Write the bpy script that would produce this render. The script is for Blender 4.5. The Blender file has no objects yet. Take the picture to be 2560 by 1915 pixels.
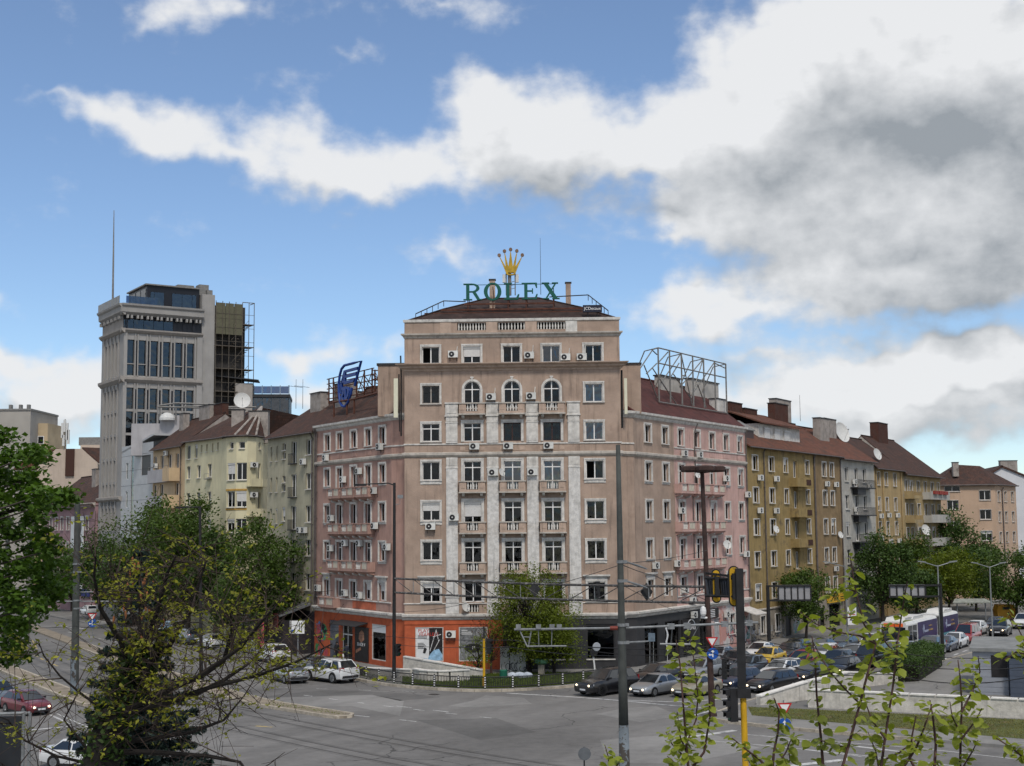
import bpy,math,random
import numpy as np
from mathutils import Matrix,Vector
random.seed(7)
rng=np.random.default_rng(7)
SC=bpy.context.scene
COL=SC.collection
R=math.radians
I4=Matrix.Identity(4)
# ------------------------------------------------------------------ camera
FPX,CAMH=3413.0,12.2
PITCH,ROLL=math.atan(357.5/FPX),R(0.5)
cam_d=bpy.data.cameras.new('camera')
cam_d.sensor_width=36.0
cam_d.lens=FPX/2560*36.0
cam_d.clip_start,cam_d.clip_end=0.1,4000
cam=bpy.data.objects.new('camera',cam_d)
COL.objects.link(cam)
cam.matrix_world=Matrix.Translation((0,0,CAMH))@Matrix.Rotation(math.pi/2+PITCH,4,'X')@Matrix.Rotation(-ROLL,4,'Z')
SC.camera=cam
# ------------------------------------------------------------------ light
SUN_EL,SUN_AZ=R(52),R(170)
sun_d=bpy.data.lights.new('sun','SUN')
sun_d.energy,sun_d.angle,sun_d.color=1.9,R(11),(1.0,0.93,0.84)
sun=bpy.data.objects.new('sun',sun_d)
COL.objects.link(sun)
sdir=Vector((math.sin(SUN_AZ)*math.cos(SUN_EL),math.cos(SUN_AZ)*math.cos(SUN_EL),math.sin(SUN_EL)))
sun.rotation_euler=sdir.to_track_quat('Z','Y').to_euler()
SC.view_settings.view_transform='Standard'
SC.view_settings.look='None'
SC.view_settings.gamma=1
SC.view_settings.use_curve_mapping=False
SC.view_settings.exposure=0.42
SC.cycles.adaptive_threshold=0.02
SC.cycles.max_bounces=6
SC.cycles.transparent_max_bounces=12
SC.cycles.diffuse_bounces=3
SC.cycles.glossy_bounces=3
SC.cycles.caustics_reflective=SC.cycles.caustics_refractive=False
class NT:
 """tiny node-tree writer"""
 def __init__(s,tree):
  s.t=tree
 def n(s,typ,**kw):
  nd=s.t.nodes.new(typ)
  for k,v in kw.items():
   if k.startswith('i_'):
    key=k[2:]
    nd.inputs[int(key) if key.isdigit() else key.replace('_',' ')].default_value=v
   else:
    setattr(nd,k,v)
  return nd
 def l(s,a,b):
  s.t.links.new(a,b)
 def math(s,op,a,b=None,c=None,clamp=False):
  nd=s.t.nodes.new('ShaderNodeMath')
  nd.operation=op
  nd.use_clamp=clamp
  for i,x in enumerate((a,b,c)):
   if x is None:
    continue
   if isinstance(x,(int,float)):
    nd.inputs[i].default_value=x
   else:
    s.l(x,nd.inputs[i])
  return nd.outputs[0]
 def mix(s,fac,a,b,blend='MIX'):
  nd=s.t.nodes.new('ShaderNodeMix')
  nd.data_type='RGBA'
  nd.blend_type=blend
  for idx,x in ((0,fac),(6,a),(7,b)):
   if hasattr(x,'links'):
    s.l(x,nd.inputs[idx])
   elif isinstance(x,(int,float)):
    nd.inputs[idx].default_value=x
   else:
    nd.inputs[idx].default_value=(*x[:3],1)
  return nd.outputs[2]
 def ramp(s,x,lo,hi,a=0.0,b=1.0,smooth=True):
  nd=s.t.nodes.new('ShaderNodeMapRange')
  nd.interpolation_type='SMOOTHSTEP' if smooth else 'LINEAR'
  s.l(x,nd.inputs[0])
  for i,v in ((1,lo),(2,hi),(3,a),(4,b)):
   nd.inputs[i].default_value=v
  return nd.outputs[0]
# ------------------------------------------------------------------ sky: Nishita blue with procedural cloud banks by direction
def cloud_group():
 g=bpy.data.node_groups.new('cloud_density','ShaderNodeTree')
 g.interface.new_socket('Vector',in_out='INPUT',socket_type='NodeSocketVector')
 g.interface.new_socket('Density',in_out='OUTPUT',socket_type='NodeSocketFloat')
 g.interface.new_socket('Base',in_out='OUTPUT',socket_type='NodeSocketFloat')
 t=NT(g)
 gi,go=t.n('NodeGroupInput'),t.n('NodeGroupOutput')
 warp=t.n('ShaderNodeTexNoise',noise_dimensions='2D',i_Scale=1.5,i_Detail=3.0,i_Roughness=0.6)
 t.l(gi.outputs[0],warp.inputs['Vector'])
 wsub=t.n('ShaderNodeVectorMath',operation='SUBTRACT')
 t.l(warp.outputs['Color'],wsub.inputs[0])
 wsub.inputs[1].default_value=(0.5,0.5,0.5)
 wmul=t.n('ShaderNodeVectorMath',operation='MULTIPLY_ADD')
 t.l(wsub.outputs[0],wmul.inputs[0])
 wmul.inputs[1].default_value=(1.0,0.55,0)
 t.l(gi.outputs[0],wmul.inputs[2])
 P=wmul.outputs[0]
 blobs=[(2300,230,640,400,2.1),(2520,330,460,420,1.7),(1930,340,400,250,1.5),(2080,110,330,190,1.3),(1330,340,360,200,1.6),(1230,270,170,120,.8),(1010,400,340,140,1.2),(850,460,280,110,1.2),(600,370,400,120,1.15),(370,335,270,80,.9),(130,310,200,45,.6),(1600,400,420,140,1.5),(390,110,170,110,.72),(500,30,180,90,.7),(620,250,160,80,.5),(880,165,150,60,.55),(1150,10,420,80,.6),(1800,545,380,110,1.15),(1700,605,160,40,.7),(2200,560,560,170,1.35),(2480,640,380,200,1.25),(2050,650,380,90,.75),(2330,720,420,110,.8),(1740,780,290,100,1.3),(2080,740,420,130,1.05),(2420,780,360,120,.7),(2330,905,420,40,.7),(2050,1010,480,100,1.3),(2470,1000,340,130,1.2),(2250,1090,520,110,1.0),(90,1010,300,190,1.6),(40,900,130,60,.8),(730,890,240,70,1.0),(780,1010,200,90,1.1),(2150,860,480,60,.6),(2200,950,640,90,.9),(2520,900,300,80,.7),(1900,900,300,50,.45),(400,800,250,40,.35),(1130,660,250,70,.68),(970,850,180,90,.62),(30,770,100,50,.6)]
 acc=None
 for (u,v,ru,rv,amp) in blobs:
  az=math.atan((u-1280)/FPX)*10
  el=(PITCH+math.atan((957.5-v)/FPX))*10
  mp=t.n('ShaderNodeMapping',vector_type='TEXTURE')
  mp.inputs['Location'].default_value=(az,el,0)
  mp.inputs['Scale'].default_value=(ru/FPX*10*1.25,rv/FPX*10*1.25,1)
  t.l(P,mp.inputs['Vector'])
  gr=t.n('ShaderNodeTexGradient',gradient_type='QUADRATIC_SPHERE')
  t.l(mp.outputs[0],gr.inputs[0])
  acc=t.math('MULTIPLY_ADD',gr.outputs['Fac'],amp,acc if acc else 0.0)
# the same kind of broken cloud everywhere else round the sky
 big=t.n('ShaderNodeTexNoise',noise_dimensions='2D',i_Scale=0.42,i_Detail=3.0)
 t.l(gi.outputs[0],big.inputs['Vector'])
 sep=t.n('ShaderNodeSeparateXYZ')
 t.l(gi.outputs[0],sep.inputs[0])
 outx=t.ramp(t.math('ABSOLUTE',sep.outputs[0]),3.7,4.6)
 outy=t.ramp(sep.outputs[1],3.9,4.8)
 outside=t.math('MAXIMUM',outx,outy)
 gen=t.math('MULTIPLY',t.ramp(big.outputs['Fac'],0.36,0.60),outside)
 acc=t.math('MULTIPLY_ADD',gen,1.1,acc)
 st=t.n('ShaderNodeVectorMath',operation='MULTIPLY')
 t.l(gi.outputs[0],st.inputs[0])
 st.inputs[1].default_value=(1.0,1.5,1)
 fb=t.n('ShaderNodeTexNoise',noise_dimensions='2D',i_Scale=1.7,i_Detail=8.0,i_Roughness=0.57,i_Lacunarity=2.1)
 t.l(st.outputs[0],fb.inputs['Vector'])
 d=t.math('MULTIPLY_ADD',t.math('SUBTRACT',fb.outputs['Fac'],0.5),1.35,acc)
 t.l(t.math('SUBTRACT',d,0.27),go.inputs[0])
 t.l(acc,go.inputs[1])
 return g
world=bpy.data.worlds.new('World')
SC.world=world
world.use_nodes=True
wt=NT(world.node_tree)
for nd in list(world.node_tree.nodes):
 world.node_tree.nodes.remove(nd)
world.cycles.sampling_method='MANUAL'
world.cycles.sample_map_resolution=256
w_out=wt.n('ShaderNodeOutputWorld')
w_bg=wt.n('ShaderNodeBackground')
w_bg.inputs['Strength'].default_value=0.088
wt.l(w_bg.outputs[0],w_out.inputs[0])
sky=wt.n('ShaderNodeTexSky',sky_type='NISHITA',sun_disc=False,sun_elevation=SUN_EL,sun_rotation=SUN_AZ,altitude=600,air_density=1.0,dust_density=0.15,ozone_density=4.0)
tc=wt.n('ShaderNodeTexCoord')
sp=wt.n('ShaderNodeSeparateXYZ')
wt.l(tc.outputs['Generated'],sp.inputs[0])
az_=wt.math('MULTIPLY',wt.math('ARCTAN2',sp.outputs[0],sp.outputs[1]),10.0)
el_=wt.math('MULTIPLY',wt.math('ARCSINE',sp.outputs[2]),10.0)
cv=wt.n('ShaderNodeCombineXYZ')
wt.l(az_,cv.inputs[0])
wt.l(el_,cv.inputs[1])
CG=cloud_group()
d1=wt.n('ShaderNodeGroup',node_tree=CG)
wt.l(cv.outputs[0],d1.inputs[0])
off=wt.n('ShaderNodeVectorMath',operation='ADD')
wt.l(cv.outputs[0],off.inputs[0])
off.inputs[1].default_value=(-0.14,0.36,0)
d2=wt.n('ShaderNodeGroup',node_tree=CG)
wt.l(off.outputs[0],d2.inputs[0])
D1,D2=d1.outputs[0],d2.outputs[0]
mask=wt.ramp(D1,-0.14,0.72)
mask=wt.math('MULTIPLY',mask,0.97)
relief=wt.math('MULTIPLY',wt.math('SUBTRACT',D2,D1),0.40)
thick=wt.ramp(d2.outputs[1],0.3,3.0,0.08,0.54)
shade=wt.math('MULTIPLY_ADD',thick,1.0,relief)
shade=wt.math('ADD',shade,wt.ramp(D2,0.4,2.2,0.0,0.10))
shade=wt.math('MULTIPLY_ADD',wt.math('SUBTRACT',d1.outputs[1],D1),0.36,wt.math('SUBTRACT',shade,0.03),clamp=True)
c_col=wt.mix(shade,(7.1,7.18,7.28),(2.75,3.0,3.25))
blue=wt.mix(1.0,sky.outputs[0],(1.02,1.06,1.10),'MULTIPLY')
blue=wt.mix(0.07,blue,(5.0,5.6,6.2))
full=wt.mix(mask,blue,c_col)
wt.l(full,w_bg.inputs['Color'])
# ------------------------------------------------------------------ projection helpers (where a thing of the photo stands in the place)
_fw=Vector((0,math.cos(PITCH),math.sin(PITCH)))
_up0=Vector((0,-math.sin(PITCH),math.cos(PITCH)))
_rt0=Vector((1,0,0))
_rt=_rt0*math.cos(ROLL)-_up0*math.sin(ROLL)
_up=_up0*math.cos(ROLL)+_rt0*math.sin(ROLL)
def ray(u,v):
 return _fw*FPX+_rt*(u-1280)+_up*(957.5-v)
def gp(u,v,z=0.0):
 d=ray(u,v)
 k=(z-CAMH)/d.z
 return Vector((d.x*k,d.y*k,z))
def at(u,v,Y):
 d=ray(u,v)
 k=Y/d.y
 return Vector((d.x*k,Y,CAMH+d.z*k))
def on_line(u,v,P0,t):
 """where the vertical plane through P0 along t is met: (s along the wall, z)"""
 d=ray(u,v)
 n=Vector((t[1],-t[0]))
 k=(P0[0]*n.x+P0[1]*n.y)/(d.x*n.x+d.y*n.y)
 return ((d.x*k-P0[0])*t[0]+(d.y*k-P0[1])*t[1],CAMH+d.z*k)
# ------------------------------------------------------------------ object helpers
WM={}
def link(name,data,parent=None,M=None):
 o=bpy.data.objects.new(name,data)
 COL.objects.link(o)
 M=M if M is not None else (WM[parent.name] if parent is not None else I4)
 WM[o.name]=M
 if parent is not None:
  o.parent=parent
  o.matrix_basis=WM[parent.name].inverted()@M
 else:
  o.matrix_basis=M
 return o
def tag(o,label=None,cat=None,group=None,kind=None):
 if label:
  o['label']=label
 if cat:
  o['category']=cat
 if group:
  o['group']=group
 if kind:
  o['kind']=kind
 return o
def empty(name,loc,rz=0.0,label=None,cat=None,group=None):
 o=link(name,None,None,Matrix.Translation(loc)@Matrix.Rotation(rz,4,'Z'))
 o.empty_display_size=0.3
 return tag(o,label,cat,group)
def copy_tree(o,M,parent=None):
 """copy a thing with its parts, sharing mesh data"""
 c=o.copy()
 COL.objects.link(c)
 for k in ('label','group'):
  pass
 Mo=WM[o.name]
 WM[c.name]=M
 if parent is not None:
  c.parent=parent
  c.matrix_basis=WM[parent.name].inverted()@M
 else:
  c.matrix_basis=M
 for ch in KIDS.get(o.name,[]):
  copy_tree(ch,M@Mo.inverted()@WM[ch.name],c)
 return c
KIDS={}
def frame2(P,t,z=0.0):
 """matrix whose x runs along t (ground direction), y into the wall, z up"""
 t=Vector((t[0],t[1])).normalized()
 return Matrix(((t.x,-t.y,0,P[0]),(t.y,t.x,0,P[1]),(0,0,1,z),(0,0,0,1)))
class MB:
 def __init__(s):
  s.v,s.f,s.m=[],[],[]
 def add(s,verts,faces,mi=0):
  b=len(s.v)
  s.v.extend(verts)
  for f in faces:
   s.f.append(tuple(b+i for i in f))
   s.m.append(mi)
  return s
 def box(s,x0,x1,y0,y1,z0,z1,mi=0,M=None):
  vs=[(x0,y0,z0),(x1,y0,z0),(x1,y1,z0),(x0,y1,z0),(x0,y0,z1),(x1,y0,z1),(x1,y1,z1),(x0,y1,z1)]
  if M is not None:
   vs=[tuple(M@Vector(p)) for p in vs]
  return s.add(vs,[(0,3,2,1),(4,5,6,7),(0,1,5,4),(1,2,6,5),(2,3,7,6),(3,0,4,7)],mi)
 def poly(s,pts,mi=0):
  return s.add([tuple(p) for p in pts],[tuple(range(len(pts)))],mi)
 def prism(s,pts,d,mi=0):
  """closed polygon pts (3d) pushed along vector d"""
  n=len(pts)
  a=[tuple(p) for p in pts]
  b=[(p[0]+d[0],p[1]+d[1],p[2]+d[2]) for p in pts]
  return s.add(a+b,[tuple(range(n))[::-1],tuple(range(n,2*n))]+[(i,(i+1)%n,n+(i+1)%n,n+i) for i in range(n)],mi)
 def tube(s,pts,rad,sides=6,mi=0,caps=True):
  pts=[Vector(p) for p in pts]
  n=len(pts)
  if isinstance(rad,(int,float)):
   rad=[rad]*n
  vs,fs=[],[]
  ref=None
  for i in range(n):
   d=(pts[min(i+1,n-1)]-pts[max(i-1,0)])
   if d.length<1e-9:
    d=Vector((0,0,1))
   d.normalize()
   if ref is None:
    ref=Vector((0,0,1)) if abs(d.z)<0.9 else Vector((1,0,0))
   a=d.cross(ref)
   if a.length<1e-6:
    a=d.cross(Vector((0.3,1,0.2)))
   a.normalize()
   b=a.cross(d)
   ref=b
   for k in range(sides):
    an=2*math.pi*k/sides
    vs.append(tuple(pts[i]+(a*math.cos(an)+b*math.sin(an))*rad[i]))
  for i in range(n-1):
   for k in range(sides):
    k2=(k+1)%sides
    fs.append((i*sides+k,i*sides+k2,(i+1)*sides+k2,(i+1)*sides+k))
  if caps:
   fs.append(tuple(range(sides))[::-1])
   fs.append(tuple((n-1)*sides+k for k in range(sides)))
  return s.add(vs,fs,mi)
 def cyl(s,p0,p1,r0,r1=None,sides=12,mi=0):
  return s.tube([p0,p1],[r0,r0 if r1 is None else r1],sides,mi)
 def lathe(s,prof,sides=12,M=None,mi=0,arc=None):
  """profile [(r, z)] about z"""
  vs,fs=[],[]
  n=len(prof)
  for (r,z) in prof:
   for k in range(sides):
    a=2*math.pi*k/sides
    p=Vector((r*math.cos(a),r*math.sin(a),z))
    if M is not None:
     p=M@p
    vs.append(tuple(p))
  for i in range(n-1):
   for k in range(sides):
    k2=(k+1)%sides
    fs.append((i*sides+k,i*sides+k2,(i+1)*sides+k2,(i+1)*sides+k))
  fs.append(tuple(range(sides))[::-1])
  fs.append(tuple((n-1)*sides+k for k in range(sides)))
  return s.add(vs,fs,mi)
 def mesh(s,name,mats,smooth=False):
  me=bpy.data.meshes.new(name)
  me.from_pydata(s.v,[],s.f)
  if not isinstance(mats,(list,tuple)):
   mats=[mats]
  for m in mats:
   me.materials.append(m)
  if len(mats)>1:
   me.polygons.foreach_set('material_index',s.m)
  if smooth:
   me.polygons.foreach_set('use_smooth',[True]*len(s.f))
  me.update()
  return me
 def build(s,name,mats,parent=None,M=None,smooth=False):
  o=link(name,s.mesh(name,mats,smooth),parent,M)
  if parent is not None:
   KIDS.setdefault(parent.name,[]).append(o)
  return o
def put(name,me,parent=None,M=None):
 """place a shared mesh"""
 o=link(name,me,parent,M)
 if parent is not None:
  KIDS.setdefault(parent.name,[]).append(o)
 return o
def T(x=0,y=0,z=0):
 return Matrix.Translation((x,y,z))
def RZ(a):
 return Matrix.Rotation(a,4,'Z')
def fast_mesh(name,verts,faces,mats,mi=None,smooth=False):
 """numpy verts (n,3), faces (m,k) all of k corners"""
 me=bpy.data.meshes.new(name)
 n,(m,k)=len(verts),faces.shape
 me.vertices.add(n)
 me.vertices.foreach_set('co',np.ascontiguousarray(verts,np.float32).ravel())
 me.loops.add(m*k)
 me.loops.foreach_set('vertex_index',np.ascontiguousarray(faces,np.int32).ravel())
 me.polygons.add(m)
 me.polygons.foreach_set('loop_start',np.arange(0,m*k,k,dtype=np.int32))
 me.polygons.foreach_set('loop_total',np.full(m,k,np.int32))
 for a in (mats if isinstance(mats,(list,tuple)) else [mats]):
  me.materials.append(a)
 if mi is not None:
  me.polygons.foreach_set('material_index',np.ascontiguousarray(mi,np.int32))
 if smooth:
  me.polygons.foreach_set('use_smooth',np.ones(m,bool))
 me.update(calc_edges=True)
 return me
# ------------------------------------------------------------------ materials
MATS={}
def mat(name,col,rough=0.85,var=0.12,scale=1.5,bump=0.0,bscale=40.0,metal=0.0,spec=0.3,streak=0.0,col2=None,c2lo=0.55,c2hi=0.68,c2scale=0.5,vrand=0.0,emit=0.0,coat=0.0,trans=0.0,distort=0.0):
 if name in MATS:
  return MATS[name]
 m=bpy.data.materials.new(name)
 m.use_nodes=True
 t=NT(m.node_tree)
 b=m.node_tree.nodes['Principled BSDF']
 b.inputs['Roughness'].default_value=rough
 b.inputs['Metallic'].default_value=metal
 b.inputs['Specular IOR Level'].default_value=spec
 b.inputs['Coat Weight'].default_value=coat
 b.inputs['Coat Roughness'].default_value=0.05
 tcn=t.n('ShaderNodeTexCoord')
 oi=t.n('ShaderNodeObjectInfo')
 addv=t.n('ShaderNodeVectorMath',operation='ADD')
 rv=t.n('ShaderNodeCombineXYZ')
 r20=t.math('MULTIPLY',oi.outputs['Random'],37.0)
 for i in range(3):
  t.l(r20,rv.inputs[i])
 t.l(tcn.outputs['Object'],addv.inputs[0])
 t.l(rv.outputs[0],addv.inputs[1])
 V=addv.outputs[0]
 c=None
 if var>0:
  ns=t.n('ShaderNodeTexNoise',i_Scale=scale,i_Detail=6.0,i_Roughness=0.62,i_Distortion=distort)
  t.l(V,ns.inputs['Vector'])
  f=t.ramp(ns.outputs['Fac'],0.28,0.72)
  c=t.mix(f,tuple(x*(1-var) for x in col),tuple(min(1,x*(1+var)) for x in col))
 else:
  c=(*col,1)
 if col2 is not None:
  n2=t.n('ShaderNodeTexNoise',i_Scale=c2scale,i_Detail=8.0,i_Roughness=0.68)
  t.l(V,n2.inputs['Vector'])
  c=t.mix(t.ramp(n2.outputs['Fac'],c2lo,c2hi),c,col2)
 if streak>0:
  sm=t.n('ShaderNodeVectorMath',operation='MULTIPLY')
  t.l(V,sm.inputs[0])
  sm.inputs[1].default_value=(2.2,2.2,0.16)
  n3=t.n('ShaderNodeTexNoise',i_Scale=1.3,i_Detail=7.0,i_Roughness=0.66)
  t.l(sm.outputs[0],n3.inputs['Vector'])
  c=t.mix(t.ramp(n3.outputs['Fac'],0.5,0.78,0.0,streak),c,tuple(x*0.38 for x in col))
 if vrand>0:
  hs=t.n('ShaderNodeHueSaturation')
  t.l(t.ramp(oi.outputs['Random'],0,1,1-vrand,1+vrand,False),hs.inputs['Value'])
  if hasattr(c,'links'):
   t.l(c,hs.inputs['Color'])
  else:
   hs.inputs['Color'].default_value=c
  c=hs.outputs[0]
 if hasattr(c,'links'):
  t.l(c,b.inputs['Base Color'])
 else:
  b.inputs['Base Color'].default_value=c
 if bump>0:
  nb=t.n('ShaderNodeTexNoise',i_Scale=bscale,i_Detail=4.0,i_Roughness=0.6)
  t.l(tcn.outputs['Object'],nb.inputs['Vector'])
  bp=t.n('ShaderNodeBump',i_Strength=min(1.0,bump),i_Distance=0.03)
  t.l(nb.outputs['Fac'],bp.inputs['Height'])
  t.l(bp.outputs[0],b.inputs['Normal'])
 if emit>0:
  b.inputs['Emission Color'].default_value=(*col,1)
  b.inputs['Emission Strength'].default_value=emit
 if trans>0:
  b.inputs['Subsurface Weight'].default_value=0.0
 MATS[name]=m
 return m
def glass_mat(name,tint,body,rough=0.02,refl=1.0,wav=0.006):
 """window pane: part mirror, part see-through"""
 if name in MATS:
  return MATS[name]
 m=bpy.data.materials.new(name)
 m.use_nodes=True
 nt=m.node_tree
 nt.nodes.clear()
 t=NT(nt)
 out=t.n('ShaderNodeOutputMaterial')
 tr=t.n('ShaderNodeBsdfTransparent')
 tr.inputs[0].default_value=(*tint,1)
 gl=t.n('ShaderNodeBsdfGlossy')
 gl.inputs['Roughness'].default_value=rough
 gl.inputs['Color'].default_value=(refl*0.95,refl*0.98,refl,1)
 tcn=t.n('ShaderNodeTexCoord')
 oi=t.n('ShaderNodeObjectInfo')
 nz=t.n('ShaderNodeTexNoise',noise_dimensions='4D',i_Scale=1.2,i_Detail=1.0)
 t.l(tcn.outputs['Object'],nz.inputs['Vector'])
 t.l(t.math('MULTIPLY',oi.outputs['Random'],50.0),nz.inputs['W'])
 bp=t.n('ShaderNodeBump',i_Strength=1.0,i_Distance=wav*5)
 t.l(nz.outputs['Fac'],bp.inputs['Height'])
 t.l(bp.outputs[0],gl.inputs['Normal'])
 lw=t.n('ShaderNodeFresnel',i_IOR=1.55)
 f=t.math('MULTIPLY_ADD',lw.outputs[0],1.2,body,clamp=True)
 mx=t.n('ShaderNodeMixShader')
 t.l(f,mx.inputs[0])
 t.l(tr.outputs[0],mx.inputs[1])
 t.l(gl.outputs[0],mx.inputs[2])
 t.l(mx.outputs[0],out.inputs[0])
 MATS[name]=m
 return m
def leaf_mat(name,col,var=0.35,trans=0.35,rough=0.55):
 """thin leaf, light shines partly through; tone varies from clump to clump"""
 m=bpy.data.materials.new(name)
 m.use_nodes=True
 nt=m.node_tree
 nt.nodes.clear()
 t=NT(nt)
 out=t.n('ShaderNodeOutputMaterial')
 geo=t.n('ShaderNodeNewGeometry')
 nz=t.n('ShaderNodeTexNoise',i_Scale=0.9,i_Detail=3.0)
 t.l(geo.outputs['Position'],nz.inputs['Vector'])
 f=t.math('ADD',t.math('MULTIPLY',geo.outputs['Random Per Island'],0.55),t.math('MULTIPLY',t.ramp(nz.outputs['Fac'],0.3,0.7),0.45))
 c=t.mix(f,tuple(x*(1-var) for x in col),(min(1,col[0]*(1+var*1.25)),min(1,col[1]*(1+var)),col[2]*(1+var*.4)))
 d=t.n('ShaderNodeBsdfPrincipled')
 d.inputs['Roughness'].default_value=rough
 d.inputs['Specular IOR Level'].default_value=0.25
 t.l(c,d.inputs['Base Color'])
 tr=t.n('ShaderNodeBsdfTranslucent')
 c2=t.mix(1.0,c,(1.25,1.3,0.5),'MULTIPLY')
 t.l(c2,tr.inputs[0])
 mx=t.n('ShaderNodeMixShader')
 mx.inputs[0].default_value=trans
 t.l(d.outputs[0],mx.inputs[1])
 t.l(tr.outputs[0],mx.inputs[2])
 t.l(mx.outputs[0],out.inputs[0])
 MATS[name]=m
 return m
def tile_mat(name,col,col2,bw=0.26,bh=0.33,mort=0.012):
 """weathered clay tiles: rows run down the slope (local y), seen too far away to pick one tile"""
 m=bpy.data.materials.new(name)
 m.use_nodes=True
 t=NT(m.node_tree)
 b=m.node_tree.nodes['Principled BSDF']
 b.inputs['Roughness'].default_value=0.9
 b.inputs['Specular IOR Level'].default_value=0.2
 uv=t.n('ShaderNodeTexCoord')
 wv=t.n('ShaderNodeTexBrick',i_Scale=1.0,i_Mortar_Size=mort,i_Bias=0.0,i_Brick_Width=bw,i_Row_Height=bh)
 wv.inputs['Color1'].default_value=(*col,1)
 wv.inputs['Color2'].default_value=(*[x*0.62 for x in col],1)
 wv.inputs['Mortar'].default_value=(*[x*0.3 for x in col],1)
 t.l(uv.outputs['UV'],wv.inputs['Vector'])
 nz=t.n('ShaderNodeTexNoise',i_Scale=0.8,i_Detail=8.0,i_Roughness=0.7)
 t.l(uv.outputs['UV'],nz.inputs['Vector'])
 c=t.mix(t.ramp(nz.outputs['Fac'],0.4,0.68),wv.outputs['Color'],col2)
 t.l(c,b.inputs['Base Color'])
 bp=t.n('ShaderNodeBump',i_Strength=0.8,i_Distance=0.05)
 t.l(wv.outputs['Fac'],bp.inputs['Height'])
 bp.invert=True
 t.l(bp.outputs[0],b.inputs['Normal'])
 MATS[name]=m
 return m
def text_mesh(txt,size,mat_,depth=0.01,align='CENTER',spacing=1.0):
 """flat lettering standing in the local xz plane, facing -y"""
 cu=bpy.data.curves.new('lettering','FONT')
 cu.body=txt
 cu.size=size
 cu.extrude=depth
 cu.align_x=align
 cu.space_character=spacing
 cu.resolution_u=3
 ob=bpy.data.objects.new('lettering',cu)
 COL.objects.link(ob)
 dg=bpy.context.evaluated_depsgraph_get()
 me=bpy.data.meshes.new_from_object(ob.evaluated_get(dg))
 bpy.data.objects.remove(ob)
 bpy.data.curves.remove(cu)
 me.transform(Matrix.Rotation(math.pi/2,4,'X'))
 me.materials.clear()
 me.materials.append(mat_)
 return me
def uv_planar(me):
 uvl=me.uv_layers.new(name='UVMap')
 for p in me.polygons:
  n=p.normal
  h=Vector((0,0,1)).cross(n)
  if h.length<1e-4:
   h=Vector((1,0,0))
  h.normalize()
  s_=n.cross(h)
  for li in p.loop_indices:
   co=me.vertices[me.loops[li].vertex_index].co
   uvl.data[li].uv=(co.dot(h),co.dot(s_))
# ------------------------------------------------------------------ palette
STUCCO=mat('stucco_brown',(0.345,0.257,0.202),0.92,0.18,0.55,0.6,9,streak=0.8,col2=(0.29,0.21,0.165),c2scale=0.35)
STUCCO_B=mat('stucco_balcony',(0.41,0.31,0.245),0.9,0.14,1.6,0.3,20,streak=0.6)
ROSE=mat('stucco_rose',(0.36,0.225,0.185),0.92,0.15,0.6,0.5,10,streak=0.8,col2=(0.30,0.20,0.17),c2scale=0.3)
PINK=mat('stucco_pink',(0.50,0.325,0.285),0.92,0.13,0.6,0.5,10,streak=0.7,col2=(0.42,0.28,0.25),c2scale=0.4)
TRIMW=mat('white_trim',(0.54,0.52,0.485),0.85,0.2,2.2,0.3,25,streak=0.65)
PILW=mat('white_pilaster',(0.55,0.535,0.51),0.9,0.2,3.0,0.8,11,streak=0.55)
TRIMD=mat('grey_trim',(0.42,0.385,0.34),0.9,0.22,1.5,0.3,20,streak=0.7)
FRAMEW=mat('window_white',(0.72,0.71,0.69),0.5,0.06,4)
FRAMED=mat('window_brown',(0.045,0.018,0.014),0.5,0.15,4)
GLASS=glass_mat('pane_glass',(0.36,0.39,0.41),0.0,refl=.55)
GLASSB=glass_mat('pane_glass_blue',(0.22,0.28,0.40),0.06,refl=.8)
ROOM_SHADE=mat('room_shade',(0.03,0.027,0.026),0.95,0.3,0.4)  # near-black so rooms look unlit: their shade is in the colour
CURTAINS=[mat('curtain_white',(0.42,0.43,0.45),0.9,0.12,3),mat('curtain_grey',(0.22,0.235,0.26),0.9,0.2,3),mat('curtain_brown',(0.12,0.085,0.07),0.9,0.3,3),mat('curtain_blue',(0.10,0.15,0.27),0.9,0.2,3)]
SHUT=mat('roller_plastic',(0.58,0.57,0.55),0.6,0.06,3)
ORANGE=mat('shop_orange',(0.41,0.095,0.04),0.85,0.16,1.2,0.15,25,streak=0.3)
ORANGE2=mat('shop_orange_faded',(0.46,0.13,0.07),0.9,0.15,1.2,0.15,25,streak=0.5)
CHAR=mat('shop_charcoal',(0.032,0.032,0.034),0.6,0.2,1.5,0.1,20)
ROOFBROWN=mat('roof_felt',(0.042,0.027,0.024),0.9,0.4,1.2,0.5,9,col2=(0.07,0.038,0.032),c2scale=0.8)
ROOFRED=mat('roof_red_sheet',(0.075,0.026,0.023),0.85,0.3,1.0,0.4,9,col2=(0.06,0.03,0.028),c2scale=0.8)
TILE=tile_mat('clay_tile',(0.105,0.056,0.043),(0.045,0.034,0.031))
TILEO=tile_mat('clay_tile_orange',(0.19,0.08,0.053),(0.08,0.048,0.038))
RUST=mat('rusty_steel',(0.085,0.034,0.022),0.85,0.35,3,0.3,30)
STEEL=mat('grey_steel',(0.20,0.195,0.185),0.6,0.2,3,0.1,30,metal=0.3)
STEELD=mat('dark_steel',(0.028,0.028,0.03),0.6,0.2,3)
ACW=mat('ac_cabinet',(0.60,0.60,0.57),0.55,0.1,4,vrand=0.12)
ACD=mat('ac_grille',(0.02,0.02,0.022),0.6,0.1,4)
CHIM=mat('chimney_render',(0.29,0.26,0.235),0.95,0.25,1.2,0.5,8,streak=0.4,col2=(0.16,0.13,0.11),c2scale=0.9)
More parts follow.
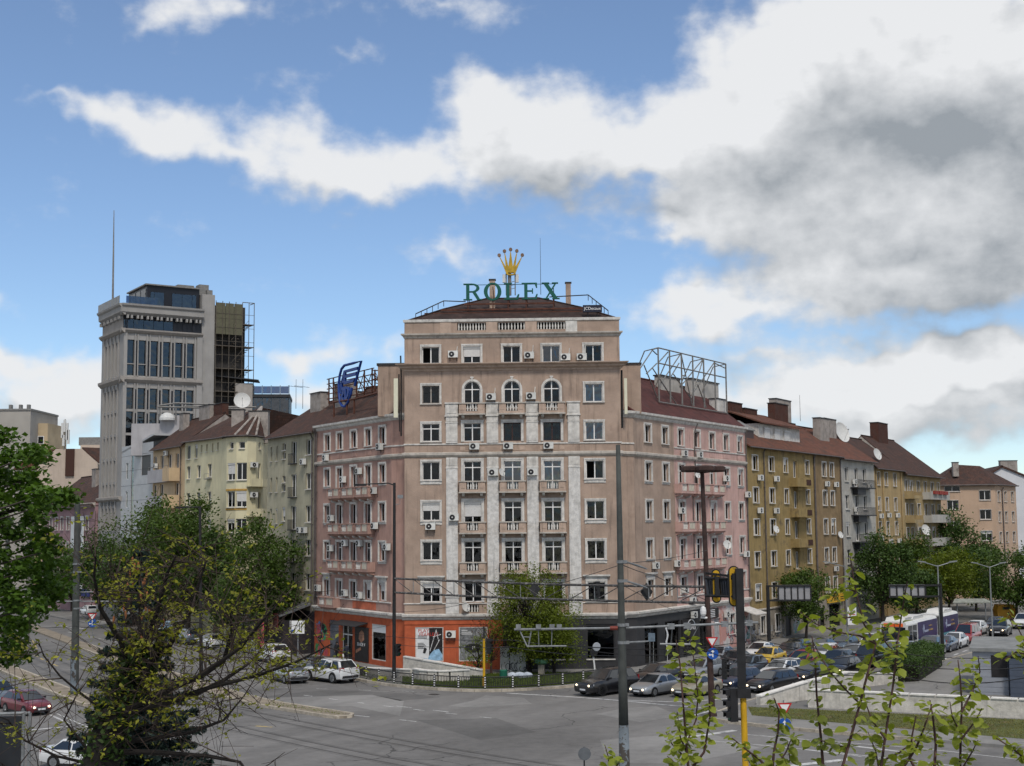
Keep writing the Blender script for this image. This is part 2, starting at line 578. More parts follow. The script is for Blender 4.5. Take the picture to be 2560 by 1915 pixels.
BRICK=tile_mat('old_brick',(0.165,0.068,0.05),(0.085,0.055,0.045),.25,.085,.02)
CABLE=mat('black_cable',(0.012,0.012,0.013),0.6,0)
DISHM=mat('dish_white',(0.55,0.55,0.53),0.5,0.08,4)
PIPE=mat('downpipe',(0.10,0.085,0.08),0.6,0.25,3)
CACHE={}
def cached(key,fn):
 if key not in CACHE:
  CACHE[key]=fn()
 return CACHE[key]
def wall_panel(parent,F,s0,s1,z0,z1,ops,m,depth=0.26,name='wall',skip=None):
 """a wall in facade coordinates with true openings (a, b, c, d) and reveals"""
 xs=sorted({s0,s1,*[o[0] for o in ops],*[o[1] for o in ops]})
 zs=sorted({z0,z1,*[o[2] for o in ops],*[o[3] for o in ops]})
 xs=[x for x in xs if s0-1e-6<=x<=s1+1e-6]
 zs=[z for z in zs if z0-1e-6<=z<=z1+1e-6]
 b=MB()
 for i in range(len(xs)-1):
  j=0
  while j<len(zs)-1:
   cx=(xs[i]+xs[i+1])/2
   def inside(k):
    cz=(zs[k]+zs[k+1])/2
    return any(o[0]<cx<o[1] and o[2]<cz<o[3] for o in ops)
   if inside(j):
    j+=1
    continue
   k=j
   while k<len(zs)-1 and not inside(k):
    k+=1
   b.poly([(xs[i],0,zs[j]),(xs[i+1],0,zs[j]),(xs[i+1],0,zs[k]),(xs[i],0,zs[k])])
   j=k
 for (a,c,d,e) in ops:
  b.add([(a,0,d),(c,0,d),(c,0,e),(a,0,e),(a,depth,d),(c,depth,d),(c,depth,e),(a,depth,e)],[(0,4,5,1),(1,5,6,2),(2,6,7,3),(3,7,4,0)])
 return b.build(name,m,parent,F)
def wavy(w,h,n=14,amp=0.03):
 b=MB()
 vs=[]
 for i in range(n+1):
  x=-w/2+w*i/n
  y=amp*math.sin(i*2.4)+amp*0.5*math.sin(i*1.1+1)
  vs+=[(x,y,0),(x,y,h)]
 b.add(vs,[(2*i,2*i+2,2*i+3,2*i+1) for i in range(n)])
 return b
def window(parent,F,s,z,w,h,cols=2,tr=0.0,cas=0.17,casm=None,sill=True,blind=0.0,curtain=None,fm=None,gm=None,deep=0.15,hood=False,panel=0.0,open_col=None,name='window',arch=False):
 """frame (this object) with panes, casing, sill and curtain as sub-parts; opening w x h, bottom centre at (s, z)"""
 fm,gm,casm=fm or FRAMEW,gm or GLASS,casm or TRIMW
 M=F@T(s,0,z)
 fw=0.065
 def mk():
  b=MB()
  y0,y1=deep,deep+0.07
  b.box(-w/2,-w/2+fw,y0,y1,0,h)
  b.box(w/2-fw,w/2,y0,y1,0,h)
  b.box(-w/2+fw,w/2-fw,y0,y1,0,fw)
  if not arch:
   b.box(-w/2+fw,w/2-fw,y0,y1,h-fw,h)
  for i in range(1,cols):
   x=-w/2+w*i/cols
   b.box(x-0.045,x+0.045,y0-0.006,y1+.006,fw,h-fw+(w/2 if arch else 0))
  if tr:
   b.box(-w/2+fw,w/2-fw,y0-0.003,y1+.003,h*(1-tr)-0.04,h*(1-tr)+0.04)
  if arch:
   b.box(-w/2+fw,w/2-fw,y0-0.003,y1+.003,h-0.04,h+0.04)
   N=12
   for i in range(N):
    a0,a1=math.pi*i/N,math.pi*(i+1)/N
    r0,r1=w/2-fw,w/2
    pts=[(r0*math.cos(a0),y0,h+r0*math.sin(a0)),(r1*math.cos(a0),y0,h+r1*math.sin(a0)),(r1*math.cos(a1),y0,h+r1*math.sin(a1)),(r0*math.cos(a1),y0,h+r0*math.sin(a1))]
    b.prism(pts,(0,0.07,0))
  return b.mesh(name,fm)
 o=put(name,cached(('wf',w,h,cols,tr,fm.name,deep,arch),mk),parent,M)
# panes
 pw=w/cols-0.09
 rows=[(fw,h-fw)] if not tr else [(fw,h*(1-tr)-0.04),(h*(1-tr)+0.04,h-fw)]
 for (za,zb) in rows:
  for i in range(cols):
   if open_col==i and za==fw:
    continue
   me=cached(('wp',round(pw,3),round(zb-za,3),gm.name),lambda:MB().box(-pw/2,pw/2,-0.006,0.006,0,zb-za).mesh('pane',gm))
   put('pane',me,o,M@T(-w/2+w*(i+0.5)/cols,deep+0.035,za))
 if arch:
  def mka():
   b=MB()
   N=14
   r=w/2-fw
   b.prism([(r*math.cos(math.pi*i/N),0,r*math.sin(math.pi*i/N)) for i in range(N+1)],(0,0.012,0))
   return b.mesh('pane',gm)
  put('pane',cached(('wpa',w,gm.name),mka),o,M@T(0,deep+0.03,h+0.04))
 if cas:
  def mkc():
   b=MB()
   y0=-0.07
   t=h if arch else h+cas
   b.box(-w/2-cas,-w/2,y0,0.02,-0.02,t)
   b.box(w/2,w/2+cas,y0,0.02,-0.02,t)
   if not arch:
    b.box(-w/2,w/2,y0,0.02,h,h+cas)
    b.box(-w/2-cas*1.15,w/2+cas*1.15,y0-0.03,0.02,h+cas,h+cas+0.05)
    e=cas*0.45
    b.box(-w/2-cas,-w/2-cas+e,y0-0.03,y0,-0.02,t)
    b.box(w/2+cas-e,w/2+cas,y0-0.03,y0,-0.02,t)
    b.box(-w/2-cas+e,w/2+cas-e,y0-0.03,y0,h+cas-e,h+cas)
   else:
    N=14
    for i in range(N):
     a0,a1=math.pi*i/N,math.pi*(i+1)/N
     r0,r1=w/2,w/2+cas
     b.prism([(r0*math.cos(a0),y0,h+r0*math.sin(a0)),(r1*math.cos(a0),y0,h+r1*math.sin(a0)),(r1*math.cos(a1),y0,h+r1*math.sin(a1)),(r0*math.cos(a1),y0,h+r0*math.sin(a1))],(0,0.09,0))
    b.box(-0.09,0.09,-0.12,0.02,h+w/2-0.03,h+w/2+0.36)
    b.box(-0.14,0.14,-0.14,0.02,h+w/2+0.28,h+w/2+0.40)
   if hood:
    b.box(-w/2-0.42,w/2+0.42,-0.26,0.02,h+0.52,h+0.64)
    b.box(-w/2-0.34,w/2+0.34,-0.16,0.02,h+0.42,h+0.52)
    b.box(-w/2-cas,w/2+cas,-0.05,0.02,h+cas+0.05,h+0.42)
   if panel:
    b.box(-w/2-cas,w/2+cas,-0.05,0.02,-panel,-0.09)
    b.box(-w/2,w/2,-0.075,-0.05,-panel+0.05,-0.14)
   return b.mesh('casing',casm)
  put('casing',cached(('wc',w,h,cas,casm.name,hood,panel,arch),mkc),o,M)
 if sill:
  me=cached(('ws',w,cas,casm.name),lambda:MB().box(-w/2-cas-.03,w/2+cas+.03,-0.14,deep-0.01,-0.085,-0.022).mesh('sill',casm))
  put('sill',me,o,M)
 if blind:
  def mkb():
   b=MB()
   n=max(2,int(h*blind/0.075))
   hh=h*blind/n
   for i in range(n):
    z0=h-0.16-hh*(i+1)
    b.box(-w/2+.02,w/2-.02,deep-0.05,deep-0.03,z0+0.006,z0+hh)
   b.box(-w/2+0.003,w/2-.003,deep-0.12,deep-0.002,h-0.17,h-0.003)
   return b.mesh('roller_shutter',SHUT)
  put('roller_shutter',cached(('wb',w,h,round(blind,2),deep),mkb),o,M)
 if curtain is not None:
  cm,how=curtain
  cm=CURTAINS[cm]
  spans={'full':[(0,w)],'left':[(-w*.28,w*.44)],'right':[(w*.28,w*.44)],'both':[(-w*.34,w*.32),(w*.34,w*.32)],'half':[(0,w)]}[how]
  for (x,cw) in spans:
   hh=h*0.55 if how=='half' else h+(w*.3 if arch else -0.05)
   me=cached(('cu',round(cw,2),round(hh,2),cm.name),lambda:wavy(cw,hh).mesh('curtain',cm))
   put('curtain',me,o,M@T(x,deep+0.2,0.02 if how!='half' else 0.03))
 return o
RND=random.Random(11)
def rand_dress():
 r=RND.random()
 if r<0.30:
  return dict(curtain=(RND.choice([0,0,1,1,2,3]),RND.choice(['full','both','left','right','half'])))
 if r<0.40:
  return dict(blind=RND.choice([0.2,0.35,0.55]))
 if r<0.75:
  return dict(curtain=(RND.choice([1,0,2,1]),RND.choice(['both','left','right','full'])))
 return {}
# -- air conditioner prototype
def ac_mesh():
 b=MB()
 b.box(-0.42,0.42,-0.46,-0.14,0,0.56)
 b.box(-0.435,0.435,-0.47,-0.13,0.56,0.585)
 for i in range(5):
  b.box(0.423,0.43,-0.42,-0.18,0.1+i*0.08,0.15+i*0.08)
 return b.mesh('air_conditioner',ACW)
def ac_fan():
 b=MB()
 M=T(-0.12,-0.462,0.28)@Matrix.Rotation(math.pi/2,4,'X')
 b.lathe([(0.235,0),(0.235,0.014),(0.0,0.014)],18,M)
 return b.mesh('fan_grille',ACD)
def ac_hub():
 b=MB()
 M=T(-0.12,-0.478,0.28)@Matrix.Rotation(math.pi/2,4,'X')
 b.lathe([(0.06,0),(0.06,0.012),(0.0,0.013)],10,M)
 return b.mesh('fan_hub',ACW)
def ac_brk():
 b=MB()
 for x in (-0.3,0.3):
  b.box(x-.02,x+.02,-0.44,0.02,-0.05,-0.005)
  b.box(x-.02,x+.02,-0.03,0.02,-0.3,-0.05)
 return b.mesh('bracket',STEELD)
AC_PARTS=[ac_mesh(),ac_fan(),ac_hub(),ac_brk()]
AC_LIST=[]
def ac(F,s,z,row,where,pipe=0.0):
 """hang an air conditioner on a facade; labels are given once all are known"""
 M=F@T(s,0,z)
 o=put('air_conditioner',AC_PARTS[0],None,M)
 f=put('fan_grille',AC_PARTS[1],o,M)
 put('fan_hub',AC_PARTS[2],f,M)
 put('bracket',AC_PARTS[3],o,M)
 if pipe:
  b=MB()
  b.tube([(0.3,-0.15,0.55),(0.32,-0.06,0.7),(0.36,-0.03,0.6+abs(pipe))],0.03,5)
  b.build('hose',ACW,o,M)
 AC_LIST.append((where,row,s,o))
ORD=['leftmost','second from left','third from left','fourth from left','fifth from left','sixth from left','seventh from left','eighth from left','ninth from left','tenth from left']
def label_acs():
 from collections import defaultdict
 dd=defaultdict(list)
 for (w,r,s,o) in AC_LIST:
  dd[(w,r)].append((s,o))
 for (w,r),l in dd.items():
  l.sort(key=lambda q:q[0])
  for i,(s,o) in enumerate(l):
   which='' if len(l)==1 else ORD[i]+' '
   if len(l)==1:
    tag(o,f'only white air conditioner on {r} of {w}','air conditioner','air conditioners on the facades')
   else:
    tag(o,f'white air conditioner, {ORD[i]} on {r} of {w}','air conditioner','air conditioners on the facades')
def dish(F,s,z,r,label,yaw=0.0,out=0.35):
 M=F@T(s,-out,z)@RZ(yaw)@Matrix.Rotation(R(72),4,'X')
 b=MB()
 prof=[(r*k/6,r*0.22*(k/6)**2) for k in range(7)]
 b.lathe(prof+[(r*1.0,r*.25),(r*.98,r*.25)]+[(r*k/6,r*0.22*(k/6)**2+0.02) for k in range(5,-1,-1)],18,M)
 o=b.build('satellite_dish',DISHM,None,I4)
 tag(o,label,'dish','satellite dishes')
 a=MB()
 p=M@Vector((0,-r*.9,0.05))
 q=M@Vector((0,0,r*1.0))
 a.tube([p,q],0.015,5)
 a.cyl(q,M@Vector((0,0,r*0.85)),0.05,0.05,8)
 a.tube([M@Vector((0,0,-0.02)),F@Vector((s,-0.0,z-0.1))],0.025,5)
 a.build('feed_arm',STEEL,o,I4)
 return o
# ------------------------------------------------------------------ balconies
def baluster_mesh(h=0.62,r=0.085):
 b=MB()
 b.lathe([(r*.9,0),(r*.9,h*.1),(r*.5,h*.16),(r*1.0,h*.42),(r*.8,h*.6),(r*.45,h*.8),(r*.85,h*.9),(r*.85,h)],8)
 return b.mesh('baluster',TRIMW,True)
BALU=baluster_mesh()
def balcony_mesh():
 b=MB()
 w,d=1.1,0.62
# slab, kerb, piers with sunk panel, cap
 b.box(-w-.06,w+.06,-d-.06,0.02,0.0,0.12,1)
 b.box(-w,w,-d,-d+.16,0.12,0.30)
 for sx in (-1,1):
  x0,x1=sorted((sx*0.50,sx*w))
  b.box(x0,x1,-d,-d+.16,0.30,0.95)
  b.box(x0+.13,x1-.13,-d-.025,-d,0.42,0.86)
  xs0,xs1=sorted((sx*(w-.14),sx*w))
  b.box(xs0,xs1,-d+.16,0.02,0.12,0.95)
 b.box(-w-.07,w+.07,-d-.07,-d+.22,0.95,1.05,1)
 for sx in (-1,1):
  x0,x1=sorted((sx*(w+.07),sx*(w-.2)))
  b.box(x0,x1,-d+.22,0.02,0.953,1.047,1)
 return b.mesh('balcony',[STUCCO_B,TRIMD])
def corbel_mesh():
 b=MB()
 b.prism([(-.11,0.0,-0.02),(-.11,-0.5,-0.02),(-.11,-0.5,-0.12),(-.11,-0.36,-0.22),(-.11,0.0,-0.30)],(.22,0,0))
 return b.mesh('corbel',TRIMW)
BALC,CORB=balcony_mesh(),corbel_mesh()
def balcony(parent,F,s,z):
 M=F@T(s,0,z)
 o=put('balcony',BALC,parent,M)
 for i in range(4):
  put('baluster',BALU,o,M@T(-0.36+0.24*i,-0.54,0.315))
 for x in (-0.78,0.78):
  put('corbel',CORB,o,M@T(x,0,0))
 return o
# ------------------------------------------------------------------ the corner block
A0,B0=Vector((-9.31,117.5)),Vector((9.31,116.9))
tM=(B0-A0).normalized()
FM=frame2(A0,tM)
LM=(B0-A0).length
CB=empty('corner_block',(0,117.2,0),0,'tall brown corner apartment block with white pilasters and green letter sign on its roof','building')
COLS=[2.29,5.86,9.30,12.72,16.34]
ops=[]
wins=[]
def addw(s,z,w,h,**k):
 ops.append((round(s-w/2,3),round(s+w/2,3),round(z,3),round(z+h+(w/2 if k.get('arch') else 0),3)))
 wins.append((s,z,w,h,k))
W15=1.5
# top floor
top_d=[dict(open_col=0,curtain=(1,'right')),dict(blind=0.5),dict(curtain=(3,'right'),panel=0.0),dict(curtain=(3,'both'),gm=GLASSB),dict(curtain=(3,'left'))]
for c,d in zip(COLS,top_d):
 addw(c,26.26,W15,1.44,sill=False,**d)
addw(COLS[0],22.78,W15,1.55,curtain=(0,'half'),fm=mat('window_weathered',(0.33,0.30,0.27),0.8,.2,4))
addw(COLS[4],22.78,W15,1.55,gm=GLASSB,curtain=(3,'both'))
for i,d in ((1,dict(curtain=(1,'half'))),(2,dict(curtain=(2,'both'))),(3,dict(curtain=(0,'right')))):
 addw(COLS[i],22.3,1.4,1.66,arch=True,sill=False,cas=0.2,**d)
addw(COLS[0],19.5,W15,1.52,tr=0.28,curtain=(1,'left'))
addw(COLS[1],19.47,W15,1.58,tr=0.25,cas=0.22,sill=False)
addw(COLS[2],19.47,W15,1.58,fm=FRAMED,cas=0.22,sill=False,curtain=(1,'full'))
addw(COLS[3],19.47,W15,1.58,fm=FRAMED,cas=0.22,sill=False,curtain=(1,'full'))
addw(COLS[4],19.5,W15,1.52,gm=GLASSB,curtain=(3,'full'))
mid=[[dict(),dict(curtain=(3,'full'),gm=GLASSB),dict(curtain=(3,'both'),gm=GLASSB)],[dict(blind=0.42),dict(curtain=(2,'both')),dict()],[dict(curtain=(2,'right')),dict(curtain=(2,'full')),dict(curtain=(2,'full'))]]
side=[[dict(curtain=(1,'left')),dict(open_col=0,curtain=(3,'right'))],[dict(blind=0.36),dict()],[dict(curtain=(2,'full')),dict(curtain=(2,'right'))]]
for r,zt in enumerate((17.75,14.3,10.93)):
 addw(COLS[0],zt-1.58,W15,1.55,panel=0.36,**side[r][0])
 addw(COLS[4],zt-1.58,W15,1.55,panel=0.36,**side[r][1])
 for k in range(3):
  addw(COLS[1+k],zt-2.6,W15,2.6,tr=0.2,cas=0.22,sill=False,**mid[r][k])
addw(COLS[0],5.82,W15,1.58,hood=True,blind=0.15,curtain=(1,'both'))
addw(COLS[4],5.82,W15,1.58,hood=True)
for k,d in enumerate((dict(curtain=(1,'right')),dict(curtain=(2,'full')),dict())):
 addw(COLS[1+k],5.82,W15,1.62,cas=0.2,sill=False,**d)
# small baluster openings under the first-floor windows and in the parapet
low_bal=[(COLS[k]-0.48,COLS[k]+0.48,4.95,5.57) for k in (1,2,3)]
par=[(4.6,7.1,29.12,29.76),(8.1,10.55,29.12,29.76),(11.5,14.0,29.12,29.76)]
wl=wall_panel(CB,FM,0,LM,4.74,30.0,ops+low_bal+par,STUCCO)
for k in (1,2,3):
 b=MB()
 s,r,zs=COLS[k],0.7,22.3+1.66
 N=8
 for sx in (-1,1):
  pts=[(s+sx*r,0,zs+r)]+[(s+sx*r*math.cos(a),0,zs+r*math.sin(a)) for a in [math.pi/2*i/N for i in range(N+1)]]
  b.poly(pts if sx<0 else pts[::-1])
 b.build('arch_spandrel',STUCCO,wl,FM)
for (s,z,w,h,k) in wins:
 window(CB,FM,s,z,w,h,**k)
for (s0,s1,z0,z1) in low_bal:
 for i in range(4):
  put('baluster',BALU,wl,FM@T(s0+0.12+0.24*i,0.12,z0))
 MB().box(s0,s1,0.255,0.27,z0,z1).build('recess',ROOM_SHADE,wl,FM)
for (s0,s1,z0,z1) in par:
 n=int((s1-s0)/0.25)
 for i in range(n):
  put('baluster',BALU,wl,FM@T(s0+(s1-s0)*(i+.5)/n,0.12,z0+.01))
for r,z in enumerate((21.72,15.02,11.55,8.15)):
 for k in (1,2,3):
  balcony(CB,FM,COLS[k],z)
def strip(parent,F,s0,s1,prof,m,name='cornice',ret=0.0):
 """moulding: profile [(out, z)] from bottom to top swept along the wall, ends returned by their own projection"""
 b=MB()
 n=len(prof)
 vs=[]
 for (o_,z) in prof:
  vs+=[(s0-o_*ret,-o_,z),(s1+o_*ret,-o_,z)]
 vs+=[(s0-prof[0][0]*ret,0.05,prof[0][1]),(s1+prof[0][0]*ret,0.05,prof[0][1]),(s0-prof[-1][0]*ret,0.05,prof[-1][1]),(s1+prof[-1][0]*ret,0.05,prof[-1][1])]
 fs=[(2*i,2*i+1,2*i+3,2*i+2) for i in range(n-1)]
 fs+=[(2*n+1,2*n,0*2+0,1)][:1]
 fs+=[(2*n-2,2*n-1,2*n+3,2*n+2)]
 fs+=[tuple([2*n]+[2*i for i in range(n)]+[2*n+2])[::-1],tuple([2*n+1]+[2*i+1 for i in range(n)]+[2*n+3])]
 b.add(vs,fs)
 return b.build(name,m,parent,F)
strip(CB,FM,0,LM,[(0.02,25.55),(0.1,25.62),(0.12,25.72),(0.38,25.86),(0.42,25.98),(0.72,26.12),(0.74,26.2)],STUCCO_B,'cornice',1)
strip(CB,FM,0,LM,[(0.02,28.45),(0.08,28.5),(0.1,28.6),(0.28,28.74),(0.3,28.86)],TRIMD,'cornice',1)
strip(CB,FM,0,LM,[(0.02,29.84),(0.1,29.88),(0.12,30.09),(0.0,30.12)],TRIMW,'coping',1)
strip(CB,FM,0,LM,[(0.02,19.18),(0.07,19.2),(0.07,19.3),(0.0,19.32)],TRIMW,'string_course',1)
strip(CB,FM,0,LM,[(0.02,18.12),(0.12,18.2),(0.2,18.32),(0.2,18.5),(0.02,18.56)],TRIMD,'string_course',1)
strip(CB,FM,0,LM,[(0.02,5.64),(0.08,5.66),(0.08,5.72),(0.0,5.74)],TRIMW,'string_course',1)
strip(CB,FM,-0.2,LM+0.2,[(0.02,4.30),(0.1,4.36),(0.16,4.5),(0.34,4.62),(0.36,4.78),(0.02,4.84)],TRIMW,'cornice',0)
PIL=[4.09,7.60,11.02,14.58]
for s in PIL:
 b=MB()
 b.box(s-.49,s+.49,-0.14,0.02,6.55,17.15)
 b.build('pilaster',PILW,CB,FM)
 b=MB()
 b.box(s-.52,s+.52,-0.17,0.02,17.15,17.27)
 b.box(s-.49,s+.49,-0.13,0.02,17.27,18.1)
 for i in range(7):
  x=s-.42+i*0.14
  b.box(x-.035,x+.035,-0.17,-0.13,17.42,17.98)
 b.build('capital',TRIMW,CB,FM)
 b=MB()
 b.box(s-.56,s+.56,-0.2,0.02,4.85,5.7)
 b.box(s-.54,s+.54,-0.185,0.02,5.75,6.2)
 b.box(s-.6,s+.6,-0.24,0.02,6.2,6.32)
 b.box(s-.52,s+.52,-0.17,0.02,6.32,6.55)
 b.build('pilaster_base',PILW,CB,FM)
 b=MB()
 b.box(s-.54,s+.54,-0.16,0.02,21.75,22.72)
 b.box(s-.42,s+.42,-0.19,-0.16,21.9,22.58)
 b.box(s-.6,s+.6,-0.24,0.02,22.72,22.84)
 b.box(s-.6,s+.6,-0.22,0.02,21.62,21.75)
 b.box(s-.5,s+.5,-0.13,0.02,19.33,21.62)
 for sx in (-.24,.24):
  b.box(s+sx-.19,s+sx+.19,-0.155,-0.13,21.2,21.52)
  b.box(s+sx-.19,s+sx+.19,-0.155,-0.13,19.5,21.02)
 b.box(s-.54,s+.54,-0.17,0.02,21.06,21.14)
 b.build('upper_pilaster',TRIMW,CB,FM)
for k in (1,2,3):
 b=MB()
 s=COLS[k]
 for sx in (-1,1):
  x0,x1=sorted((s+sx*.62,s+sx*1.05))
  b.box(x0,x1,-0.02,0.02,18.72,19.0)
 b.box(s-.95,s+.95,-0.035,0.02,18.66,18.7)
 b.build('sunk_panel',STUCCO_B,wl,FM)
for s in (3.6,7.6,11.0,14.5):
 b=MB()
 b.box(s-.5,s+.5,-0.05,0.02,28.9,29.84)
 b.build('parapet_pier',TRIMW if s>14 else STUCCO_B,CB,FM)
# ground floor: orange shop on one side, charcoal shop on the other
SPLIT=8.35
g_or=[(0.92,3.3,0.85,3.72),(4.62,7.05,0.85,3.72)]
g_ch=[(8.9,10.9,1.0,3.7),(11.3,14.2,1.0,3.7),(15.45,17.8,1.0,3.75)]
wall_panel(CB,FM,0,SPLIT,0,4.74,g_or,ORANGE,0.2,'shop_wall')
wall_panel(CB,FM,SPLIT,LM,0,4.74,g_ch,CHAR,0.2,'shop_wall')
b=MB()
b.box(0,SPLIT,-0.06,0.0,3.95,4.29)
b.build('fascia',ORANGE,CB,FM)
b=MB()
for (a,c) in ((SPLIT,9.0),(10.9,11.3),(14.2,15.3),(17.9,LM)):
 b.box(a,c,-0.05,0.0,0,3.9)
b.box(SPLIT,LM,-0.07,0.0,3.9,4.29)
b.build('cladding',CHAR,CB,FM)
for (a,c,d,e) in g_ch:
 o=MB().box(a,c,0.1,0.14,e-.08,e).box(a,c,0.1,0.14,d,d+.08).box(a,a+.08,.1,.14,d+.08,e-.08).box(c-.08,c,.1,.14,d+.08,e-.08).build('shop_window',CHAR,CB,FM)
 MB().box(a+.08,c-.08,0.115,0.125,d+.08,e-.08).build('pane',GLASS,o,FM)
 MB().box(a-.05,c+.05,-0.1,0.09,d-.1,d).build('sill',TRIMW,o,FM)
POSTW=mat('poster_white',(0.62,0.63,0.63),0.5,0.08,2)
POSTK=mat('poster_black',(0.018,0.016,0.017),0.45,0.3,2)
POSTB=mat('poster_blue',(0.25,0.42,0.58),0.5,0.35,3)
POSTG=mat('poster_grey',(0.16,0.165,0.17),0.5,0.6,1.6,distort=2.0)
REDT=mat('print_red',(0.45,0.04,0.03),0.5,0)
BLKT=mat('print_black',(0.02,0.02,0.02),0.5,0)
WHTT=mat('print_white',(0.7,0.7,0.7),0.5,0)
def framed(F,parent,a,c,d,e):
 o=MB().box(a,c,0.02,0.16,e-.07,e).box(a,c,0.02,0.16,d,d+.07).box(a,a+.07,.02,.16,d+.07,e-.07).box(c-.07,c,.02,.16,d+.07,e-.07).build('shop_window',TRIMW,parent,F)
 return o
w1=framed(FM,CB,*g_or[0])
MB().box(0.99,2.08,0.06,0.1,0.92,3.65).build('poster',POSTW,w1,FM)
MB().box(2.083,3.23,0.06,0.1,0.92,3.65).build('poster',POSTK,w1,FM)
b=MB()
b.poly([(1.9,0.052,.93),(3.2,.052,.93),(3.22,.052,1.4),(2.9,.052,1.9),(2.5,.052,1.8),(2.2,.052,1.5)])
b.poly([(1.0,0.052,1.0),(1.9,.052,1.0),(1.9,.052,1.1),(1.0,.052,1.12)])
b.build('poster_print',POSTB,w1,FM)
b=MB()
b.poly([(1.55,.05,1.55),(1.75,.05,1.5),(1.9,.05,1.9),(1.7,.05,2.05),(1.6,.05,1.8)])
for i in range(5):
 b.poly([(1.12,.05,2.35-i*.11),(1.12+.5+.1*(i%3),.05,2.35-i*.11),(1.12+.5+.1*(i%3),.05,2.4-i*.11),(1.12,.05,2.4-i*.11)])
for i in range(4):
 b.poly([(1.12,.05,3.0-i*.08),(1.9,.05,3.0-i*.08),(1.9,.05,3.03-i*.08),(1.12,.05,3.03-i*.08)])
b.build('poster_print',BLKT,w1,FM)
b=MB()
for (p,q) in (((2.15,1.7),(2.7,3.5)),((2.7,3.4),(2.9,2.5)),((2.5,1.8),(3.0,2.7)),((2.4,2.9),(3.1,3.1))):
 b.tube([(p[0],.055,p[1]),(q[0],.055,q[1])],.025,4)
b.build('poster_print',WHTT,w1,FM)
put('lettering',text_mesh('PLAY',0.42,REDT,.004),w1,FM@T(1.62,0.052,3.28))
put('lettering',text_mesh('FEARLESS',0.40,REDT,.004),w1,FM@T(2.06,0.052,2.98))
w2=framed(FM,CB,*g_or[1])
MB().box(4.69,6.98,0.06,0.1,0.92,3.65).build('poster',POSTG,w2,FM)
b=MB()
b.poly([(5.85+.75*math.cos(a),.05,1.95+.38*math.sin(a)) for a in [2*math.pi*i/24 for i in range(24)]])
b.build('poster_print',BLKT,w2,FM)
for i,(x,w) in enumerate(((4.85,.5),(4.85,.8),(4.85,.9))):
 MB().poly([(x,.05,3.4-i*.15),(x+w,.05,3.4-i*.15),(x+w,.05,3.45-i*.15),(x,.05,3.45-i*.15)]).build('poster_print',WHTT,w2,FM)
put('lettering',text_mesh('19',0.32,WHTT,.004),w2,FM@T(5.85,0.045,1.86))
# rest of the block: sides, back, roof, solid core coloured dark as room shade behind the panes
DEP=14.0
b=MB()
b.poly([(0,0,0),(0,DEP,0),(0,DEP,30),(0,0,30)])
b.poly([(LM,0,0),(LM,0,30),(LM,DEP,30),(LM,DEP,0)])
b.poly([(0,DEP,0),(LM,DEP,0),(LM,DEP,30),(0,DEP,30)])
b.build('rear_wall',STUCCO,CB,FM)
MB().box(0.3,LM-.3,1.5,DEP-.4,0.05,28.4).build('interior_core',ROOM_SHADE,CB,FM)
b=MB()
for z in (4.5,8.0,11.3,14.7,18.3,21.9,25.6,28.6):
 b.box(0.05,LM-.05,0.28,1.5,z-.1,z+.1)
b.build('floor_slab',ROOM_SHADE,CB,FM)
b=MB()
e=[(0.3,.35),(LM-.3,.35),(LM-.3,DEP-.3),(0.3,DEP-.3)]
rz_=30.08
ri=[(6.8,6.6),(11.6,6.6)]
m1=[(3.2,2.4),(LM-3.2,2.4),(LM-3.2,DEP-2.4),(3.2,DEP-2.4)]
zm=31.35
b.poly([(*e[0],rz_),(*e[1],rz_),(*m1[1],zm),(*m1[0],zm)])
b.poly([(*e[1],rz_),(*e[2],rz_),(*m1[2],zm),(*m1[1],zm)])
b.poly([(*e[2],rz_),(*e[3],rz_),(*m1[3],zm),(*m1[2],zm)])
b.poly([(*e[3],rz_),(*e[0],rz_),(*m1[0],zm),(*m1[3],zm)])
zr=32.95
b.poly([(*m1[0],zm),(*m1[1],zm),(*ri[1],zr),(*ri[0],zr)])
b.poly([(*m1[1],zm),(*m1[2],zm),(*ri[1],zr)])
b.poly([(*m1[2],zm),(*m1[3],zm),(*ri[0],zr),(*ri[1],zr)])
b.poly([(*m1[3],zm),(*m1[0],zm),(*ri[0],zr)])
rf=b.build('roof',ROOFBROWN,CB,FM)
b=MB()
for (p,q) in (((*e[0],rz_),(*m1[0],zm)),((*m1[0],zm),(*ri[0],zr)),((*e[1],rz_),(*m1[1],zm)),((*m1[1],zm),(*ri[1],zr)),((*ri[0],zr),(*ri[1],zr))):
 b.tube([(p[0],p[1],p[2]+.04),(q[0],q[1],q[2]+.04)],0.08,6)
b.build('ridge_batten',ROOFBROWN,rf,FM)
for pts in ([(0.9,.8,30.75),(3.3,1.6,32.0),(5.2,2.2,32.0)],[(LM-.9,.8,30.8),(LM-2.6,1.6,32.35),(LM-6,2.4,32.35)]):
 b=MB()
 b.tube(pts,0.05,5)
 for i in range(6):
  f_=i/5
  p=Vector(pts[0]).lerp(Vector(pts[1]),f_)
  b.tube([p,(p.x,p.y,p.z-.5)],0.03,4)
 b.build('roof_rail',STEELD,rf,FM)
def chimney(parent,M,w,d,h,m,capm=None,name='chimney'):
 b=MB()
 b.box(-w/2,w/2,-d/2,d/2,0,h,0)
 b.box(-w/2-.07,w/2+.07,-d/2-.07,d/2+.07,h,h+.1,1)
 o=b.build(name,[m,capm or STEELD],parent,M)
 if m is BRICK:
  uv_planar(o.data)
 return o
p=at(1231,765,119.6)
chimney(rf,T(p.x,p.y+.6,31.0),0.5,0.5,3.0,STUCCO_B)
p=at(1421,760,122)
chimney(rf,T(p.x,p.y,31.5),0.45,0.45,2.5,STUCCO)
b=MB()
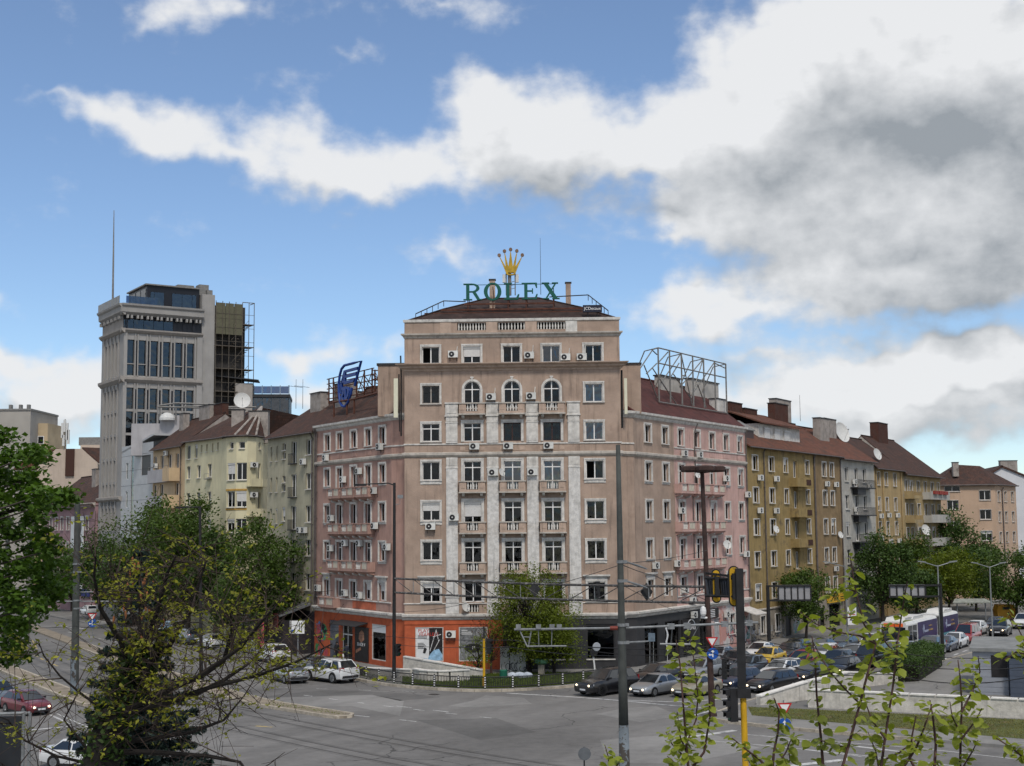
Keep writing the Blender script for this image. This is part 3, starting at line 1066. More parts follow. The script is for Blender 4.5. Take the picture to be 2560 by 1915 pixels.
b.cyl((0,0,0),(0,0,5.2),.03,.015,6)
p=at(1352,740,122)
b.build('roof_mast',STEELD,rf,T(p.x,p.y,33))
# air conditioners and a dish on this front
RW=['top floor','arched-window floor','panelled pier floor','fifth storey','fourth storey','third storey','second storey','orange ground floor']
NB='brown corner block'
ac(FM,4.25,26.72,RW[0],NB,.4)
ac(FM,10.82,26.55,RW[0],NB,.6)
ac(FM,13.95,26.35,RW[0],NB,.5)
ac(FM,15.35,26.35,RW[0],NB,.9)
ac(FM,7.5,22.98,RW[1],NB,.5)
ac(FM,10.95,23.02,RW[1],NB,.5)
for s in (6.05,8.95,12.4):
 ac(FM,s,18.75,RW[2],NB)
ac(FM,7.65,16.5,RW[3],NB,.7)
ac(FM,11.0,16.5,RW[3],NB,.6)
ac(FM,2.25,11.95,RW[4],NB,.3)
ac(FM,4.25,12.7,RW[4],NB)
ac(FM,3.95,2.85,RW[7],NB)
dish(FM,8.35,16.75,.36,'white satellite dish beside middle balcony of brown corner block',0.9)
dish(FM,5.2,5.4,.42,'white satellite dish low on brown corner block above orange shop',0.8)
# ------------------------------------------------------------------ rows of houses along the two streets
WL0,WR0=Vector((-10.6,119.4)),Vector((10.5,118.5))
dL,dR=Vector((-0.53767,0.84316)),Vector((0.52861,0.84886))
nL=Vector((-dL.y,dL.x))
nR=Vector((dR.y,-dR.x))
def PL(t):
 return WL0+dL*t
def PR(t):
 return WR0+dR*t
def FLt(t1,t0):
 """facade frame of the left row between t1 (far, left end) and t0 (near, right end)"""
 return frame2(PL(t1),-dL),t1-t0
def FRt(t0,t1):
 return frame2(PR(t0),dR),t1-t0
def shell(root,F,L,dep,z1,m,core_top=None,left=True,right=True,front_in=1.5):
 b=MB()
 b.poly([(0,0,0),(0,dep,0),(0,dep,z1),(0,0,z1)])
 b.poly([(L,0,0),(L,0,z1),(L,dep,z1),(L,dep,0)])
 b.poly([(0,dep,0),(L,dep,0),(L,dep,z1),(0,dep,z1)])
 b.build('rear_wall',m,root,F)
 MB().box(0.25,L-.25,front_in,dep-.3,0.05,core_top or z1-.2).build('interior_core',ROOM_SHADE,root,F)  # solid core stops the view through; room shade is in its colour
def gable_roof(root,F,L,dep,eave,ridge,over,m,ridge_at=0.5,hip0=0.0,hip1=0.0,gm=None,thick=0.14,name='roof',ends=0.0):
 """roof with its ridge along the street; hip0 / hip1 pull the ridge ends in"""
 b=MB()
 yr=dep*ridge_at
 sl=(ridge-eave)/yr
 sl2=(ridge-eave)/(dep-yr)
 a0,a1=-ends,L+ends
 f0,f1=(a0,-over,eave-over*sl),(a1,-over,eave-over*sl)
 k0,k1=(a0,dep+over,eave-over*sl2),(a1,dep+over,eave-over*sl2)
 r0,r1=(a0+hip0,yr,ridge),(a1-hip1,yr,ridge)
 def slab(pts):
  b.prism([(p[0],p[1],p[2]+thick) for p in pts],(0,0,-thick))
 slab([f0,f1,r1,r0])
 slab([r0,r1,k1,k0])
 if hip0:
  slab([k0,f0,r0])
 if hip1:
  slab([f1,k1,r1])
 o=b.build(name,m,root,F)
 uv_planar(o.data)
 b=MB()
 if not hip0:
  b.prism([(0.02,0,eave),(0.02,dep,eave),(0.02,yr,ridge)],(0.12,0,0))
  b.build('gable_wall',gm or CHIM,root,F)
 b=MB()
 if not hip1:
  b.prism([(L-.14,0,eave),(L-.14,dep,eave),(L-.14,yr,ridge)],(0.12,0,0))
  b.build('gable_wall',gm or CHIM,root,F)
 b=MB()
 b.tube([(r0[0],r0[1],r0[2]+thick+.03),(r1[0],r1[1],r1[2]+thick+.03)],0.11,6)
 b.build('ridge_tile',m if m.name.startswith('roof') else TILE,o,F)
 b=MB()
 b.tube([(a0,-over-.06,eave-over*sl+.02),(a1,-over-.06,eave-over*sl+.02)],0.075,6)
 b.build('gutter',PIPE,o,F)
 return o
def roofz(eave,ridge,yr,y):
 return eave+(ridge-eave)*y/yr
def facade(root,F,L,z0,z1,wins,m,extra=(),name='wall',deep=0.26,s0=0.0):
 ops_=[(round(s-w/2,3),round(s+w/2,3),round(z,3),round(z+h,3)) for (s,z,w,h,k) in wins]
 o=wall_panel(root,F,s0,L,z0,z1,ops_+list(extra),m,deep,name)
 for (s,z,w,h,k) in wins:
  kk=dict(k)
  window(root,F,s,z,w,h,**kk)
 return o
def downpipe(root,F,s,z0,z1,r=0.06,m=None):
 b=MB()
 b.tube([(s,-0.12,z0),(s,-0.12,z1-.5),(s,-0.35,z1)],r,6)
 for i in range(int((z1-z0)/2.5)):
  z=z0+1+i*2.5
  b.box(s-.09,s+.09,-.19,0.0,z,z+.05)
 b.build('downpipe',m or PIPE,root,F)
CREAMP=mat('balcony_cream',(0.52,0.47,0.38),0.9,0.15,3,streak=0.3)
def wing_balcony(root,F,s,z,wm,half=1.3):
 """wide balcony: panel beside a field of balusters, rounded belly underneath"""
 M=F@T(s,0,z)
 def mk():
  b=MB()
  d=0.72
  b.box(-half,half,-d,0.02,0.30,0.42)
  b.box(-half+.02,half-.02,-d,-d+.14,0.42,0.5)
  for x in (-half+.01,-0.12,half-.25):
   b.box(x,x+.22,-d-.01,-d+.14,0.5,1.18)
  for sx in (-1,1):
   x0,x1=sorted((sx*(half-.13),sx*(half-.01)))
   b.box(x0,x1,-d+.14,0.02,0.42,1.18)
  b.box(-half-.04,half+.04,-d-.05,-d+.2,1.18,1.27)
  b.prism([(-half*.92,0.0,0.3),(-half*.92,-d*.95,0.3),(-half*.92,-d*.55,0.1),(-half*.92,0,0.02)],(half*1.84,0,0))
  return b.mesh('balcony',wm)
 o=put('balcony',cached(('wbal',wm.name,half),mk),root,M)
 def mkp():
  return MB().box(0.14,half-.29,-0.70,-0.64,0.54,1.15).mesh('panel',CREAMP)
 put('panel',cached(('wbalp',half),mkp),o,M)
 for i in range(4):
  put('baluster',BALU,o,M@T(-half+.36+i*.26,-0.65,0.52))
 for x in (-half*.6,half*.6):
  put('corbel',CORB,o,M@T(x,0,0.15))
 return o
# ---------------- left wing of the corner block (rose) and right wing (brown, then pink): one building each side
FLW,LLW=FLt(15.93,0)
LW=empty('left_wing_block'.replace('left_wing_block','rose_apartment_block'),PL(8).to_3d(),0,'rose apartment block left of the corner block with blue emblem sign above','building')
colsL=[2.74,5.47,8.47,11.45,14.24]
wv=[]
for c_ in colsL:
 wv.append((c_,19.52,1.15,1.5,dict(cas=.16,deep=.2,**rand_dress())))
for r_,zt in enumerate((17.74,14.32,10.86)):
 for i,c_ in enumerate(colsL):
  if i in (1,2,3):
   wv.append((c_,zt-2.3,1.15,2.3,dict(cas=.17,sill=False,tr=.22 if RND.random()<.5 else 0,deep=.2,**rand_dress())))
  else:
   wv.append((c_,zt-1.62,1.15,1.6,dict(cas=.16,panel=.25,deep=.2,**rand_dress())))
for i,c_ in enumerate(colsL):
 wv.append((c_,5.8,1.2,1.5,dict(cas=.17,sill=False,hood=i in (0,4),deep=.2,**(dict(open_col=0) if i<2 else rand_dress()))))
lw_wall=facade(LW,FLW,LLW,4.74,21.6,wv,ROSE)
for zz in (14.6,11.3,7.95):
 for c_ in colsL[1:4]:
  wing_balcony(LW,FLW,c_,zz,ROSE,1.36)
wing_balcony(LW,FLW,4.0,4.5,ROSE,1.7)
for (a,pr,mm,nm) in ((0,[(0.02,21.5),(0.1,21.6),(0.16,21.75),(0.34,21.86),(0.36,22.05),(0,22.1)],TRIMW,'cornice'),(0,[(0.02,19.18),(0.07,19.2),(0.07,19.3),(0.0,19.32)],TRIMW,'string_course'),(0,[(0.02,18.12),(0.12,18.2),(0.2,18.32),(0.2,18.5),(0.02,18.56)],TRIMD,'string_course'),(0,[(0.02,5.6),(0.08,5.62),(0.08,5.7),(0.0,5.72)],TRIMW,'string_course'),(0,[(0.02,4.30),(0.1,4.36),(0.16,4.5),(0.34,4.62),(0.36,4.78),(0.02,4.84)],TRIMW,'cornice')):
 strip(LW,FLW,0,LLW,pr,mm,nm,0)
for i in (1,2,3):
 MB().box(colsL[i]-.5,colsL[i]+.5,-.025,.02,18.68,19.05).build('sunk_panel',ROSE,lw_wall,FLW)
MB().box(8.3,13.0,-.012,.01,4.9,5.58).build('painted_strip',ORANGE2,lw_wall,FLW)
for s_ in (9.2,11.6):
 MB().box(s_-.4,s_+.4,-.03,-.012,5.0,5.5).build('sunk_panel',ORANGE2,lw_wall,FLW)
MB().box(13.6,15.2,-.025,.01,4.95,5.5).build('sunk_panel',ROSE,lw_wall,FLW)
shell(LW,FLW,LLW,11,21.6,ROSE)
# set-back frontal facets that join the wings to the corner block
AL=Vector((-9.31,118.6))
fL,fLl=frame2(PL(0),(AL-PL(0))),(AL-PL(0)).length
for (z0_,z1_,mm) in ((4.74,21.6,ROSE),(0,4.74,ORANGE)):
 MB().poly([(0,0,z0_),(fLl+.6,0,z0_),(fLl+.6,0,z1_),(0,0,z1_)]).build('wall',mm,LW,fL)
for (pr,mm,nm) in (([(0.02,21.5),(0.34,21.86),(0.36,22.05),(0,22.1)],TRIMW,'cornice'),([(0.02,18.12),(0.2,18.32),(0.2,18.5),(0.02,18.56)],TRIMD,'string_course'),([(0.02,19.18),(0.07,19.2),(0.07,19.3),(0.0,19.32)],TRIMW,'string_course'),([(0.02,4.30),(0.34,4.62),(0.36,4.78),(0.02,4.84)],TRIMW,'cornice')):
 strip(LW,fL,-0.05,fLl+.5,pr,mm,nm,0)
lroof=gable_roof(LW,FLW,LLW,11,22.0,25.8,0.15,TILE,hip0=0,hip1=0.5,gm=CHIM,ends=0.1)
# shop front on the left wing
ORW=wall_panel(LW,FLW,0,LLW,0,4.74,[(3.3,5.4,0.02,3.6),(6.2,8.3,0.02,3.4),(12.2,14.9,0.6,3.7)],ORANGE,.2,'shop_wall')
SHUTG=mat('shutter_grey',(0.12,0.13,0.15),0.6,0.3,2)
b=MB()
for i in range(24):
 b.box(3.3,5.4,.1,.13,0.05+i*.147,.185+i*.147)
b.build('roller_shutter',SHUTG,ORW,FLW)
o=MB().box(6.2,6.3,.05,.16,0,3.4).box(7.2,7.3,.05,.16,0,3.4).box(8.2,8.3,.05,.16,0,3.4).box(6.3,8.2,.05,.16,2.4,2.5).box(6.3,8.2,.05,.16,3.3,3.4).build('shop_door',FRAMEW,LW,FLW)
for (a,c) in ((6.3,7.2),(7.3,8.2)):
 MB().box(a,c,.1,.11,0.05,2.4).build('pane',GLASS,o,FLW)
 MB().box(a,c,.1,.11,2.5,3.3).build('pane',GLASS,o,FLW)
b=MB()
b.prism([(6.0,0,3.75),(6.0,-1.3,3.45),(6.0,-1.3,3.4),(6.0,0,3.65)],(5.4,0,0))
b.build('awning',STEELD,LW,FLW)
o=MB().box(8.9,11.6,-.06,0.0,0.25,3.3).build('poster_board',POSTK,LW,FLW)
SKIN=mat('print_skin',(0.33,0.17,0.11),.6,.3,3)
b=MB()
b.poly([(9.7,-.066,2.2),(10.2,-.066,1.9),(10.8,-.066,2.2),(10.75,-.066,2.8),(10.3,-.066,3.05),(9.8,-.066,2.75)])
b.poly([(9.1,-.066,.9),(10.2,-.066,1.3),(10.1,-.066,1.5),(9.1,-.066,1.2)])
b.build('poster_print',SKIN,o,FLW)
put('lettering',text_mesh('BLADE V',0.42,WHTT,.004),o,FLW@T(10.2,-.068,1.62))
o=framed(FLW,LW,12.2,14.9,.6,3.7)
MB().box(12.27,14.83,.1,.12,.67,3.0).build('pane',GLASS,o,FLW)
MB().box(12.27,14.83,.08,.12,3.0,3.63).build('blind_panel',POSTW,o,FLW)
GRAF=[mat('graffiti_blue',(.10,.24,.45),.7,.2,2),mat('graffiti_green',(.04,.26,.10),.7,.2,2),mat('graffiti_pink',(.45,.08,.10),.7,.2,2),mat('graffiti_black',(.02,.02,.025),.7,.2,2),mat('graffiti_grey',(.32,.33,.35),.7,.3,2),mat('graffiti_yellow',(.35,.33,.02),.7,.2,2),mat('graffiti_teal',(.06,.24,.22),.7,.2,2)]
def graffiti(root,F,s0,s1,z0,z1,n,seed,mats,wide=0.09):
 """looping painted strokes, each colour one flat painted tag"""
 r=random.Random(seed)
 for k,mm in enumerate(mats):
  b=MB()
  for _ in range(n):
   x,z=r.uniform(s0,s1-.3),r.uniform(z0+.1,z1-.2)
   ph,am,ln=r.uniform(0,6),r.uniform(.12,.3),r.randint(8,14)
   pts=[]
   for i in range(ln):
    a=ph+i*.85
    pts.append((min(s1,max(s0,x+i*.05+am*math.cos(a))),min(z1,max(z0,z+am*1.3*math.sin(a)))))
   y=-0.006-.002*k
   for i in range(len(pts)-1):
    (xa,za),(xb,zb)=pts[i],pts[i+1]
    dx,dz=xb-xa,zb-za
    l_=math.hypot(dx,dz) or 1
    nx,nz=-dz/l_*wide/2,dx/l_*wide/2
    b.poly([(xa-nx,y-i*2e-5,za-nz),(xb-nx,y-i*2e-5,zb-nz),(xb+nx,y-i*2e-5,zb+nz),(xa+nx,y-i*2e-5,za+nz)])
  tag(b.build('graffiti',mm,root,F),kind='stuff')
graffiti(ORW,FLW,.3,2.9,.3,3.2,5,3,[GRAF[0],GRAF[1],GRAF[2],GRAF[3]],.3)
NL_='rose block'
for (s,z,r_) in ((2.9,18.55,'top floor'),(14.2,19.0,'top floor'),(6.7,16.35,'fifth storey'),(10.0,17.0,'fifth storey'),(13.0,15.15,'fifth storey'),(4.2,12.8,'fourth storey'),(13.2,12.05,'fourth storey'),(4.1,10.0,'third storey'),(7.2,10.5,'third storey'),(10.2,10.5,'third storey'),(15.6,10.2,'third storey'),(1.3,6.2,'storey above the shop'),(7.2,5.95,'storey above the shop'),(10.2,5.85,'storey above the shop')):
 ac(FLW,s,z,r_,NL_)
downpipe(LW,FLW,.1,4.6,21.8,.1)
downpipe(LW,FLW,.45,4.6,21.8,.06)
# right wing
FRW,LRW=FRt(0,25.35)
RW_=empty('pink_apartment_block',PR(12).to_3d(),0,'brown and pink apartment block right of the corner block, steel billboard frame on its roof','building')
colsR=[2.77,6.28,9.66,13.3,16.81,20.25,23.79]
SPL=8.2
wv=[]
for c_ in colsR:
 wv.append((c_,19.5,1.2,1.5,dict(cas=.17,deep=.2,**rand_dress())))
for zt in (17.7,14.3,10.9):
 for i,c_ in enumerate(colsR):
  if i in (2,3,4):
   wv.append((c_,zt-2.3,1.2,2.3,dict(cas=.17,sill=False,tr=.24 if RND.random()<.7 else 0,deep=.2,**rand_dress())))
  else:
   wv.append((c_,zt-1.63,1.2,1.6,dict(cas=.17,panel=.25,deep=.2,**rand_dress())))
for i,c_ in enumerate(colsR):
 wv.append((c_,5.85,1.25,1.55,dict(cas=.17,sill=False,hood=i in (0,1),deep=.2,**rand_dress())))
wA=[w for w in wv if w[0]<SPL]
wB=[w for w in wv if w[0]>SPL]
rw_a=facade(RW_,FRW,SPL,4.74,21.6,wA,STUCCO)
rw_b=facade(RW_,FRW,LRW,4.74,21.6,wB,PINK,s0=SPL)
for zz in (14.75,11.25,7.8):
 for c_ in colsR[2:5]:
  wing_balcony(RW_,FRW,c_,zz,PINK,1.55)
for (pr,mm,nm) in (([(0.02,21.5),(0.1,21.6),(0.16,21.75),(0.34,21.86),(0.36,22.05),(0,22.1)],TRIMW,'cornice'),([(0.02,18.12),(0.12,18.2),(0.2,18.32),(0.2,18.5),(0.02,18.56)],TRIMD,'string_course'),([(0.02,4.30),(0.1,4.36),(0.16,4.5),(0.34,4.62),(0.36,4.78),(0.02,4.84)],TRIMW,'cornice')):
 strip(RW_,FRW,0,LRW,pr,mm,nm,0)
strip(RW_,FRW,SPL,LRW,[(0.02,19.18),(0.07,19.2),(0.07,19.3),(0.0,19.32)],TRIMW,'string_course',0)
strip(RW_,FRW,SPL,LRW,[(0.02,5.6),(0.08,5.62),(0.08,5.7),(0.0,5.72)],TRIMW,'string_course',0)
for i in (4,5,6):
 MB().box(colsR[i]-.6,colsR[i]+.6,-.025,.02,18.68,19.05).build('sunk_panel',PINK,rw_b,FRW)
shell(RW_,FRW,LRW,11,21.6,PINK)
BR=Vector((9.31,117.9))
fR,fRl=frame2(BR,(PR(0)-BR)),(PR(0)-BR).length
for (z0_,z1_,mm) in ((4.74,21.6,STUCCO),(0,4.74,CHAR)):
 MB().poly([(-.6,0,z0_),(fRl,0,z0_),(fRl,0,z1_),(-.6,0,z1_)]).build('wall',mm,RW_,fR)
for (pr,mm,nm) in (([(0.02,21.5),(0.34,21.86),(0.36,22.05),(0,22.1)],TRIMW,'cornice'),([(0.02,18.12),(0.2,18.32),(0.2,18.5),(0.02,18.56)],TRIMD,'string_course'),([(0.02,19.18),(0.07,19.2),(0.07,19.3),(0.0,19.32)],TRIMW,'string_course'),([(0.02,4.30),(0.34,4.62),(0.36,4.78),(0.02,4.84)],TRIMW,'cornice')):
 strip(RW_,fR,-.5,fRl+.05,pr,mm,nm,0)
rroof=gable_roof(RW_,FRW,LRW,11,22.0,26.2,0.15,ROOFRED,hip0=0.5,hip1=0,gm=TRIMD,ends=0.1)
# dark shop, then the flaking old entrance with graffiti
SPG=15.6
wall_panel(RW_,FRW,0,SPG,0,4.74,[(1.5,4.2,.3,3.6),(5.6,8.6,.1,3.6),(9.4,12.0,.3,3.6),(13.0,14.9,.02,3.5)],CHAR,.25,'shop_wall')
for (a,c,d) in ((1.5,4.2,.3),(5.6,8.6,.1),(9.4,12.0,.3),(13.0,14.9,.02)):
 e_=3.6 if a<13 else 3.5
 o=MB().box(a,a+.08,.1,.16,d,e_).box(c-.08,c,.1,.16,d,e_).box(a+.08,c-.08,.1,.16,e_-.08,e_).box((a+c)/2-.04,(a+c)/2+.04,.1,.16,d,e_-.08).build('shop_window',STEELD,RW_,FRW)
 MB().box(a+.08,(a+c)/2-.04,.12,.13,d,e_-.08).build('pane',GLASS,o,FRW)
 MB().box((a+c)/2+.04,c-.08,.12,.13,d,e_-.08).build('pane',GLASS,o,FRW)
o=MB().box(9.0,12.6,-.1,0,1.9,3.55).build('shop_sign',POSTK,RW_,FRW)
b=MB()
for i in range(22):
 a0,a1=R(-20+i*12),R(-20+(i+1)*12)
 b.poly([(10.9+q*math.cos(a),-.106,2.75+q*.8*math.sin(a)) for q,a in ((.95,a0),(.95,a1),(.83,a1),(.83,a0))])
b.build('shop_emblem',WHTT,o,FRW)
put('lettering',text_mesh('ZONE',0.55,WHTT,.004),o,FRW@T(10.9,-.108,2.55))
o=MB().box(14.9,17.2,-.14,0,3.3,4.2).build('shop_sign',POSTK,RW_,FRW)
for i in range(5):
 MB().box(15.0,16.3,-.15,-.14,3.4+i*.16,3.47+i*.16).build('sign_stripe',WHTT,o,FRW)
for s_ in (4.9,8.95):
 b=MB()
 b.tube([(s_,-.49,.13),(s_,-.49,3.4)],.02,5)
 pts=[(s_+.18*math.sin(i*1.3),-.5,.8+i*.28) for i in range(10)]
 for i in range(9):
  b.prism([(pts[i][0]-.14,-.5,pts[i][2]),(pts[i][0]+.14,-.5,pts[i][2]),(pts[i+1][0]+.14,-.5,pts[i+1][2]),(pts[i+1][0]-.14,-.5,pts[i+1][2])],(0,.02,0))
 tag(b.build('feather_banner',[POSTW if s_<6 else POSTK],None,FRW),'narrow wavy white banner standing before the dark shop' if s_<6 else 'narrow wavy black banner standing before the dark shop','banner')
FLAKE=mat('flaking_plaster',(0.52,0.50,0.48),0.95,0.2,1.2,.5,8,col2=(0.47,0.25,0.22),c2lo=.45,c2hi=.55,c2scale=.5)
ow=wall_panel(RW_,FRW,SPG,LRW,0,4.74,[(16.4,17.9,.02,3.2),(20.0,21.3,1.5,3.4)],FLAKE,.25,'shop_wall')
MB().box(16.4,17.9,.15,.2,.02,3.2).build('door',mat('old_door_grey',(.35,.35,.35),.7,.2,3),RW_,FRW)
window(RW_,FRW,20.65,1.5,1.3,1.9,cas=.1,curtain=(2,'full'))
b=MB()
b.prism([(22.3,0,3.9),(22.3,-1.9,3.3),(22.3,-1.9,3.22),(22.3,0,3.8)],(3.0,0,0))
b.build('awning',TRIMW,RW_,FRW)
graffiti(ow,FRW,19.2,22.6,.5,2.4,6,5,[GRAF[3],GRAF[4],GRAF[2]],.1)
graffiti(ow,FRW,22.6,25.2,.3,3.0,7,6,[GRAF[6],GRAF[4],GRAF[3]],.12)
ac(FRW,11.2,3.6,'dark shop front','brown and pink block')
ac(FRW,18.9,3.2,'flaking plaster front','brown and pink block')
NR_='brown and pink block'
for (s,z,r_) in ((9.9,18.5,'top floor'),(13.3,18.5,'top floor'),(19.5,16.4,'fifth storey'),(25.0,14.9,'fifth storey'),(9.0,13.2,'fourth storey'),(3.4,8.35,'third storey'),(7.9,8.4,'third storey'),(24.2,8.9,'third storey'),(9.4,6.0,'second storey'),(11.0,4.95,'second storey')):
 ac(FRW,s,z,r_,NR_,.5 if z<8.5 and s<9 else 0)
dish(FRW,18.7,10.2,.45,'white satellite dish between windows of the pink block',-.6,.5)
dish(FRW,12.4,16.8,.3,'small white satellite dish near pink block balcony below top floor',-.5,.4)
downpipe(RW_,FRW,25.2,4.5,21.8,.07)
b=MB()
b.tube([(12.6,-.45,21.7),(12.55,-.12,20.9),(12.55,-.12,15.6),(11.95,-.12,15.0),(11.95,-.12,5.6),(12.6,-.12,4.9),(15,-.12,4.85)],.06,6)
b.build('downpipe',PIPE,RW_,FRW)
# ---------------- yellow-grey block with black balconettes
def row_windows(cols,rows,kw=None,skip=()):
 out=[]
 for i,(s,w) in enumerate(cols):
  for j,(z,h) in enumerate(rows):
   if (i,j) in skip:
    continue
   d=dict(cas=0,deep=.18)
   d.update(kw or {})
   d.update(rand_dress())
   out.append((s,z,w,h,d))
 return out
YG=mat('stucco_olive',(0.36,0.335,0.245),.92,.14,.6,.4,10,streak=.65)
F_,L_=FLt(28.0,15.93)
o_=empty('olive_grey_block',PL(22).to_3d(),0,'grey-olive plaster apartment block with black iron balconettes, beside the rose block','building')
rows5=[(19.35,1.5),(15.97,1.57),(12.74,1.62),(9.49,1.56),(6.18,1.58)]
wv=row_windows([(10.45,1.35)],rows5)
wv+=row_windows([(6.83,1.35)],[(z-.7,h+.7) for z,h in rows5])
wv+=row_windows([(4.32,.8)],[(19.2,.7),(20.1,.7),(15.9,.7),(16.8,.7),(12.9,1.4),(9.6,1.4),(6.3,1.4)],dict(cols=1))
wv+=row_windows([(2.47,.45),(1.0,.45)],[(19.1,1.5),(15.9,1.5),(12.7,1.5),(9.5,1.5)],dict(cols=1))
wo=facade(o_,F_,L_,4.2,21.7,wv,YG)
wall_panel(o_,F_,0,L_,0,4.2,[(1,4,.1,3.3),(7,10.5,.1,3.3)],mat('dark_shopfront',(.03,.025,.03),.6,.3,1),.2,'shop_wall')
shell(o_,F_,L_,11,21.6,YG)
gable_roof(o_,F_,L_,11,21.7,25.2,.45,TILE,gm=CHIM,ends=.05)
for j,(z,h) in enumerate(rows5):
 b=MB()
 b.box(6.83-.85,6.83+.85,-.32,.02,z-.8,z-.7)
 for i in range(12):
  x=6.83-.8+i*1.6/11
  b.box(x-.012,x+.012,-.3,-.276,z-.7,z+.25)
 b.box(6.83-.82,6.83+.82,-.31,-.27,z+.25,z+.29)
 tag(b.build('balconette',STEELD,o_,F_),kind='stuff')
downpipe(o_,F_,11.5,4,21.4,.08)
for (s,z,r_) in ((9.7,18.4,'upper part'),(9.0,11.7,'lower part'),(10.1,11.7,'lower part')):
 ac(F_,s,z,r_,'olive-grey block')
for (s,y,w,d,h,mm) in ((3.6,4.2,2.6,.9,2.6,CHIM),(9.8,4.3,3.6,.9,3.0,CHIM),(7.4,6.4,2.2,.8,1.6,CHIM)):
 chimney(o_,F_@T(s,y,roofz(21.7,25.2,5.5,min(y,5.5))-.8),w,d,h,mm)
graffiti(wo,F_,8.4,10.0,5.2,7.2,3,9,[mat('graffiti_rust',(.2,.09,.05),.8,.2,2)],.05)
# dark kiosk annexe with a gold emblem board in front of it
KW=mat('kiosk_dark',(.025,.022,.025),.6,.3,2)
ko=empty('dark_kiosk',PL(22.5).to_3d(),0,'dark kiosk annexe with black lettered board and maroon emblem board under trees','kiosk')
b=MB()
b.box(.4,11.4,-3.0,-.05,0,3.4)
b.build('body',KW,ko,F_)
b=MB()
b.prism([(.2,-.03,5.0),(.2,-3.4,3.9),(.2,-3.4,3.75),(.2,-.03,4.8)],(11.3,0,0))
b.build('roof',mat('sheet_grey',(.12,.125,.13),.6,.3,2),ko,F_)
o=MB().box(1.6,7.6,-3.55,-3.42,2.4,4.0).build('sign_board',POSTK,ko,F_)
for i in range(5):
 MB().box(2.0,7.0-(i%3)*.8,-3.56,-3.55,2.6+i*.25,2.66+i*.25).build('sign_line',mat('print_dim',(.3,.3,.3),.6,0),o,F_)
o=MB().box(7.7,11.4,-3.6,-3.45,2.3,4.1).build('emblem_board',mat('maroon_board',(.09,.022,.02),.6,.2,2),ko,F_)
b=MB()
b.poly([(9.9+.62*math.cos(a),-3.61,3.25+.62*math.sin(a)) for a in [2*math.pi*i/24 for i in range(24)]])
b.build('emblem',mat('emblem_gold',(.5,.36,.17),.6,.1,4),o,F_)
b=MB()
b.poly([(9.7,-3.615,2.9),(10.05,-3.615,2.85),(10.1,-3.615,3.2),(10.25,-3.615,3.5),(10.05,-3.615,3.35),(9.85,-3.615,3.4)])
b.build('emblem_figure',mat('emblem_brown',(.12,.05,.03),.6,.1,4),o,F_)
MB().box(10.6,11.9,-5.2,-5.1,1.0,3.4).build('side_board',GRAF[2],ko,F_)
# ---------------- cream block with a rounded corner bay
CRM=mat('stucco_cream',(0.60,0.55,0.37),.92,.10,.5,.5,7,streak=.35)
F_,L_=FLt(53.8,41.5)
o_=empty('cream_block',PL(47).to_3d(),0,'cream plaster apartment block with rounded corner bay and clay tile roof','building')
wv=row_windows([(1.3,1.3),(4.87,1.3),(8.48,1.3)],[(18.13,1.5),(15.0,1.45),(11.8,1.45),(8.6,1.45)],dict(fm=FRAMEW))
wv+=row_windows([(1.2,1.5),(3.85,1.0)],[(20.5,1.65)],{})
wv+=row_windows([(5.7,.5),(7.5,.5),(9.4,.5),(11.1,.5)],[(21.1,.85)],dict(cols=1))
facade(o_,F_,L_,0,22.6,wv,CRM)
for z in (18.0,14.9,11.7):
 b=MB()
 b.box(7.7,9.3,-.4,.02,z-.15,z-.05)
 b.tube([(7.75,-.38,z-.05),(7.75,-.38,z+.5),(9.25,-.38,z+.5),(9.25,-.38,z-.05)],.02,4)
 b.build('balconette',STEEL,o_,F_)
Q=[PL(41.5)]+[Vector((p_.x,p_.y)) for p_ in (at(566,1200,152.3),at(590,1200,151.2),at(618,1200,150.9),at(640,1200,151.8),at(657,1200,154),at(668,1200,158))]
bayrows=[(17.53,1.9,3),(14.54,1.75,4),(11.76,1.5,3),(8.6,1.5,3)]
for i in range(len(Q)-1):
 d_=Q[i+1]-Q[i]
 ll=d_.length
 fi=frame2(Q[i],d_)
 wv=[]
 if i in (1,2):
  for (z,h,n) in bayrows:
   wv.append((ll/2,z,round(ll*.92,2) if i==2 else round(ll*.8,2),h,dict(cas=0,cols=2,tr=0,**rand_dress())))
  wv.append((ll/2,21.0,.7,.75,dict(cas=0,cols=1)))
 if i==4:
  wv.append((ll/2,21.0,.7,.75,dict(cas=0,cols=1)))
  for z in (17.4,14.2,11.0):
   wv.append((ll/2,z,.8,2.0,dict(cas=0,cols=1)))
 facade(o_,fi,ll,0,22.3,wv,CRM)
 if i in (3,4):
  for z in (16.9,13.6,10.4):
   b=MB()
   b.box(-.1,ll+.1,-.8,.0,z-.12,z)
   b.box(-.1,ll+.1,-.8,-.72,z,z+.75)
   b.build('balcony',CRM,o_,fi)
 if i==3:
  ac(fi,ll*.6,18.9,'upper part','cream block')
  ac(fi,ll*.6,15.6,'lower part','cream block')
YTR=mat('ochre_trim',(.45,.27,.07),.9,.15,3)
for i in (1,2):
 fi=frame2(Q[i],Q[i+1]-Q[i])
 ll=(Q[i+1]-Q[i]).length
 for z in (16.35,14.22):
  MB().box(0,ll,-.05,.02,z,z+.2).build('window_band',YTR,o_,fi)
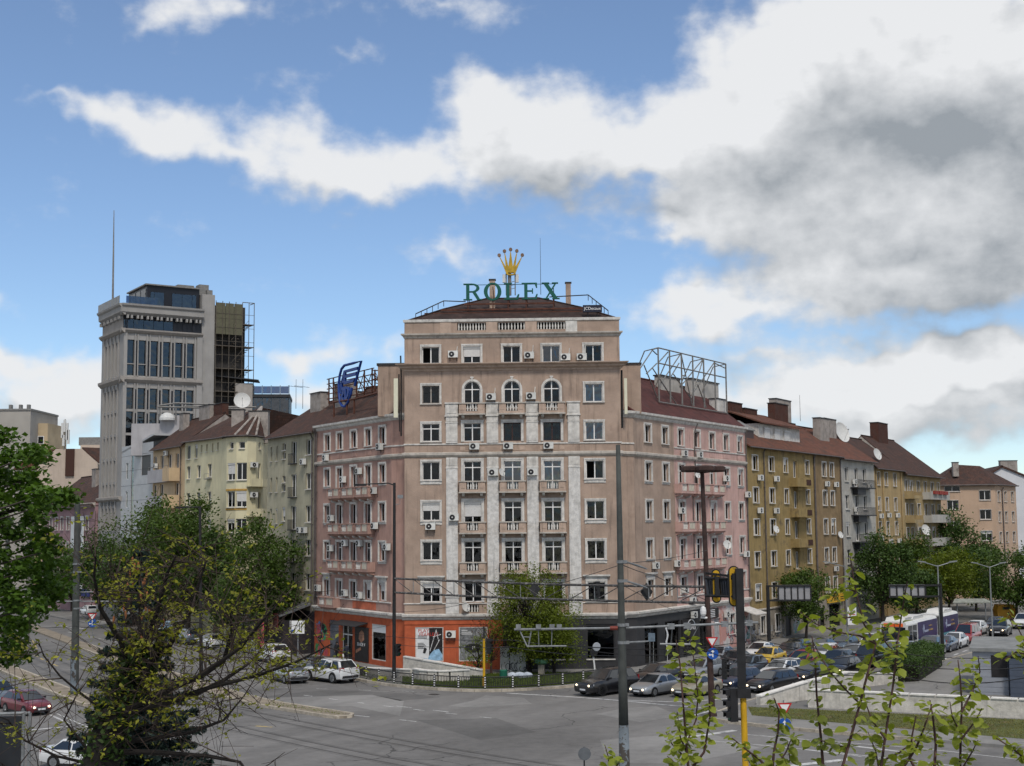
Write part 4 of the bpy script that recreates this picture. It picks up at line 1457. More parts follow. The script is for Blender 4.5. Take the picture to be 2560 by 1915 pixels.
# roof over the bay and the straight part
b=MB()
ap=Vector((Q[3].x+.5,Q[3].y+5.5,26.0))
ring=[Vector((PL(53.8).x,PL(53.8).y,22.55))+Vector((nL.x,nL.y,0))*.5]+[Vector((q.x,q.y,22.4))+(Vector((q.x,q.y,0))-Vector((ap.x,ap.y,0))).normalized()*.45 for q in Q]
far=Vector((PL(53.8).x,PL(53.8).y,0))+Vector((-nL.x,-nL.y,0))*6+Vector((0,0,26.0))
b.poly([ring[0],ring[1],ap,far])
for i in range(1,len(ring)-1):
 b.poly([ring[i],ring[i+1],ap])
bk=Vector((ap.x+8,ap.y+6,24.5))
b.poly([ring[-1],bk,ap])
b.poly([ap,bk,far+Vector((8,6,-2)),far])
ro=b.build('roof',TILE,o_,I4)
uv_planar(ro.data)
b=MB()
b.tube(ring,.09,6)
b.build('gutter',PIPE,ro,I4)
b=MB()
for i in (3,4,5):
 b.tube([ring[i]+Vector((0,0,.05)),ap+Vector((0,0,.1))],.13,6)
b.build('hip_tile',CHIM,ro,I4)
# body behind
b=MB()
pp=[PL(53.8)]+Q
pts=[(p_.x,p_.y) for p_ in pp]+[(Q[-1].x+3,Q[-1].y+8),(PL(53.8).x+8,PL(53.8).y+8)]
cen=Vector((sum(p_[0] for p_ in pts)/len(pts),sum(p_[1] for p_ in pts)/len(pts)))
pin=[tuple(Vector(p_).lerp(cen,.22)) for p_ in pts]
b.prism([(p_[0],p_[1],.05) for p_ in pin],(0,0,22.0))
b.build('interior_core',ROOM_SHADE,o_,I4)
b=MB()
n_=len(pts)
for i in range(len(pp)-1,n_):
 a_,c_=pts[i],pts[(i+1)%n_]
 b.poly([(*a_,0),(*c_,0),(*c_,22.3),(*a_,22.3)])
b.build('rear_wall',CRM,o_,I4)
for (u,v,Y,w,d,h,mm) in ((648,1060,155,2.2,1.2,3.6,CHIM),(596,1030,156,1.4,.9,2.4,CHIM)):
 p=at(u,v,Y)
 chimney(o_,T(p.x,p.y,p.z-2.2),w,d,h,mm)
# ---------------- peach block with recessed balconies, grey modern slab
PCH=mat('stucco_peach',(0.52,0.39,0.245),.92,.1,.6,.4,9,streak=.4)
GRYS=mat('stucco_lilac_grey',(0.37,0.36,0.37),.92,.1,.6,.3,9,streak=.3)
F_,L_=FLt(66.0,53.8)
o_=empty('peach_block',PL(60).to_3d(),0,'peach plaster block with grey balcony front and tile roof, left of the cream block','building')
wv=row_windows([(.9,1.2),(3.6,1.3),(6.5,1.3),(9.4,1.3)],[(19.2,2.2),(15.9,1.9),(12.6,1.9),(9.3,1.9)],{},{(2,1),(2,2),(2,3)})
facade(o_,F_,L_,0,22.5,wv,PCH)
shell(o_,F_,L_,10,22.4,PCH)
gable_roof(o_,F_,L_,10,22.5,26.2,.5,TILE,gm=CHIM)
for z in (18.0,14.7,11.4):
 MB().box(0,8.0,-.7,.0,z,z+1.6).build('balcony',GRYS,o_,F_)
 MB().box(8.0,10.5,-1.4,.0,z,z+1.6).build('balcony',PCH,o_,F_)
b=MB()
b.tube([(.1,-.68,20.0),(7.9,-.68,20.0)],.03,5)
for i in range(5):
 b.tube([(.2+i*1.9,-.68,19.6),(.2+i*1.9,-.68,20.0)],.025,4)
b.build('railing',STEEL,o_,F_)
ac(F_,5.8,21.3,'upper part','peach block')
ac(F_,1.9,19.9,'lower part','peach block')
downpipe(o_,F_,10.9,9,22.3,.07)
for (s,y,w,h,mm) in ((2.4,3.2,1.6,2.6,CHIM),(6.4,4.8,3.8,2.2,CHIM),(10.2,5.2,3.0,2.0,BRICK)):
 chimney(o_,F_@T(s,y,roofz(22.5,26.2,5,min(y,5))-.6),w,.8,h,mm)
MODG=mat('panel_grey',(0.40,0.41,0.42),.45,.08,.8)
F_,L_=FLt(79.6,66.0)
o_=empty('grey_panel_block',PL(73).to_3d(),0,'narrow grey panelled modern block beside the tower, tall blue glass strip','building')
strip_op=[(4.4,5.5,6.2,22.0)]
panes=[(2.6,z,.9,2.2,dict(cas=0,cols=1,sill=False,gm=GLASSB,deep=.08)) for z in (7.5,11.3,15.1,18.9)]
big=[(8.8,12.6,19.2,21.8)]
facade(o_,F_,L_,0,23.4,panes,MODG,strip_op+big,deep=.15)
for (a,c,d,e) in strip_op:
 for i in range(9):
  z=d+i*(e-d)/9
  o2=MB().box(a,c,.06,.1,z,z+.06).build('mullion',STEELD,o_,F_)
  MB().box(a,c,.07,.09,z+.06,z+(e-d)/9).build('pane',GLASSB,o_,F_)
MB().box(8.8,12.6,.08,.12,19.2,21.8).build('dark_panel',POSTK,o_,F_)
b=MB()
for i in range(1,12):
 b.box(.02,L_-.02,-.012,.001,i*2.0,i*2.0+.03)
b.build('panel_joint',STEELD,o_,F_)
b=MB()
b.prism([(0,0,22.5),(L_,0,24.2),(L_,10,24.2),(0,10,22.5)],(0,0,.25))
b.build('roof',MODG,o_,F_)
shell(o_,F_,L_,10,22.5,MODG)
# rooftop storey, pale plant boxes and steel canopy behind the tile roofs
p=at(400,1075,180)
b=MB()
b.box(-3.5,3.5,-2,4,0,4.2)
b.box(.4,3.6,-2.6,-1.4,0,5.2)
b.build('rooftop_room',GRYS,o_,T(p.x,p.y+1,p.z-3.4))
b=MB()
zc=at(480,1020,178)
for (u0,v0,u1,v1) in ((395,1017,600,1022),(398,1014,440,1008),(440,1008,562,1012),(460,1016,640,1018)):
 b.tube([at(u0,v0,178),at(u1,v1,178)],.12,5)
for u in (400,440,517,590):
 b.tube([at(u,1018,178),at(u,1050,178)],.1,5)
b.build('steel_canopy',STEEL,o_,I4)
p=at(418,1045,178)
b=MB()
b.lathe([(1.0,0),(1.0,.3),(.8,.7),(.4,.95),(0.05,1.02)],14,T(p.x,p.y,p.z-.3))
b.build('vent_dome',DISHM,o_,I4)
# ---------------- stone tower with glass top and caged service stair
STONE=mat('tower_stone',(0.295,0.285,0.272),.8,.08,.5,.1,20,streak=.2)
STONED=mat('tower_cornice',(0.30,0.275,0.25),.8,.12,1,.1,20,streak=.3)
BLKG=glass_mat('tower_glass',(.22,.27,.34),.03,.03,refl=.8)
BLKP=mat('tower_black_panel',(.012,.013,.018),.35,.2,2)
TW=empty('tower',PL(82).to_3d(),0,'tall grey stone tower with glass penthouse, black bands and caged stair at its side','building')
C_=PL(79.8)
tin=Vector((-nL.x,-nL.y))
FT=frame2(C_,tin)
FTL,LTL=FLt(90.35,79.8)
bays=[0.95,2.6,4.3,6.05,7.8,9.5]
LT=11.2
floors=[(5.6+3.3*i,2.75) for i in range(8)]
wv=[]
for s in bays:
 for (z,h) in floors:
  wv.append((s,z,1.1,h+.2,dict(cas=0,cols=1,sill=False,gm=BLKG,fm=BLKP,deep=.3,**(dict(curtain=(0,'left')) if RND.random()<.18 else {}))))
 wv.append((s,33.35,1.1,1.55,dict(cas=0,cols=1,sill=False,gm=BLKG,fm=BLKP,deep=.3)))
 wv.append((s,35.02,1.1,3.3,dict(cas=0,cols=1,sill=False,gm=BLKG,fm=BLKP,deep=.3)))
facade(TW,FT,LT,0,39.4,wv,STONE,deep=.32)
for i,s in enumerate(bays):
 for sx in (-.64,.64):
  MB().box(s+sx-.07,s+sx+.07,-.16,.01,2.0,32.3).build('mullion_pier',STONE,TW,FT)
  MB().box(s+sx-.07,s+sx+.07,-.16,.01,33.25,39.2).build('mullion_pier',STONE,TW,FT)
 if i<5:
  sm=(s+bays[i+1])/2
  for (z,h) in floors+[(33.35,4.9)]:
   MB().box(sm-.13,sm+.13,-.012,.004,z,z+h).build('dark_slot',BLKP,TW,FT)
MB().box(-.02,.45,-.2,.02,2,39.3).build('corner_pier',STONE,TW,FT)
MB().box(10.4,LT,-.2,.02,2,39.3).build('corner_pier',STONE,TW,FT)
wv=[]
for s in (2.4,4.1,5.8,7.5):
 for (z,h) in floors[2:]:
  wv.append((s,z,1.2,h+.15,dict(cas=0,cols=1,sill=False,gm=BLKG,fm=BLKP,deep=.3)))
 wv.append((s,33.6,1.2,4.6,dict(cas=0,cols=1,sill=False,gm=BLKG,fm=BLKP,deep=.3)))
facade(TW,FTL,LTL,0,39.4,wv,STONE,deep=.32)
for s in (1.5,3.25,4.95,6.65,8.4):
 MB().box(s-.12,s+.12,-.2,.01,12,32.3).build('mullion_pier',STONE,TW,FTL)
 MB().box(s-.12,s+.12,-.2,.01,33.25,39.2).build('mullion_pier',STONE,TW,FTL)
for F2,l2,e0,e1 in ((FT,LT,0,0),(FTL,LTL,0,0)):
 for (pr,mm,nm) in (([(0.02,32.3),(.15,32.4),(.5,32.75),(.52,33.1),(0,33.2)],STONED,'cornice'),([(0.02,39.2),(.2,39.3),(.5,39.6),(.52,39.8),(0,39.85)],STONED,'cornice'),([(0.02,16.0),(.4,16.3),(.42,16.6),(0,16.7)],STONED,'cornice'),([(0.1,41.7),(.15,41.75),(.6,42.1),(.62,42.8),(.85,43.0),(.9,43.25),(0,43.3)],STONE,'cornice')):
  if nm=='cornice' and pr[0][1]==16.0 and F2 is FT:
   continue
  strip(TW,F2,-.5 if F2 is FT else 0,l2+(.0 if F2 is FT else.5),pr,mm,nm,0)
# glazed belt with brackets
 n=8 if F2 is FT else 6
 for i in range(n):
  a,c=l2*i/n,l2*(i+1)/n
  solid=F2 is FT and i>=5
  MB().box(a+.03,c-.03,.25,.3,39.85,41.2 if not solid else 41.7).build('pane' if not solid else 'black_panel',BLKG if not solid else BLKP,TW,F2)
  MB().box(a+.25,a+.5,-.5,.05,41.25,41.72).build('cornice_bracket',STONE,TW,F2)
  MB().box(a+.8,a+1.05,-.5,.05,41.25,41.72).build('cornice_bracket',STONE,TW,F2)
 MB().box(0,l2,.35,.5,39.8,41.72).build('belt_wall',BLKP,TW,F2)
 b=MB()
 for i in range(7):
  b.box(l2*i/7+.02,l2*(i+1)/7-.02,-.7,-.68,43.3,44.4)
 if F2 is FTL:
  b.build('glass_balustrade',GLASSB,TW,F2)
MB().box(0,4.4,-.72,-.7,43.3,44.3).build('glass_balustrade',GLASSB,TW,FT)
# body, terrace, penthouse
MB().box(.4,LT,2.0,10.5,.1,39.3).build('interior_core',ROOM_SHADE,TW,FT)
MB().box(.02,LT,.6,10.55,39.3,43.25).build('belt_core',STONED,TW,FT)
MB().poly([(LT,0,0),(LT,10.5,0),(LT,10.5,39.4),(LT,0,39.4)]).build('rear_wall',STONE,TW,FT)
MB().poly([(0,10.5,0),(LT,10.5,0),(LT,10.5,39.4),(0,10.5,39.4)]).build('rear_wall',STONE,TW,FT)
ph=MB().box(3.4,11.0,.9,9.5,43.26,46.3).build('penthouse',BLKP,TW,FT)
for (a,c) in ((3.9,4.4),(4.45,5.8),(7.0,8.4),(8.45,9.9),(9.95,10.5)):
 MB().box(a,c,.84,.9,43.4,45.4).build('pane',GLASSB,ph,FT)
for i in range(3):
 MB().box(3.34,3.4,1.4+i*2.4,3.4+i*2.4,43.4,45.9).build('pane',GLASSB,ph,FT)
MB().box(3.1,11.0,.6,9.6,46.31,46.5).build('roof_slab',STEEL,ph,FT)
MB().box(LT,13.1,.25,9,0,45.6).build('stair_core',STONE,TW,FT)
for (a,c,z0,z1,y) in ((8.2,10.6,46.5,47.0,2),(11.2,12.6,45.6,47.2,1.5),(12.2,13.0,45.6,46.4,1)):
 MB().box(a,c,y,y+1.6,z0,z1).build('roof_plant',STEEL,TW,FT)
# caged stair: landings, flights, net posts
CAGE=mat('cage_steel',(.10,.085,.068),.7,.25,3)
OLV=mat('cage_panel_olive',(.10,.095,.06),.7,.12,2)
MB().box(13.1,18.3,1.8,8,0,44.4).build('stair_wall',mat('stair_wall_dark',(.05,.046,.043),.9,.4,.6),TW,FT)
for i in range(2):
 for j,(a,c) in enumerate(((13.2,14.6),(14.66,15.9),(15.96,17.2))):
  MB().box(a,c,.05,.1,40.0+i*2.3,42.25+i*2.3).build('net_panel',OLV,TW,FT)
for i in range(14):
 z=2+i*3.3
 if z>45:
  break
 MB().box(13.15,19.0,.1,1.78,z,z+.1).build('landing',CAGE,TW,FT)
 if z>41:
  break
 b=MB()
 n=9
 for k in range(n):
  x=15.6+k*.3
  b.box(x,x+.3,.3,1.1,z+.1+k*3.2/n,z+.16+k*3.2/n)
 b.tube([(15.6,.3,z+.9),(18.3,.3,z+4.0)],.03,4)
 b.build('stair_flight',CAGE,TW,FT)
for x in (13.2,14.2,15.2,16.2,17.2,18.2,19.0):
 MB().box(x-.04,x+.04,.0,.08,0,44.8).build('cage_post',CAGE,TW,FT)
for i in range(21):
 z=3+i*2.0
 MB().box(13.15,19.05,.0,.06,z,z+.05).build('cage_rail',CAGE,TW,FT)
MB().box(17.2,19.05,.0,.05,44.8,44.9).build('cage_rail',CAGE,TW,FT)
MB().box(19.0,19.06,0,1.7,44.8,44.9).build('cage_rail',CAGE,TW,FT)
b=MB()
p0,p1=at(282,757,194),at(285,526,194)
b.tube([p0-Vector((0,0,1)),p0.lerp(p1,.5),p1],[.16,.12,.05],8)
b.build('mast',STEEL,TW,I4)
# low wing of the tower with glass balustrade and blue glazing
o_=empty('blue_glass_annexe',at(680,1010,196),0,'flat roofed blue glass annexe behind the tile roofs, right of the tower','building')
Fg=frame2(at(632,1000,196).to_2d(),(1,.12))
zz=at(660,1055,196).z
MB().box(0,5.2,.2,8,0,at(660,993,196).z).build('interior_core',mat('annexe_blue',(.03,.075,.12),.5,.15,1),o_,Fg)
for i in range(4):
 MB().box(.1+i*1.27,1.3+i*1.27,.1,.15,zz,at(660,995,196).z).build('pane',GLASSB,o_,Fg)
MB().box(-.05,5.3,.0,8.2,at(660,993,196).z,at(660,985,196).z).build('roof_slab',STEELD,o_,Fg)
zt=at(660,985,196).z
for i in range(5):
 MB().box(i*1.28,i*1.28+.08,.05,.1,zt,zt+1.3).build('baluster_post',STEELD,o_,Fg)
 if i<4:
  MB().box(i*1.28+.1,i*1.28+1.26,.06,.09,zt+.1,zt+1.15).build('pane',GLASSB,o_,Fg)
MB().box(-2.6,-.05,.0,4,0,at(628,958,196).z).build('side_wall',STONED,o_,Fg)
b=MB()
b.prism([(-6,-.5,zt+2.6),(.8,-.5,zt+1.9),(.8,3,zt+1.9),(-6,3,zt+2.6)],(0,0,.15))
b.build('canopy',STEELD,o_,Fg)
# ---------------- far left: pink house with mural board, plain blocks behind
MAUVE=mat('stucco_mauve',(0.30,0.19,0.20),.92,.12,.5,.4,10,streak=.5)
BEI=mat('stucco_beige_far',(0.46,0.38,0.31),.92,.1,.4,.3,8,streak=.25)
F_,L_=FLt(122,92)
o_=empty('mauve_house',PL(105).to_3d(),0,'mauve house with tile roof and tall mural board, left of the tower','building')
wv=row_windows([(2,1.4),(5.4,1.4),(8.8,1.4),(12,1.4),(15.5,1.4),(26,1.5)],[(12.2,1.9),(8.4,1.9),(4.6,1.9)],dict(cas=.14))
facade(o_,F_,L_,0,16.0,wv,MAUVE)
shell(o_,F_,L_,12,16,MAUVE)
strip(o_,F_,0,L_,[(.02,15.4),(.3,15.8),(.5,16.0),(0,16.1)],TRIMD,'cornice',0)
rz=gable_roof(o_,F_,L_,12,16.0,20.6,.6,TILE,hip1=5.0,gm=CHIM)
m_=MB().box(18.0,24.8,-.25,-.12,3.6,14.2).build('mural_board',mat('mural_pale',(.58,.60,.60),.6,.12,.6),o_,F_)
BW=mat('mural_dark',(.05,.052,.055),.6,.5,1.5,distort=2)
b=MB()
b.poly([(19.2,-.262,4.2),(21.2,-.262,3.9),(22.2,-.262,6.5),(22.9,-.262,9.0),(24.2,-.262,10.5),(23.6,-.262,11.2),(22.2,-.262,10.3),(21.4,-.262,11.0),(20.2,-.262,9.8),(19.6,-.262,7.5)])
b.poly([(22.6,-.264,11.5),(23.4,-.264,11.3),(24.0,-.264,12.4),(23.9,-.264,13.4),(23.0,-.264,13.5),(22.5,-.264,12.5)])
b.build('mural_print',BW,m_,F_)
chimney(o_,F_@T(17,4,18.0),2.2,1.4,3.4,CHIM)
chimney(o_,F_@T(27.5,5,18.5),1.6,1.2,2.6,CHIM)
MB().box(24.5,28.5,-.3,-.05,2.6,3.6).build('shop_sign',mat('sign_navy',(.03,.04,.15),.6,.1,2),o_,F_)
# gable-end blocks behind it
o_=empty('beige_gable_block',at(180,1150,250),0,'beige windowless gable end with red brick chimney stack, behind the mauve house','building')
Y_=250
P_=lambda u,v:at(u,v,Y_)
b=MB()
prof=[P_(95,1330),P_(95,1165),P_(140,1122),P_(205,1122),P_(244,1158),P_(250,1330)]
b.prism([(q.x,q.y,q.z) for q in prof],(-6,25,0))
b.build('wall',BEI,o_,I4)
b=MB()
q0,q1=P_(164,1190),P_(187,1122)
b.box(q0.x,q1.x,Y_-.35,Y_-.02,q0.z,q1.z)
b.build('chimney',BRICK,o_,I4)
b=MB()
q0,q1,q2,q3=P_(30,1175),P_(95,1163),P_(140,1120),P_(80,1130)
b.prism([q0,q1,q2,q3],(-1,12,.3))
uv_planar(b.build('roof',TILEO,o_,I4).data)
b=MB()
q0,q1=P_(205,1122),P_(246,1158)
b.prism([(q0.x,Y_,q0.z),(q1.x,Y_,q1.z),(q1.x+6,Y_+6,q1.z),(q0.x+6,Y_+6,q0.z)],(0,0,.3))
uv_planar(b.build('roof',TILE,o_,I4).data)
# telecom mast on it
mo=empty('telecom_antenna',P_(162,1122),0,'cluster of white telecom antenna panels on the beige gable block','antenna')
b=MB()
b.cyl(P_(162,1122),P_(163,1048),.12,.1,6)
b.build('pole',STEEL,mo,I4)
for (u,v0,v1) in ((157,1058,1095),(163,1050,1080),(169,1058,1100),(160,1088,1115),(172,1075,1110)):
 a,c=P_(u,v1),P_(u,v0)
 MB().box(a.x-.2,a.x+.2,Y_-.5,Y_-.2,a.z,c.z).build('antenna_panel',DISHM,mo,I4)
o_=empty('grey_slab_block',at(40,1050,300),0,'plain grey slab block at the left edge, flat roof with small vents','building')
a,c=at(-60,1330,300),at(77,1026,300)
MB().box(a.x,c.x,300,318,0,c.z).build('wall',mat('slab_grey',(.33,.31,.28),.9,.08,.3),o_,I4)
MB().box(a.x-.2,c.x+.2,299.8,318,c.z,c.z+.4).build('coping',STEEL,o_,I4)
for u in (25,50,70):
 q=at(u,1020,302)
 MB().box(q.x-.3,q.x+.3,302,303,c.z+.4,c.z+1.5).build('roof_vent',STEEL,o_,I4)
o_=empty('tan_slab_block',at(98,1100,305),0,'small tan tower block with pale window strip, beside the grey slab block','building')
a,c=at(78,1330,305),at(120,1058,305)
MB().box(a.x,c.x,305,318,0,c.z).build('wall',mat('slab_tan',(.43,.34,.22),.9,.15,.25),o_,I4)
for i in range(4):
 q=at(102,1100+i*24,304.9)
 w_=MB().box(q.x-.7,q.x+.7,304.85,304.95,q.z-.9,q.z+.9).build('window',FRAMEW,o_,I4)
 MB().box(q.x-.55,q.x+.55,304.8,304.85,q.z-.75,q.z+.75).build('pane',GLASSB,w_,I4)
q0,q1=at(95,1056,306),at(96,1026,306)
MB().cyl(q0,q1,.25,.25,6).build('roof_antenna',DISHM,o_,I4)
o_=empty('low_roofs_block',at(215,1110,270),0,'low flat roofed block with grey sheds between the gable block and the tower','building')
a,c=at(196,1330,270),at(262,1112,270)
MB().box(a.x,c.x,270,285,0,c.z).build('wall',BEI,o_,I4)
q=at(222,1103,271)
MB().box(q.x-2,q.x+2.4,271,275,c.z,c.z+1.6).build('roof_shed',STEEL,o_,I4)
q=at(243,1106,272)
MB().prism([(q.x-.8,272,c.z+.2),(q.x+2,272,c.z+.2),(q.x+2,275,c.z+1.4),(q.x-.8,275,c.z+1.4)],(0,0,.1)).build('skylight',DISHM,o_,I4)
# ---------------- right row
MUST=mat('stucco_mustard',(0.285,0.205,0.085),.94,.25,.5,.7,7,streak=1.0,col2=(.14,.105,.062),c2lo=.5,c2hi=.7,c2scale=.5)
MUSTB=mat('stucco_mustard_brown',(0.215,0.15,0.08),.94,.2,.6,.6,7,streak=.6,col2=(.36,.30,.23),c2lo=.66,c2hi=.7,c2scale=.45)
F_,L_=FRt(25.35,54.93)
o_=empty('mustard_block',PR(40).to_3d(),0,'stained mustard plaster block with flaking walls beside the pink block','building')
rws=[(17.78,1.5),(14.4,1.55),(11.06,1.6),(7.75,1.55),(4.4,1.6)]
wv=row_windows([(2.37,1.55),(6.95,1.55),(11.2,1.2),(17.97,1.25)],rws,dict(cas=.05))
wv+=row_windows([(14.2,1.1)],[(z-.5,h+.3) for z,h in rws])
wv+=row_windows([(23.7,1.35),(26.4,1.35)],[(z-.1,h+.1) for z,h in rws[:4]]+[(4.2,1.7)],dict(cas=.1))
wv+=row_windows([(3.4,1.3),(7.6,1.5)],[(.9,1.8)],dict(cas=.05,gm=GLASS))
SP2=20.1
facade(o_,F_,SP2,3.4,20.4,[w for w in wv if w[0]<SP2 and w[1]>3],MUST)
facade(o_,F_,L_,3.4,20.4,[w for w in wv if w[0]>SP2 and w[1]>3],MUSTB,s0=SP2)
gw=facade(o_,F_,L_,0,3.4,[w for w in wv if w[1]<3],mat('plinth_grey',(.25,.22,.18),.95,.25,.8,.4,9,streak=.6),[(10,11.6,.02,2.6),(20.6,22.5,.1,2.6),(24,28,.1,2.8)])
MB().box(10,11.6,.15,.2,.02,2.6).build('door',STEELD,o_,F_)
for (a,c) in ((20.6,22.5),(24,28)):
 q_=MB().box(a,c,.12,.16,2.6,2.62).build('shop_window',STEELD,o_,F_)
 MB().box(a,c,.12,.14,.1,2.6).build('pane',GLASS,q_,F_)
graffiti(gw,F_,.2,2.6,.3,2.0,8,21,[GRAF[4],GRAF[3]],.09)
graffiti(gw,F_,4.4,9.7,.2,1.6,9,22,[GRAF[4],GRAF[3]],.09)
graffiti(gw,F_,11.9,14,.4,2.3,5,23,[GRAF[6],GRAF[4]],.12)
YS=mat('sign_yellow',(.55,.33,.03),.6,.08,2)
q_=MB().box(23.2,28.8,-.3,-.05,3.0,3.95).build('shop_sign',YS,o_,F_)
for k_ in range(4):
 MB().box(25.0+k_*.42,25.22+k_*.42,-.312,-.3,3.2,3.75).build('sign_stroke',BLKT,q_,F_)
for k_ in range(2):
 MB().box(27.2,28.4,-.312,-.3,3.25+k_*.25,3.35+k_*.25).build('sign_stroke',BLKT,q_,F_)
shell(o_,F_,L_,11,20.4,MUST)
strip(o_,F_,0,SP2,[(.02,3.3),(.1,3.34),(.1,3.46),(0,3.5)],TRIMD,'string_course',0)
mr=gable_roof(o_,F_,L_,11,20.4,24.2,.5,TILEO,gm=TRIMD)
for (pos,z) in ((14.2,16.35),(14.2,13.0),(14.2,9.7),(14.2,6.4)):
 b=MB()
 b.box(pos-1.9,pos+3.0,-.95,0,z-.12,z)
 b.box(pos-1.9,pos+3.0,-.95,-.87,z,z+.85)
 b.box(pos-1.9,pos-1.82,-.87,0,z,z+.85)
 b.box(pos+2.92,pos+3.0,-.87,0,z,z+.85)
 b.box(pos-.6,pos+1.2,-.5,0,z-.5,z-.12)
 b.build('balcony',MUST,o_,F_)
 if pos<15:
  q_=MB().box(pos+.9,pos+2.3,-1.0,-.96,z+.1,z+.7).build('balcony_box',BRICK,o_,F_)
for s in (4.7,20.1,20.3,29.4):
 downpipe(o_,F_,s,0,20.2,.07)
# white attic storey with three windows, set into the roof
Fa=F_@T(7.2,1.4,0)
q_=MB()
q_.prism([(0,0,20.7),(12.6,0,20.7),(12.6,0,23.0),(0,0,23.0)],(0,4,0))
at_=q_.build('attic_storey',TRIMW,o_,Fa)
for s in (2.2,5.2,8.2):
 window(o_,Fa,s,21.2,1.7,1.4,cols=2,cas=.06,deep=-.08,sill=False,blind=.7)
b=MB()
b.prism([(-.4,-.6,22.95),(13,-.6,22.95),(13,4.3,24.7),(-.4,4.3,24.7)],(0,0,.15))
uv_planar(b.build('attic_roof',TILEO,o_,Fa).data)
for (s,y,w,d,h,mm) in ((2.0,6,2.6,.8,3.2,CHIM),(9.3,5.2,3.6,.8,1.9,BRICK),(13.2,5.0,3.6,.8,1.6,BRICK),(20.5,4.2,4.2,.9,3.2,BRICK),(26,6.0,5.0,.9,3.3,CHIM)):
 chimney(o_,F_@T(s,y,roofz(20.4,24.2,5.5,min(y,5.5))-.8),w,d,h+.4,mm)
b=MB()
b.box(2.4,4.6,.9,3.6,20.9,22.0)
b.build('dormer',FRAMED,o_,F_)
b=MB()
b.lathe([(2.0,0),(1.9,.12),(.15,1.1)],4,F_@T(3.5,2.2,22.0)@RZ(math.pi/4))
b.build('dormer_roof',STEEL,o_,I4)
for (s,z,r_) in ((3.2,16.7,'top floor'),(7.8,16.7,'top floor'),(2.9,13.3,'middle floor'),(7.5,13.3,'middle floor'),(24.0,16.5,'top floor'),(27.2,16.5,'top floor')):
 ac(F_,s,z,r_,'mustard block')
ac(F_,26.2,6.6,'lowest window row','mustard block')
dish(F_,7.0,11.6,.42,'white satellite dish leaning at a window of the mustard block',-.4,.3)
dish(F_,27.9,10.8,.42,'white satellite dish right of a window on the brown end of mustard block',-.4,.3)
GWM=mat('stucco_pale_grey',(0.38,0.365,0.33),.94,.16,.6,.5,7,streak=.7)
F_,L_=FRt(54.93,68.37)
o_=empty('pale_grey_block',PR(61).to_3d(),0,'narrow pale grey stone block with iron balconies between the mustard and ochre blocks','building')
rws=[(17.3,1.7),(13.9,1.7),(10.6,1.7),(7.3,1.7),(4.0,1.7)]
wv=row_windows([(2.3,1.5),(9.3,1.5)],rws)+row_windows([(6.0,1.4)],[(z-.6,h+.6) for z,h in rws])
facade(o_,F_,L_,0,20.2,wv,GWM)
b=MB()
for k in range(12):
 b.box(0,L_,-.01,.002,4+k*1.35,4.03+k*1.35)
b.build('stone_joint',TRIMD,o_,F_)
shell(o_,F_,L_,11,20.2,GWM)
gable_roof(o_,F_,L_,11,20.2,24.0,.5,TILEO,gm=TRIMD)
for z in (16.6,13.2,9.9):
 b=MB()
 b.box(3.6,10.8,-.95,0,z-.14,z)
 b.tube([(3.7,-.9,z+.9),(10.7,-.9,z+.9)],.03,4)
 for k in range(26):
  b.box(3.7+k*.28-.015,3.7+k*.28+.015,-.915,-.885,z,z+.9)
 b.box(4.4,7.6,-.7,0,z-.9,z-.14)
 b.build('balcony',[STEELD],o_,F_)
ac(F_,4.6,17.0,'top floor','pale grey block')
ac(F_,10.6,16.6,'top floor','pale grey block')
ac(F_,4.8,13.6,'middle floor','pale grey block')
for (s,y,w,h,mm) in ((3.4,3.4,3.4,3.2,CHIM),(8.6,4.4,4.6,2.8,CHIM)):
 chimney(o_,F_@T(s,y,roofz(20.2,24,5.5,y)-.6),w,.9,h,mm)
OCH=mat('stucco_ochre',(0.36,0.26,0.13),.94,.15,.5,.4,8,streak=.55)
F_,L_=FRt(68.37,80.9)
o_=empty('ochre_block',PR(75).to_3d(),0,'narrow plain ochre block with three window columns and tile roof','building')
rws=[(17.1,1.7),(13.8,1.7),(10.6,1.7),(7.3,1.7),(4.0,1.7)]
facade(o_,F_,L_,0,19.5,row_windows([(1.6,1.3),(5.0,1.3),(8.9,1.3)],rws,dict(cas=.04)),OCH)
shell(o_,F_,L_,11,19.5,OCH)
gable_roof(o_,F_,L_,11,19.5,23.6,.5,TILE,gm=TRIMD)
for s in (.5,3.3,11.6):
 downpipe(o_,F_,s,0,19.3,.08,OCH)
for (s,z,r_) in ((1.6,12.8,'upper part'),(5.0,12.9,'upper part'),(8.9,12.9,'upper part'),(5.3,9.5,'lower part'),(9.2,9.5,'lower part'),(1.3,9.9,'lower part')):
 ac(F_,s,z,r_,'plain ochre block')
dish(F_@T(4.6,1.2,0),0,21.2,.8,'round white satellite dish on the tile roof of the ochre block',-.3,.2)
dish(F_@T(-.8,4.2,0),0,23.9,1.4,'large pale mesh satellite dish on the roof between grey and ochre blocks',-.3,.2)
chimney(o_,F_@T(3.5,5.5,22.6),2.2,.9,2.4,BRICK)
OCB=mat('stucco_ochre_grey',(0.34,0.255,0.13),.94,.2,.5,.5,8,streak=.7,col2=(.25,.22,.18),c2lo=.52,c2hi=.66,c2scale=.3)
F_,L_=FRt(80.9,100.5)
o_=empty('ochre_balcony_block',PR(90).to_3d(),0,'weathered ochre corner block with stacked balconies and big brick chimney','building')
rws=[(16.4,1.6),(13.2,1.6),(9.8,1.7),(6.5,1.7)]
